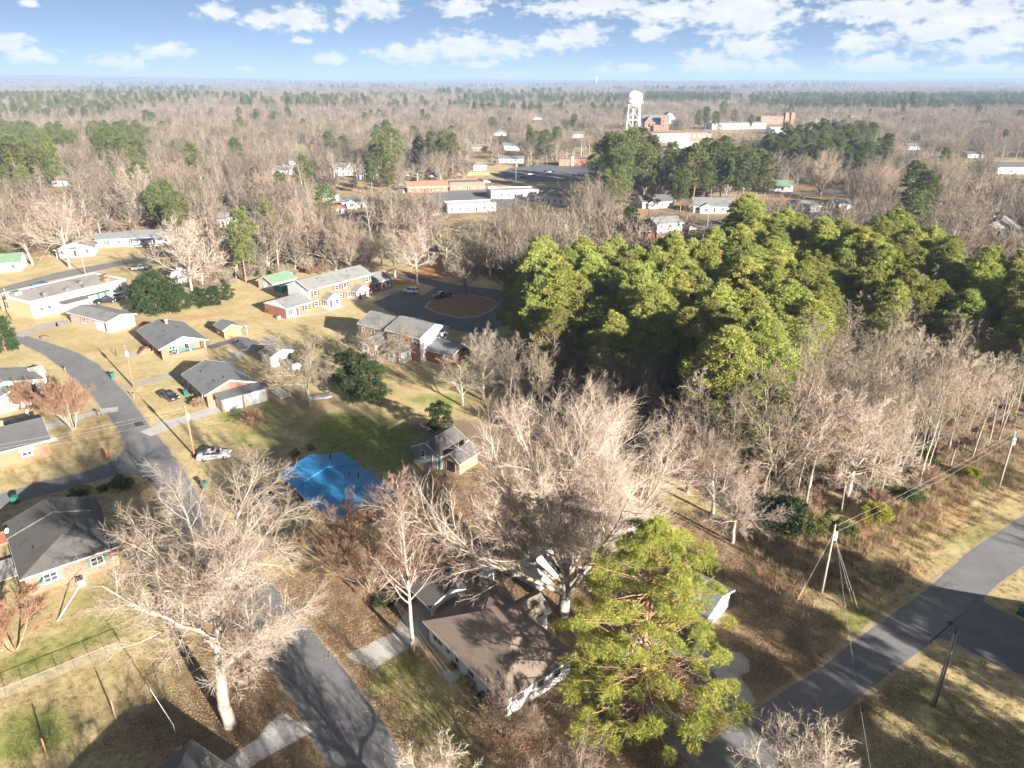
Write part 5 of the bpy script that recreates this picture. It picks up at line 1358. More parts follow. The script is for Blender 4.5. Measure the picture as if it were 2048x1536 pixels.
clump([(20, 385, 26), (45, 392, 28), (70, 385, 26), (95, 395, 24), (120, 388, 24), (10, 410, 20), (60, 415, 18), (40, 372, 26)], 'olive pine in the group above the main road oaks', 'pines above the main road oaks')
clump([(215, 345, 21), (240, 348, 22), (262, 350, 22), (288, 352, 20), (230, 330, 22)], 'pine in the row behind the porch cottage', 'pines behind the cottages')
clump([(322, 462, 17), (345, 458, 18), (368, 468, 16), (350, 475, 13)], 'bushy bright pine beside the main road', 'pines beside the main road')
clump([(1810, 455, 23), (1832, 470, 24), (1845, 465, 20)], 'lone standing pine by the back of the wood', 'pines behind the wood')
clump([(1568, 318, 24), (1590, 325, 26), (1612, 320, 25), (1640, 322, 26), (1660, 318, 25), (1690, 315, 24), (1720, 320, 22), (1765, 345, 24)], 'dark pine in the row beyond the green roofed house', 'pines beyond the green roof')
clump([(1795, 222, 30), (1820, 224, 34), (1840, 222, 28), (1395, 262, 22), (1410, 262, 24), (1430, 260, 20), (1445, 246, 26), (1060, 312, 20), (1072, 316, 18), (1500, 262, 18), (812, 226, 26), (845, 222, 28), (550, 232, 26), (580, 230, 28), (530, 300, 14)], 'solitary far pine rising over the bare woods', 'scattered far pines')
for i, (px, py, s, lb) in enumerate(((12, 705, .62, 'dense evergreen tree by the street bend'), (660, 350, .9, 'dark cedar beside the two storey white house'), (1990, 440, .8, 'dark evergreen behind the steep gabled house'), (290, 625, .72, 'dark holly thicket behind the pink outbuilding'), (315, 628, .85, 'tall holly at the corner of the brown clearing'), (340, 626, .75, 'ivy covered holly beside the brick porch house'), (362, 622, .6, 'low holly ending the holly row'), (716, 800, .75, 'dark magnolia below the dark limbed bare tree'), (745, 806, .65, 'glossy evergreen in the shaded lawn corner'), (690, 770, .5, 'evergreen behind the wide bare tree'), (880, 870, .45, 'dark evergreen behind the grey barn'), (430, 612, .4, 'low hedge evergreen at the clay edge'), (455, 600, .38, 'hedge evergreen by the garden fence'), (405, 615, .4, 'rounded evergreen starting the hedge'))):
    x, y = G(px, py); place('evergreen_tree', CED, x, y, s, i * 1.1, lb, 'tree', sz=s * rnd.uniform(.9, 1.1))

# ---- thickets of slim bare trees
THIN = [bare(101 + i, 16, 'thin', (.8, .7, .85, .65, .8, .7)[i], .016, (('bark_pale', 'twig_pale'), ('bark_grey', 'twig_grey'), ('bark_pale', 'twig_grey'), ('bark_dark', 'twig_grey'), ('bark_grey', 'twig_pale'), ('bark_grey', 'twig_red'))[i], .15) for i in range(6)]
def thicket(pxs, d, seed, lo, hi, label, group, variants, z=0):
    pts = poisson([G(px, py, z) for px, py in pxs], d, seed)
    for i, (x, y) in enumerate(pts):
        hh = rnd.uniform(lo, hi)
        place('bare_tree', THIN[variants[i % len(variants)]], x, y, hh / 16 * rnd.uniform(.9, 1.2), rnd.uniform(0, 6.28), *(label(x, y) if callable(label) else (label, 'tree', group)), sz=hh / 16)
    return len(pts)
def thin_where(x, y):
    px, py = to_px(x, y)
    if px < 1640: w = ('slim pale bare tree near the guyed pole corner of the thicket', 'thicket trees near the guyed pole')
    elif py > 960 - (px - 1700) * .33: w = ('slim pale bare tree in the thicket front row above the verge wires', 'front row of the thicket')
    elif px > 1900: w = ('slim pale bare tree in the thicket behind the verge pole with transformer', 'thicket trees behind the verge pole')
    else: w = ('slim pale bare tree deep in the thicket below the pines', 'trees deep in the thicket')
    return w[0], 'tree', w[1]
nt = thicket(((1480, 850), (1400, 890), (1390, 960), (1450, 1010), (1590, 1048), (1690, 1040), (1790, 1005), (1880, 960), (1985, 895), (2060, 840), (2140, 780), (2140, 700), (2048, 700), (1900, 705), (1720, 750), (1580, 800)), 3.1, 21, 12, 18.5, thin_where, None, (0, 1, 2, 4))
nt += thicket(((1010, 800), (1130, 792), (1250, 790), (1470, 830), (1520, 930), (1440, 985), (1340, 940), (1200, 880), (1080, 860), (1000, 850)), 3.3, 22, 9, 15.5, 'slender brown bare tree in the thicket before the pines', 'bare trees before the pines', (1, 3, 5, 2))
for i, (px, py, ty, v, lb) in enumerate(((1545, 985, 722, 3, 'broad many limbed bare tree at the front of the roadside thicket'), (1690, 1010, 790, 2, 'leaning pale bare tree at the thicket front'), (1200, 905, 740, 0, 'branchy bare tree in front of the dark pine gap'), (1320, 850, 650, 1, 'symmetrical bare tree against the pine shade'), (1425, 1030, 850, 0, 'low spreading bare tree between the great tree and the thicket'), (1465, 1085, 930, 2, 'pale crooked bare tree at the edge of the leaf covered clearing'), (1375, 985, 800, 3, 'dense round bare tree close behind the great tree'))):
    hh = tall(px, py, ty); single('bare_tree', BIG[v], px, py, i + .5, lb, s=min(1.5, hh / 15.2))
# ---- the woods of the middle distance: nearest trees singly, the rest as one
FARB = [bare(121 + i, 15, ('spread', 'fan', 'thin', 'spread')[i], .22, .05, ('bark_far', 'twig_far'), .24) for i in range(4)]
OPEN = [((-100, 480), (60, 505), (190, 470), (330, 455), (420, 470), (430, 500), (330, 540), (330, 620), (520, 560), (620, 560), (780, 520), (900, 545), (900, 700), (-100, 900)),
        ((860, 540), (1000, 560), (1040, 600), (1000, 700), (700, 800), (600, 560)), ((1190, 480), (1250, 430), (1240, 400), (1420, 395), (1600, 370), (1720, 380), (1700, 440), (1560, 470), (1480, 490), (1400, 500), (1250, 500)),
        ((1900, 325), (2200, 320), (2200, 372), (1880, 350)), ((810, 395), (980, 345), (1220, 315), (1215, 365), (1180, 425), (1060, 415), (940, 435), (850, 420)), ((1290, 262), (1660, 250), (1660, 275), (1450, 300), (1290, 310)), ((1930, 470), (2120, 455), (2120, 520), (1950, 505)),
        ((600, 395), (800, 372), (800, 395), (700, 420), (600, 430)), ((885, 500), (985, 492), (990, 540), (880, 540)), ((1030, 425), (1130, 428), (1130, 470), (1030, 466))]
pwb = PW
def is_open(x, y):
    if y < 170: return True
    p = to_px(x, y)
    if any(inpoly(p, q) for q in OPEN): return True
    for bx, by, rad, y0, L_, W_ in BUILT:
        if abs(y - by) < 200 and by > 170:
            if math.hypot(x - bx, y - by) < rad + 3: return True
            dy = by - y
            if 0 < dy < .25 * by and abs(x - bx * y / by) < rad * .85: return True
    if inpoly((x, y), PW): return True
    return False
wood = []
rr_ = random.Random(77)
for ring, (ya, yb, d) in enumerate(((170, 300, 6.6), (300, 520, 8.0), (520, 900, 9.5), (900, 1500, 12.5), (1500, 2700, 18.0))):
    ncell = 0
    y = ya
    while y < yb:
        xm = y * .76 + 40
        x = -xm
        while x < xm:
            qx, qy = x + rr_.uniform(-.45, .45) * d, y + rr_.uniform(-.45, .45) * d
            x += d
            if rr_.random() < .08 or (qy > 300 and CLEAR(qx, qy) > .5 + .1 * rr_.random()): continue
            if is_open(qx, qy): continue
            wood.append((qx, qy, ring))
        y += d
# pines are mixed in where the photograph shows green among the grey
PINEZ = [((-60, 175), (330, 178), (430, 205), (330, 215), (150, 235), (-60, 240), .25), ((-60, 255), (150, 270), (160, 300), (-60, 320), .6), ((180, 262), (300, 262), (300, 310), (200, 310), .55), ((330, 195), (700, 200), (820, 215), (500, 215), .25), ((1290, 186), (1460, 190), (1460, 200), (1290, 202), .8), ((1500, 190), (2100, 188), (2100, 215), (1500, 215), .45), ((1520, 252), (1760, 260), (1760, 330), (1540, 330), .55), ((930, 192), (1260, 190), (1260, 205), (930, 205), .4)]
near_w, rest_b, rest_p = [], [], []
for (x, y, ring) in wood:
    p = to_px(x, y, 10)
    pr = .012
    for q in PINEZ:
        if inpoly(p, q[:-1]): pr = q[-1]
    if y > 900: pr = max(pr, .22 if wavy(x, y, 31, 900) > .5 else .012)
    (rest_p if rr_.random() < pr else rest_b).append((x, y))
rest_b.sort(key=lambda q: q[1])
n_near = max(0, 300 - nt - 60)
for i, (x, y) in enumerate(rest_b[:n_near]):
    hh = rnd.uniform(10, 16.5)
    place('bare_tree', FARB[i % 4] if i % 3 else THIN[(i // 3) % 6], x, y, hh / 15 * rnd.uniform(.9, 1.15), rnd.uniform(0, 6.28), 'bare grey tree in the woods around the main road', 'tree', 'bare trees of the middle woods', sz=hh / 15)
rest_b = rest_b[n_near:]
# ---- scatter node group for what nobody could count
def scatter(name, pts, sources, label, cat, smin, smax, seed, zf=None):
    """one object: its points carry variant, turn and size; geometry nodes put the source meshes there"""
    r = np.random.default_rng(seed); P = np.array([(x, y, (zf(x, y) if zf else 0)) for x, y in pts])
    me = bpy.data.meshes.new(name); me.vertices.add(len(P)); me.vertices.foreach_set('co', P.astype(np.float32).ravel())
    a = me.attributes.new('variant', 'INT', 'POINT'); a.data.foreach_set('value', r.integers(0, len(sources), len(P)).astype(np.int32))
    a = me.attributes.new('turn', 'FLOAT_VECTOR', 'POINT'); a.data.foreach_set('vector', np.stack([r.normal(0, .03, len(P)), r.normal(0, .03, len(P)), r.uniform(0, 6.28, len(P))], 1).astype(np.float32).ravel())
    sc = r.uniform(smin, smax, len(P)); a = me.attributes.new('size', 'FLOAT_VECTOR', 'POINT')
    a.data.foreach_set('vector', np.stack([sc * r.uniform(.85, 1.25, len(P)), sc * r.uniform(.85, 1.25, len(P)), sc], 1).astype(np.float32).ravel())
    ob = link(bpy.data.objects.new(name, me)); tag(ob, label, cat, kind='stuff')
    ng = bpy.data.node_groups.new(name, 'GeometryNodeTree')
    ng.interface.new_socket('Geometry', in_out='INPUT', socket_type='NodeSocketGeometry'); ng.interface.new_socket('Geometry', in_out='OUTPUT', socket_type='NodeSocketGeometry')
    N, Lk = ng.nodes, ng.links
    gi, go, jn = N.new('NodeGroupInput'), N.new('NodeGroupOutput'), N.new('GeometryNodeJoinGeometry')
    def attr(nm, ty):
        n = N.new('GeometryNodeInputNamedAttribute'); n.data_type = ty; n.inputs['Name'].default_value = nm; return n.outputs['Attribute']
    va, tu, si = attr('variant', 'INT'), attr('turn', 'FLOAT_VECTOR'), attr('size', 'FLOAT_VECTOR')
    for i, src in enumerate(sources):
        cmp_ = N.new('FunctionNodeCompare'); cmp_.data_type = 'INT'; cmp_.operation = 'EQUAL'
        Lk.new(va, cmp_.inputs[2]); cmp_.inputs[3].default_value = i
        oi = N.new('GeometryNodeObjectInfo'); oi.inputs['Object'].default_value = src; oi.inputs['As Instance'].default_value = True
        ip = N.new('GeometryNodeInstanceOnPoints')
        Lk.new(gi.outputs[0], ip.inputs['Points']); Lk.new(cmp_.outputs[0], ip.inputs['Selection']); Lk.new(oi.outputs['Geometry'], ip.inputs['Instance'])
        Lk.new(tu, ip.inputs['Rotation']); Lk.new(si, ip.inputs['Scale']); Lk.new(ip.outputs[0], jn.inputs[0])
    Lk.new(jn.outputs[0], go.inputs[0])
    md = ob.modifiers.new('scatter', 'NODES'); md.node_group = ng
    return ob
def merged_source(name, pair):
    """trunk and crown as one mesh, kept out of the scene, for scattering"""
    V, LI, LT, MI = [], [], [], []; off = 0
    me = bpy.data.meshes.new(name)
    parts = []
    for k, m_ in enumerate(pair):
        v = np.empty(len(m_.vertices) * 3, np.float32); m_.vertices.foreach_get('co', v); v = v.reshape(-1, 3)
        li = np.empty(len(m_.loops), np.int32); m_.loops.foreach_get('vertex_index', li)
        ls = np.empty(len(m_.polygons), np.int32); m_.polygons.foreach_get('loop_start', ls)
        parts.append((v, li + off, ls + sum(len(p[1]) for p in parts), np.full(len(ls), k, np.int32))); off += len(v)
    V = np.concatenate([p[0] for p in parts]); LI = np.concatenate([p[1] for p in parts]); LS = np.concatenate([p[2] for p in parts]); MI = np.concatenate([p[3] for p in parts])
    me.vertices.add(len(V)); me.vertices.foreach_set('co', V.ravel()); me.loops.add(len(LI)); me.loops.foreach_set('vertex_index', LI)
    me.polygons.add(len(LS)); me.polygons.foreach_set('loop_start', LS); me.polygons.foreach_set('material_index', MI); me.update(calc_edges=True)
    for m_ in pair: me.materials.append(m_.materials[0])
    return bpy.data.objects.new(name, me)
hz = lambda x, y: float(hill(np.array([x]), np.array([y]))[0])
srcB = [merged_source('bare_source', p) for p in FARB]
srcP = [merged_source('pine_source', p) for p in PFAR]
scatter('bare_woodland', rest_b, srcB, 'grey brown leafless woods covering the middle distance and the hills', 'woods', .7, 1.28, 1, hz)
scatter('pine_woodland', rest_p, srcP, 'far off evergreen pines mixed through the leafless woods', 'woods', .6, 1.0, 2, hz)
FARTOP = []
for k in range(9000):
    y = rr_.uniform(2650, 7000) if k % 3 else rr_.uniform(2650, 4200); x = rr_.uniform(-.78, .78) * y
    FARTOP.append((x, y))
scatter('distant_woodland', [p for p in FARTOP if wavy(p[0], p[1], 31, 1800) <= .6], srcB[:2], 'faint leafless woods far out on the plain', 'woods', 1.0, 1.9, 5, hz)
scatter('distant_pinewood', [p for p in FARTOP if wavy(p[0], p[1], 31, 1800) > .6], srcP, 'faint dark pine woods far out on the plain', 'woods', .9, 1.5, 6, hz)

# ------------------------------------------------------------------ poles and wires
def utility_pole(px, py, h, label, arm_yaw=-50, arm=True, can=True, mat='pole_wood', lean=(0, 0)):
    x, y = G(px, py)
    o = thing('utility_pole', label, 'pole', (x, y, 0), arm_yaw)
    MB().tube([(0, 0, -.3), (0, 0, h * .5), (0, 0, h)], .16, 10, .105).build('pole', M[mat], o, True)
    if arm:
        a = MB().box(-.06, .06, -1.1, 1.1, h - .45, h - .33).build('crossarm', M[mat], o)
        for q in (-1, -.45, .45, 1):
            MB().lathe([(.03, 0), (.06, .05), (.06, .13), (.03, .18)], 8, (0, q, h - .33)).build('insulator', M['porcelain'], a, True)
    else:
        MB().lathe([(.03, 0), (.07, .06), (.07, .18), (.03, .24)], 8, (0, 0, h)).build('insulator', M['porcelain'], o, True)
    if can:
        t_ = MB().lathe([(.02, 0), (.27, .02), (.28, .1), (.28, .9), (.25, .98), (.05, 1.02)], 14, (.42, 0, h - 1.9)).build('transformer', M['porcelain'], o, True)
        MB().box(.12, .18, -.05, .05, h - 1.7, h - 1.1).build('bracket', M['galv'], t_)
        MB().lathe([(.04, 0), (.06, .05), (.03, .25)], 8, (.42, .1, h - .9)).build('bushing', M['porcelain'], t_, True)
    return Vector((x, y, h))
def wire(a, b, sag, label, r=.011, n=14, group=None):
    a, b = Vector(a), Vector(b)
    pts = [a.lerp(b, i / n) - Vector((0, 0, sag * 4 * (i / n) * (1 - i / n))) for i in range(n + 1)]
    return tag(MB().tube(pts, r, 5).build('power_line', M['wire']), label, 'wire', group)
p1 = utility_pole(267, 774, 8.2, 'brown utility pole with transformer in front of the brick porch house', arm=False)
p2 = utility_pole(389, 912, 8.3, 'brown utility pole with transformer beside the white police car', arm=False)
p3 = utility_pole(1643, 1186, 9.0, 'weathered utility pole with guy wires at the thicket corner', 40, False, True, 'pole_grey')
p4 = utility_pole(1997, 976, 8.8, 'grey utility pole with transformer on the verge of the diagonal road', 40, False, True, 'pole_grey')
p5 = utility_pole(26, 643, 8.0, 'dark utility pole in front of the store end wall', 60, False, True)
p6 = utility_pole(172, 552, 9.0, 'pale utility pole on the main road behind the store', 20, True, False, 'pole_grey')
p7 = utility_pole(420, 488, 9.5, 'slim grey pole on the main road by the rambling house', 20, True, False, 'pole_grey')
p8 = utility_pole(808, 424, 10, 'far pole with transformer at the road fork', 20, True, True, 'pole_grey')
p9 = utility_pole(1032, 362, 10, 'far pole with two white transformers by the shaded lot', 20, True, True, 'pole_grey')
utility_pole(1412, 478, 9, 'thin bare pole in the yard of the farmhouse', 0, False, False, 'pole_grey')
utility_pole(1573, 372, 9, 'far white pole behind the green roofed house', 0, True, False, 'pole_grey')
off2 = Vector((-64, 46, 8)); offN = Vector((-95, 74, 8.5))
for i, dz in enumerate((0, -.55, -1.5)):
    wire(p2 + Vector((0, 0, dz)), Vector((-92, 80, 8.0 + dz)), .9, ('upper', 'middle', 'lower')[i] + ' wire of the line from the police car pole over the side street')
    wire(p2 + Vector((0, 0, dz)), p1 + Vector((0, 0, dz)), .25, ('upper', 'middle', 'lower')[i] + ' wire slung between the two brown street poles')
wire(p1, p5, .8, 'wire slung from the porch house pole to the store pole')
wire(p2 - Vector((0, 0, 1.2)), (-44.5, 103, 2.9), .3, 'service drop from the police car pole to the patio house')
wire(p2 - Vector((0, 0, 1.2)), Vector((*G(640, 1000), 3.2)), .5, 'service drop from the police car pole to the blue roofed house')
for i, dz in enumerate((0, -.9)):
    wire(p3 + Vector((0, 0, dz)), p4 + Vector((0, 0, dz)), .5, ('upper', 'lower')[i] + ' wire slung between the two verge poles', .013)
    wire(p4 + Vector((0, 0, dz)), (135, 135, 9 + dz), .5, ('upper', 'lower')[i] + ' wire running on from the verge pole along the road', .013)
wire(p3, (25, 35, 8.5), .6, 'wire dropping from the guyed pole over the diagonal road', .013)
for i, dx in enumerate((-.5, 0, .5)): wire(Vector((*G(895, 1440), 5.5)) + Vector((dx, 0, 0)), Vector((*G(800, 1290), 5.4)) + Vector((dx * .5, 0, 0)), .1, ('street side', 'middle', 'house side')[i] + ' strand of the cable bundle over the lawn beside the white house', .012)
for a, b in ((p6, p7), (p7, p8)):
    for q in (-1, 1): wire(a + Vector((q * .7, q * .7, -.3)), b + Vector((q * .7, q * .7, -.3)), 1.0, 'overhead wire along the main road', .02, group='wires along the main road')
wire(p6, (-150, 150, 8.5), .8, 'wire running on from the main road pole past the store', .013)
for i, (px, py) in enumerate(((1592, 1207), (1706, 1212), (1716, 1220))):
    b = G3(px, py); o = thing('guy_wire', ('guy wire bracing the thicket corner pole on the shed side', 'inner guy wire bracing the thicket corner pole on the road side', 'outer guy wire bracing the thicket corner pole on the road side')[i], 'guy wire', b)
    MB().tube([(0, 0, 0), p3 - b - Vector((0, 0, .9))], .015, 5).build('cable', M['wire'], o)
    d = (p3 - b).normalized(); MB().tube([d * .0, d * 2.2], .03, 6).build('guard', M['paint_yellow'], o)
# lamp pole at right
x, y = G(1867, 1413)
o = thing('lamp_pole', 'double grey lamp pole with dark lamp head beside the side road', 'lamp pole', (x, y, 0))
MB().tube([(-.12, 0, -.2), (-.12, 0, 8.6)], .09, 10).build('pole', M['pole_grey'], o, True); MB().tube([(.12, 0, -.2), (.12, 0, 8.6)], .09, 10).build('pole', M['galv'], o, True)
a = MB().tube([(0, 0, 8.5), (0, 0, 9.4), (-.3, .2, 9.55)], .04, 8).build('arm', M['dark'], o, True)
MB().lathe([(.05, 0), (.22, .05), (.25, .16), (.14, .3), (.04, .34)], 12, (-.45, .3, 9.4)).build('lamp_head', M['dark'], a, True)
# ------------------------------------------------------------------ vehicles
def car(name, label, px, py, yaw, paint, kind='sedan', L=4.8, w=1.82, lightbar=False, lettering=None, cat='car', world=None, group=None):
    x, y = world or G(px, py)
    o = thing(name, label, cat, (x, y, .025), yaw, group)
    hw = w / 2
    P_ = {'sedan': dict(bz=[(0, .45, .55), (.03, .30, .72), (.12, .24, .80), (.30, .22, .92), (.5, .22, .95), (.78, .22, .97), (.95, .26, .93), (1, .42, .80)], roof=(.33, .44, .67, .84), rz=1.42),
          'suv': dict(bz=[(0, .5, .62), (.03, .34, .85), (.12, .28, .95), (.28, .26, 1.03), (.5, .26, 1.05), (.8, .26, 1.06), (.97, .3, 1.04), (1, .5, .95)], roof=(.27, .37, .86, .97), rz=1.68),
          'pickup': dict(bz=[(0, .55, .70), (.03, .40, 1.0), (.1, .36, 1.08), (.26, .35, 1.12), (.5, .35, 1.12), (.62, .35, 1.12), (.97, .4, 1.10), (1, .55, 1.05)], roof=(.26, .36, .55, .62), rz=1.85)}[kind]
    m = MB(); sec = []
    for t_, zb, zt in P_['bz']:
        k = (.86 if t_ in (0, 1) else .97 if t_ < .1 or t_ > .94 else 1.0) * hw; xx = (.5 - t_) * L
        sec.append([(xx, -k * .92, zb), (xx, -k, zb + .12), (xx, -k * .985, (zb + zt) / 2 + .08), (xx, -k * .90, zt), (xx, 0, zt + .035), (xx, k * .90, zt), (xx, k * .985, (zb + zt) / 2 + .08), (xx, k, zb + .12), (xx, k * .92, zb)])
    n = len(sec[0]); m.v = [p for s_ in sec for p in s_]
    m.f = [(i * n + j, i * n + (j + 1) % n, (i + 1) * n + (j + 1) % n, (i + 1) * n + j) for i in range(len(sec) - 1) for j in range(n)] + [tuple(range(n))[::-1], tuple(range((len(sec) - 1) * n, len(sec) * n))]
    body = m.build('body', PAINT[paint], o, True)
    a, b, c_, d = [(.5 - q) * L for q in P_['roof']]; zt, rz = P_['bz'][4][2] - .02, P_['rz']; k0, k1 = hw * .885, hw * .70
    def quad(name, pts, mat, par): 
        c0 = sum((Vector(p) for p in pts), Vector()) / 4; nv = (Vector(pts[1]) - Vector(pts[0])).cross(Vector(pts[3]) - Vector(pts[0])).normalized()
        cc = Vector(((a + d) / 2, 0, zt)); nv = nv if nv.dot(c0 - cc) > 0 else -nv
        q = [c0 + (Vector(p) - c0) * .94 + nv * .012 for p in pts]; q2 = [p - nv * .02 for p in q]
        MB().add(q + q2, [(0, 1, 2, 3), (7, 6, 5, 4)] + [(i, i + 4, (i + 1) % 4 + 4, (i + 1) % 4) for i in range(4)]).build(name, mat, par)
    cab = MB().add([(a, -k0, zt), (a, k0, zt), (b, -k1, rz - .04), (b, k1, rz - .04), (c_, -k1, rz), (c_, k1, rz), (d, -k0, zt), (d, k0, zt)], [(0, 1, 3, 2), (2, 3, 5, 4), (4, 5, 7, 6), (0, 2, 4, 6), (1, 7, 5, 3), (0, 6, 7, 1)])
    cabin = cab.build('cabin', PAINT[paint], o)
    quad('windscreen', [(a, -k0, zt + .03), (a, k0, zt + .03), (b, k1, rz - .06), (b, -k1, rz - .06)], M['glass'], cabin)
    quad('rear_window', [(d, k0, zt + .03), (d, -k0, zt + .03), (c_, -k1, rz - .03), (c_, k1, rz - .03)], M['glass'], cabin)
    xm, xt = (a + d) / 2 - .1, (b + c_) / 2 - .1
    for s_ in (-1, 1):
        quad('side_window', [(a, s_ * k0, zt + .03), (xm, s_ * k0, zt + .03), (xt, s_ * k1, rz - .04), (b, s_ * k1, rz - .06)], M['glass'], cabin)
        quad('side_window', [(xm, s_ * k0, zt + .03), (d, s_ * k0, zt + .03), (c_, s_ * k1, rz - .03), (xt, s_ * k1, rz - .04)], M['glass'], cabin)
        MB().box(L / 2 - .16, L / 2 - .02, s_ * hw * .62 - .2, s_ * hw * .62 + .2, .60, .74).build('headlight', M['lamp_clear'], o)
        MB().box(-L / 2 + .01, -L / 2 + .1, s_ * hw * .66 - .17, s_ * hw * .66 + .17, .72, .88).build('tail_light', M['lamp_red'], o)
        MB().box(a - .12, a + .1, s_ * hw * 1.0 - .1, s_ * hw * 1.0 + .1, zt, zt + .13).build('mirror', PAINT[paint], o)
        for fx in (.31, -.30):
            R = .34 if kind == 'sedan' else .40
            wh = MB().lathe([(R * .6, -.11), (R * .96, -.11), (R, -.07), (R, .07), (R * .96, .11), (R * .6, .11)], 16)
            wh.v = [(p[0], p[2], p[1]) for p in wh.v]; ty = wh.build('wheel', M['tyre'], o, True); ty.location = (fx * L, s_ * (hw - .10), R)
            rm = MB().lathe([(.02, -.118), (R * .62, -.114), (R * .62, .114), (.02, .118)], 12); rm.v = [(p[0], p[2], p[1]) for p in rm.v]; rm.build('rim', M['rim'], ty, True)
    MB().box(L / 2 - .06, L / 2 + .03, -hw * .45, hw * .45, .42, .62).build('grille', M['dark'], o)
    if kind == 'pickup':
        MB().box(-.46 * L, -.13 * L, -hw * .8, hw * .8, 1.128, 1.15).build('bed', M['dark'], o)
    if lightbar:
        lb = MB().box(b - .55, b - .25, -.55, .55, rz + .02, rz + .12).build('light_bar', M['dark'], o)
        MB().box(b - .54, b - .26, .15, .56, rz + .03, rz + .135).build('blue_lens', M['lettering_blue'], lb); MB().box(b - .54, b - .26, -.56, -.15, rz + .03, rz + .135).build('red_lens', M['lamp_red'], lb)
    if lettering:
        for s_ in (-1, 1):
            cu = bpy.data.curves.new('lettering', 'FONT'); cu.body = lettering; cu.size = .42; cu.align_x = 'CENTER'; cu.extrude = .004; cu.materials.append(M['lettering_blue'])
            tmp = bpy.data.objects.new('lettering', cu); dg = bpy.context.evaluated_depsgraph_get()
            me = bpy.data.meshes.new_from_object(tmp); bpy.data.objects.remove(tmp)
            lo = link(bpy.data.objects.new('lettering', me), body); lo.location = (-.1, s_ * (hw + .012), .55); lo.rotation_euler = (math.pi / 2, 0, 0 if s_ < 0 else math.pi)
    return o
car('police_car', 'white police sedan with blue lettering parked on the lawn', 430, 916, 14, 'white', 'sedan', 5.0, 1.9, True, 'POLICE')
car('parked_car', 'black sedan parked on the grass by the brick house steps', 340, 797, -38, 'black', 'sedan', 4.8)
car('parked_car', 'dark blue car half hidden under the bare crown beside the blue roofed house', 534, 1000, -45, 'blue', 'sedan', 4.6)
car('parked_car', 'white estate car at the kerb of the apartment lot', 822, 586, 160, 'white', 'suv', 4.7)
car('pickup_truck', 'black pickup truck parked beside the planted island', 884, 596, 218, 'black', 'pickup', 5.6, 1.95, cat='truck')
car('pickup_truck', 'black pickup truck behind the white store', 213, 606, 22, 'black', 'pickup', 5.5, 1.95, cat='truck')
car('parked_car', 'silver van parked at the end of the store', 247, 596, 60, 'silver', 'suv', 4.9)
car('parked_car', 'dark car driving along the main road', 83, 572, 18, 'blue', 'sedan', 4.6)
car('parked_car', 'silver suv beside the two storey white house', 1379, 461, 10, 'silver', 'suv', 4.8)
car('parked_car', 'dark car behind the pine tops near the brick based house', 1378, 480, 15, 'blue', 'sedan', 4.6)
car('pickup_truck', 'silver pickup on the gravel lane by the farmhouse', 1448, 446, 5, 'silver', 'pickup', 5.4, cat='truck')
car('parked_car', 'black suv outside the porch cottage', 236, 489, 20, 'black', 'suv', 4.6)
for px, py, yw, pc, kd, lb in ((825, 428, 30, 'black', 'sedan', 'black car left in the shade below the store lot'), (870, 432, 20, 'white', 'suv', 'white suv in the shade below the store lot'), (850, 356, 10, 'silver', 'sedan', 'silver car behind the red roofed shop'), (868, 354, 10, 'white', 'sedan', 'white car behind the red roofed shop'),
                           (972, 366, 20, 'white', 'suv', 'white suv at the corner of the flat brick shop'), (985, 376, 15, 'white', 'sedan', 'white car in front of the low white store'), (968, 376, 80, 'silver', 'sedan', 'silver car nosed up to the brick shop'), (1042, 357, 20, 'black', 'suv', 'black car at the near end of the shaded lot'), (1060, 350, 20, 'white', 'sedan', 'white car in the shaded lot'),
                           (1095, 346, 30, 'silver', 'suv', 'silver van under the pole in the shaded lot'), (1105, 345, 30, 'black', 'suv', 'black van under the pole in the shaded lot'), (1160, 352, 5, 'blue', 'sedan', 'dark blue car at the far end of the shaded lot'), (1050, 440, 70, 'grey', 'sedan', 'grey car in the tree screened yard'), (1065, 452, 75, 'blue', 'sedan', 'blue car in the tree screened yard'), (1150, 448, 10, 'grey', 'suv', 'grey van on the far side of the tree screened yard'),
                           (280, 540, 30, 'silver', 'pickup', 'silver pickup among brush by the main road'), (1990, 1010, 0, None, None, None)):
    if pc: car('parked_car', lb, px, py, yw, pc, kd)
# ------------------------------------------------------------------ street furniture
def bin_(px, py, yaw, label, s=1.0):
    x, y = G(px, py); o = thing('wheelie_bin', label, 'bin', (x, y, .02), yaw); o.scale = (s, s, s)
    MB().add([(-.24, -.28, .08), (.24, -.28, .08), (.24, .28, .08), (-.24, .28, .08), (-.31, -.36, 1.0), (.31, -.36, 1.0), (.31, .38, 1.0), (-.31, .38, 1.0)], [(3, 2, 1, 0), (4, 5, 6, 7), (0, 1, 5, 4), (1, 2, 6, 5), (2, 3, 7, 6), (3, 0, 4, 7)]).build('body', M['bin_green'], o)
    MB().add([(-.34, -.42, 1.0), (.34, -.42, 1.0), (.34, .42, 1.04), (-.34, .42, 1.04), (-.3, -.36, 1.08), (.3, -.36, 1.08), (.3, .36, 1.13), (-.3, .36, 1.13)], [(3, 2, 1, 0), (4, 5, 6, 7), (0, 1, 5, 4), (1, 2, 6, 5), (2, 3, 7, 6), (3, 0, 4, 7)]).build('lid', M['bin_green'], o)
    MB().tube([(-.25, .46, .98), (.25, .46, .98)], .025, 6).build('handle', M['bin_green'], o)
    for q in (-1, 1):
        w_ = MB().lathe([(.02, -.03), (.14, -.03), (.14, .03), (.02, .03)], 10); w_.v = [(p[2] + q * .29, p[0] + .26, p[1] + .14) for p in w_.v]; w_.build('wheel', M['tyre'], o, True)
bin_(226, 757, 40, 'green wheelie bin at the kerb below the porch house', 1.15)
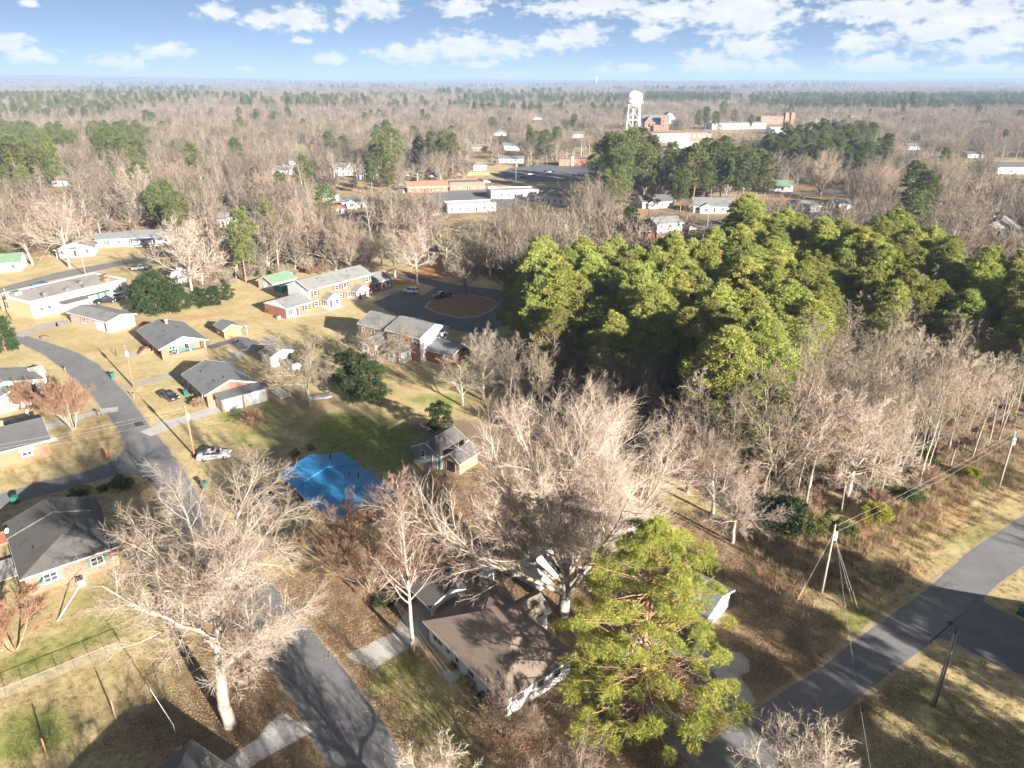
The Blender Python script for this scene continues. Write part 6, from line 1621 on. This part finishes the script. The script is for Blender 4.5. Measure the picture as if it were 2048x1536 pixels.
bin_(373, 792, 20, 'green wheelie bin next to the brick steps', 1.1)
bin_(411, 978, 50, 'green wheelie bin at the kerb near the blue roofed house', 1.1)
bin_(32, 1008, 10, 'green wheelie bin on the side street behind the brown roofed house', 1.15)
bin_(2044, 1232, 0, 'green wheelie bin at the edge of the side road', 1.1)
bin_(408, 1532, 30, 'dark green wheelie bin at the corner of the bottom house', 1.1)
def mailbox(px, py, yaw, label):
    x, y = G(px, py); o = thing('mailbox', label, 'mailbox', (x, y, 0), yaw)
    MB().box(-.05, .05, -.05, .05, -.1, 1.05).build('post', M['pole_grey'], o)
    b = MB(); k = 7; pr = [(-.11, 1.05), (.11, 1.05)] + [(.11 * math.cos(i * math.pi / k), 1.17 + .11 * math.sin(i * math.pi / k)) for i in range(k + 1)]
    n = len(pr); b.v = [(-.26, p, q) for p, q in pr] + [(.26, p, q) for p, q in pr]; b.f = [(i, (i + 1) % n, n + (i + 1) % n, n + i) for i in range(n)] + [tuple(range(n))[::-1], tuple(range(n, 2 * n))]
    bo = b.build('box', M['shutter_dark'], o); MB().box(.0, .04, .115, .13, 1.2, 1.42).build('flag', M['lamp_red'], bo)
mailbox(131, 744, -40, 'mailbox on a post at the inside of the street bend'); mailbox(268, 797, -40, 'mailbox beside the kerb by the black sedan'); mailbox(199, 834, 20, 'mailbox at the end of the narrow concrete drive')
x, y = G(235, 951); o = thing('street_sign', 'green street name sign on a thin post at the side street corner', 'sign', (x, y, 0), 10)
MB().tube([(0, 0, -.1), (0, 0, 2.6)], .04, 8).build('post', M['galv'], o)
for q in (0, 90):
    b = MB().box(-.45, .45, -.012, .012, 2.45 + q / 400, 2.62 + q / 400).build('blade', M['sign_green'], o); b.rotation_euler = (0, 0, math.radians(q))
x, y = G(214, 913); o = thing('fire_hydrant', 'orange fire hydrant on the grass of the street corner', 'hydrant', (x, y, 0)); o.scale = (1.4, 1.4, 1.5)
MB().lathe([(.16, 0), (.16, .05), (.11, .07), (.11, .5), (.14, .54), (.14, .6), (.08, .7), (.03, .74)], 12).build('barrel', M['hydrant'], o, True)
for q in (-1, 1): MB().tube([(q * .1, 0, .42), (q * .2, 0, .42)], .06, 8).build('outlet', M['hydrant'], o)
# boulder, shrubs
def boulder(px, py, s, label):
    r = np.random.default_rng(px); m = MB().lathe([(.02, .0), (.9, .02), (1.0, .2), (.85, .5), (.5, .68), (.05, .74)], 14)
    m.v = [(p[0] * (1 + r.normal(0, .07)), p[1] * .75 * (1 + r.normal(0, .07)), p[2] * (1 + r.normal(0, .08))) for p in m.v]
    o = m.build('boulder', M['stone'], None, True); x, y = G(px, py); o.location = (x, y, -.05); o.scale = (s, s, s); tag(o, label, 'boulder')
boulder(88, 676, 1.0, 'dark boulder on the grass by the street bend')
SHR = [shrub(201, 1.0, .8, 26, 60, .16, .03, 'leaf_olive'), shrub(202, 1.0, .8, 26, 60, .18, .035, 'leaf_dark'), shrub(203, 1.0, .8, 24, 50, .2, .03, 'straw'), shrub(204, 1.0, .9, 26, 60, .2, .035, 'leaf_yellow')]
for px, py, s, v, lb in ((160, 992, 1.5, 0, 'round clipped shrub at the edge of the side street'), (246, 975, 1.6, 0, 'round clipped shrub below the street sign'), (206, 982, .8, 0, 'small clipped shrub between the two round ones'), (400, 812, 1.3, 2, 'straw coloured shrub by the brick house steps'), (393, 803, .8, 1, 'dark little shrub against the brick wall'),
                         (770, 1205, 1.2, 1, 'spiky evergreen shrub at the foot of the russet tree'), (630, 1020, 1.2, 0, 'hedge shrub along the porch of the blue roofed house'), (645, 1042, 1.2, 0, 'hedge shrub near the front corner of the blue roofed house'), (615, 1003, 1.1, 0, 'hedge shrub at the far end of that porch'),
                         (545, 625, 1.6, 0, 'evergreen shrub at the apartment wing corner'), (590, 912, .9, 2, 'dry ornamental grass behind the blue roof'), (622, 900, .8, 2, 'second dry ornamental grass behind the blue roof'), (970, 1405, .9, 1, 'dark shrub at the corner of the white house'), (940, 1370, 1.0, 2, 'dry brown hedge along the white house wall'), (915, 1335, .9, 2, 'dry brown hedge near the stoop of the white house'),
                         (72, 738, .7, 2, 'dry tuft on the grass beyond the stair porch'), (70, 868, .8, 1, 'green shrub beneath the side awning'), (1570, 1050, 3.2, 1, 'large dark shrub at the thicket corner'), (1610, 1060, 2.6, 0, 'pale green shrub at the thicket corner'), (1540, 1030, 2.4, 1, 'dark evergreen shrub inside the thicket corner'), (1750, 1040, 1.9, 3, 'yellow green shrub under the verge wires'), (1940, 955, 1.3, 3, 'bright yellow shrub by the verge pole'), (1690, 1065, 1.6, 0, 'olive shrub along the thicket front'), (1820, 1000, 1.6, 0, 'olive shrub below the sapling trunks'),
                         (1790, 960, 2.0, 1, 'dark shrub among the sapling trunks'), (1180, 760, 1.8, 3, 'yellowing shrub at the foot of the wood')):
    x, y = G(px, py); place1('shrub', SHR[v], x, y, s, px * .7, lb, 'shrub')
# clothes-line posts, fence, pipes
def tpost(px, py, h, label, yaw, mat='pole_wood', bar=.9):
    x, y = G(px, py); o = thing('clothesline_post', label, 'post', (x, y, 0), yaw)
    MB().tube([(0, 0, -.2), (0, 0, h)], .07, 8).build('post', M[mat], o)
    if bar: MB().tube([(-bar, 0, h - .08), (bar, 0, h - .08)], .045, 6).build('bar', M[mat], o)
tpost(96, 1516, 2.3, 'rusty post standing on the yellow lawn', 20, bar=0); tpost(232, 1438, 2.3, 'rusty post at the edge of the house shadow', 20, bar=0); tpost(495, 670, 2.3, 'white T shaped clothesline post near the brown shed', -30, 'trim')
tpost(233, 712, 1.6, 'thin dark post by the garden path', 0, 'dark', 0)
o = thing('chain_link_fence', 'chain link fence crossing the yard of the brown roofed house', 'fence', (*G(0, 1397), 0))
fa, fb = Vector((*G(-60, 1425), 0)), Vector((*G(247, 1300), 0)); base = Vector((*G(0, 1397), 0)); nf = 9
for i in range(nf + 1):
    p = fa.lerp(fb, i / nf) - base; MB().tube([p + Vector((0, 0, -.1)), p + Vector((0, 0, 1.25))], .028, 8).build('post', M['galv'], o)
MB().tube([fa - base + Vector((0, 0, 1.22)), fb - base + Vector((0, 0, 1.22))], .022, 8).build('top_rail', M['galv'], o)
a, b = fa - base, fb - base
MB().add([a + Vector((0, 0, .03)), b + Vector((0, 0, .03)), b + Vector((0, 0, 1.2)), a + Vector((0, 0, 1.2))], [(0, 1, 2, 3)]).build('wire_mesh', M['chain_link'], o)
x, y = G(115, 1243); o = thing('leaning_pole', 'white pole leaning against the brick gable of the brown roofed house', 'pole', (x, y, 0))
q = Vector((*G(172, 1152, 2.3), 2.3)) - Vector((x, y, 0)); MB().tube([(0, 0, .05), q], .055, 8).build('shaft', M['trim'], o)
x, y = G(358, 1497); o = thing('antenna_mast', 'long silver mast standing by the bottom house', 'mast', (x, y, 0))
MB().tube([(0, 0, 0), (0, 0, 2.8), Vector((*G(300, 1378, 6.2), 6.2)) - Vector((x, y, 0))], .04, 8).build('mast', M['galv'], o); MB().box(-.2, .2, -.2, .2, 0, .1).build('base', M['concrete'], o)
x, y = G(985, 1172); o = thing('garden_arbor', 'white arbor frame set up behind the white house', 'arbor', (x, y, 0), -45)
for sx_ in (-1, 1): MB().tube([(sx_ * .8, 0, 0), (sx_ * .8, 0, 1.6)], .05, 6).build('post', M['trim'], o)
MB().tube([(-.8, 0, 1.6), (.8, 0, 1.6)], .05, 6).build('bar', M['trim'], o)
x, y = G(820, 975); o = thing('swing_set', 'thin A frame swing set behind the blue roofed house', 'swing', (x, y, 0), 30)
for q in (-1, 1):
    MB().tube([(q * 1.3, -.8, 0), (q * 1.0, 0, 2.2), (q * 1.3, .8, 0)], .035, 6).build('leg_frame', M['galv'], o)
MB().tube([(-1.0, 0, 2.2), (1.0, 0, 2.2)], .04, 6).build('top_bar', M['galv'], o); MB().box(-.25, .25, -.1, .1, .5, .54).build('seat', M['dark'], o)
x, y = G(643, 795); o = thing('boat', 'upturned pale boat under the wide bare tree', 'boat', (x, y, 0), 15)
m = MB(); n = 9
for i in range(n):
    t_ = i / (n - 1) * 2 - 1; w_ = .8 * math.sqrt(max(.03, 1 - t_ ** 4)); m.v += [(t_ * 2.1, -w_, .02), (t_ * 2.1, -w_ * .8, .42), (t_ * 2.1, 0, .6), (t_ * 2.1, w_ * .8, .42), (t_ * 2.1, w_, .02)]
m.f = [(i * 5 + j, i * 5 + j + 1, i * 5 + 6 + j, i * 5 + 5 + j) for i in range(n - 1) for j in range(4)] + [(0, 1, 2, 3, 4), tuple(range((n - 1) * 5, n * 5))[::-1]]
m.build('hull', M['galv'], o, True); MB().tube([(-2.1, 0, .61), (2.1, 0, .61)], .04, 6).build('keel', M['galv'], o)
# car trailer or vehicle parked under the hero pine
car('parked_car', 'pale car parked beneath the tall pine', 0, 0, 35, 'silver', 'sedan', 4.5, world=G(1262, 1300))
# ------------------------------------------------------------------ water tower
x, y = G(1264, 275); o = thing('water_tower', 'white water tower on tall braced legs above the town', 'water tower', (x, y, 0), 12)
TH = 44; R = 8.2
MB().lathe([(.3, TH - 15.6), (3.5, TH - 15.2), (6.4, TH - 13.6), (7.9, TH - 11.2), (R, TH - 9), (R, TH - 5.2), (7.6, TH - 3.2), (5.6, TH - 1.3), (3.0, TH - .3), (.4, TH)], 32).build('tank', M['white_metal'], o, True)
MB().lathe([(R + .05, TH - 11.0), (R + 1.0, TH - 11.0), (R + 1.0, TH - 10.7), (R + .05, TH - 10.7)], 32).build('catwalk', M['white_metal'], o)
MB().lathe([(R + .95, TH - 9.7), (R + 1.02, TH - 9.7), (R + 1.02, TH - 9.6), (R + .95, TH - 9.6)], 32).build('guard_rail', M['white_metal'], o)
MB().tube([(0, 0, 0), (0, 0, TH - 15)], .9, 14).build('riser', M['white_metal'], o, True)
legs = [(math.cos(k * math.pi / 2 + .5), math.sin(k * math.pi / 2 + .5)) for k in range(4)]
for k, (cx, cy) in enumerate(legs):
    MB().tube([(cx * 9.6, cy * 9.6, 0), (cx * 7.7, cy * 7.7, TH - 11)], .55, 10).build('leg', M['white_metal'], o, True)
    dx, dy = legs[(k + 1) % 4]
    for z0, z1 in ((2, 17), (17, 32)):
        f = lambda z: 9.6 - 1.9 * z / (TH - 11)
        for p_, q_ in (((cx, cy), (dx, dy)), ((dx, dy), (cx, cy))): MB().tube([(p_[0] * f(z0), p_[1] * f(z0), z0), (q_[0] * f(z1), q_[1] * f(z1), z1)], .12, 5).build('brace', M['white_metal'], o)
        MB().tube([(cx * f(z1), cy * f(z1), z1), (dx * f(z1), dy * f(z1), z1)], .25, 6).build('strut', M['white_metal'], o)
MB().lathe([(.5, TH), (.5, TH + .7), (.05, TH + 1.0)], 10).build('finial', M['white_metal'], o)
m = MB()
for i in range(9):
    if i == 4: continue
    a0 = -2.45 + i * .085; a1 = a0 + .06
    m.add([((R + .03) * math.cos(q), (R + .03) * math.sin(q), z) for q, z in ((a0, TH - 7.6), (a1, TH - 7.6), (a1, TH - 6.4), (a0, TH - 6.4))], [(0, 1, 2, 3)])
m.build('tank_lettering', M['lettering_blue'], o)
x, y = G(1192, 172.4); o = thing('radio_tower', 'tiny white tower on the far horizon', 'tower', (x, y, hz(x, y))); MB().tube([(0, 0, 0), (0, 0, 42)], 4, 8, 4).build('shaft', M['white_metal'], o); MB().lathe([(4, 38), (12, 44), (12, 52), (3, 56)], 12).build('tank', M['white_metal'], o)
# orange board fence by the hip-roofed house
o = thing('board_fence', 'orange board fence beside the pale hip roofed house', 'fence', (*G(905, 352), 0), 12)
for i in range(24): MB().box(i * .95, i * .95 + .9, 0, .06, 0, 2.0).build('board', M['plank_brown'], o)

# ------------------------------------------------------------------ undergrowth, grass and litter
def blades(seed, n, rad, h, w, mat, lean=.5):
    r = np.random.default_rng(seed)
    S = np.c_[r.normal(0, rad * .5, (n, 2)), np.zeros(n)]; D = nrm(np.c_[r.normal(0, lean, (n, 2)), np.ones(n)])
    side = nrm(np.cross(D, r.normal(0, 1, (n, 3)))) * w; l = (h * r.uniform(.5, 1.2, n))[:, None]
    V = np.empty((n, 3, 3)); V[:, 0] = S - side; V[:, 1] = S + side; V[:, 2] = S + D * l
    return bpy.data.objects.new('tuft_source', np_mesh('tuft', [(V.reshape(-1, 3), np.arange(n * 3).reshape(-1, 3))], M[mat]))
ROADP = []
for o in list(COL.objects):
    if o.get('kind') == 'structure' and o.name != 'ground':
        v = np.empty(len(o.data.vertices) * 3, np.float32); o.data.vertices.foreach_get('co', v); v = v.reshape(-1, 3)
        for pl_ in o.data.polygons: ROADP.append([tuple(v[i][:2]) for i in pl_.vertices])
cells = {}
for k, q in enumerate(ROADP):
    xs = [p[0] for p in q]; ys = [p[1] for p in q]
    for a in range(int(min(xs) // 5), int(max(xs) // 5) + 1):
        for b in range(int(min(ys) // 5), int(max(ys) // 5) + 1): cells.setdefault((a, b), []).append(k)
def on_pavement(x, y):
    return any(inpoly((x, y), ROADP[k]) for k in cells.get((int(x // 5), int(y // 5)), ()))
def cover_at(x, y):
    i = min(len(gx) - 2, max(0, np.searchsorted(gx, x) - 1)); j = min(len(gy) - 2, max(0, np.searchsorted(gy, y) - 1))
    return WT[j * nx + i]
def in_house(x, y):
    return any(math.hypot(x - bx, y - by) < rad * .8 for bx, by, rad, *_ in BUILT if by < 140)
rg = random.Random(4)
lawn, lawng, lit, brush, straw = [], [], [], [], []
for k in range(60000):
    y = 40 + 75 * rg.random() ** 1.5; x = rg.uniform(-.74, .74) * (y + 14)
    if on_pavement(x, y) or in_house(x, y): continue
    c_ = cover_at(x, y)
    u = rg.random()
    if c_[3] > .5: continue
    if u < c_[1] * .9: lit.append((x, y))
    elif u < c_[1] * .9 + c_[0] * .6: lawng.append((x, y))
    elif rg.random() < .55: lawn.append((x, y))
scatter('lawn_grass', lawn, [blades(1, 34, .32, .10, .012, 'lawn_blade'), blades(2, 34, .38, .075, .012, 'lawn_blade')], 'short dry winter grass of the yards', 'grass', .7, 1.5, 11)
scatter('green_grass', lawng, [blades(3, 34, .34, .10, .012, 'lawn_green'), blades(4, 34, .38, .08, .012, 'lawn_green')], 'short green grass patches in the yards', 'grass', .7, 1.5, 12)
def leaves(seed, n, rad, s, mat):
    r = np.random.default_rng(seed); c_ = np.c_[r.normal(0, rad * .55, (n, 2)), r.uniform(.01, .05, n)]
    a = nrm(r.normal(0, 1, (n, 3)) * [1, 1, .35]); b = nrm(np.cross(a, r.normal(0, 1, (n, 3)))) ; l = s * r.uniform(.6, 1.3, (n, 1))
    V = np.stack([c_ - a * l, c_ + b * l * .6, c_ + a * l, c_ - b * l * .6], 1); V[..., 2] = np.maximum(V[..., 2], .006)
    return bpy.data.objects.new('leaf_source', np_mesh('leaves', [(V.reshape(-1, 3), np.arange(n * 4).reshape(-1, 4))], M[mat]))
scatter('leaf_litter', lit, [leaves(1, 44, .6, .045, 'straw_rust'), leaves(2, 44, .7, .05, 'straw'), leaves(3, 44, .6, .04, 'straw_rust')], 'brown fallen leaves under the big trees', 'leaves', .8, 1.6, 13)
# tall dry weeds on the verge and thicket edge
V1 = [G(*p) for p in ((1480, 1010), (1560, 1065), (1680, 1070), (1780, 1020), (1880, 960), (1990, 900), (2060, 880), (2060, 960), (1960, 1040), (1860, 1120), (1760, 1200), (1680, 1260), (1600, 1240), (1500, 1140))]
weeds = poisson(V1, .6, 8, 22000)
weeds = [p for p in weeds if not on_pavement(*p) and rg.random() < (.9 if to_px(*p)[1] < 1140 - (to_px(*p)[0] - 1700) * .55 else .35)]
scatter('dry_weeds', weeds, [blades(5, 60, .5, .85, .016, 'straw', .35), blades(9, 70, .5, 1.1, .018, 'straw', .3), blades(6, 60, .5, .6, .016, 'straw_rust', .4), blades(10, 70, .55, .7, .016, 'straw', .45), blades(7, 70, .6, .45, .016, 'straw', .6), blades(8, 60, .5, .5, .016, 'lawn_green', .5)], 'tall dry weeds on the verge below the thicket', 'weeds', .6, 1.5, 14)
# brush inside the thickets
UB = [merged_source('brush_source', bare(301, 4.5, 'vase', .45, .02, ('bark_grey', 'twig_grey'), .07)), merged_source('brush_source', bare(302, 4.0, 'vase', .45, .02, ('bark_dark', 'twig_brown'), .06)), bpy.data.objects.new('brush_source', shrub(303, 1.4, 1.4, 16, 40, .22, .045, 'leaf_olive'))]
U1 = poisson([G(*p) for p in ((1000, 800), (1250, 780), (1480, 800), (1650, 760), (1900, 715), (2140, 690), (2140, 790), (2000, 880), (1880, 950), (1700, 1040), (1560, 1050), (1480, 1000), (1330, 960), (1180, 890), (1000, 860))], 2.1, 31, 12000)
scatter('underbrush', U1, UB, 'tangled grey brush beneath the thicket trees', 'brush', .5, 1.15, 15)
U2 = [(rg.uniform(-.74, .74) * y, y) for y in (rg.uniform(175, 520) for _ in range(7000))]
U2 = [p for p in U2 if not is_open(*p)]
scatter('woodland_brush', U2, UB[:2] + UB[:1], 'grey brush on the floor of the middle woods', 'brush', .6, 1.4, 16)
# ------------------------------------------------------------------ haze
HB = 30000
hm = bpy.data.materials.new('haze'); hm.use_nodes = True; hm.node_tree.nodes.clear()
ho = hm.node_tree.nodes.new('ShaderNodeOutputMaterial'); hv = hm.node_tree.nodes.new('ShaderNodeVolumePrincipled')
hv.inputs['Color'].default_value = (.40, .56, .82, 1); hv.inputs['Density'].default_value = 1.5e-4; hv.inputs['Anisotropy'].default_value = 0.0
hm.node_tree.links.new(hv.outputs[0], ho.inputs['Volume'])
if USE_HAZE:
    hz_ = MB().box(-HB, HB, -3500, HB, -6, 170).build('haze', hm); tag(hz_, kind='stuff')
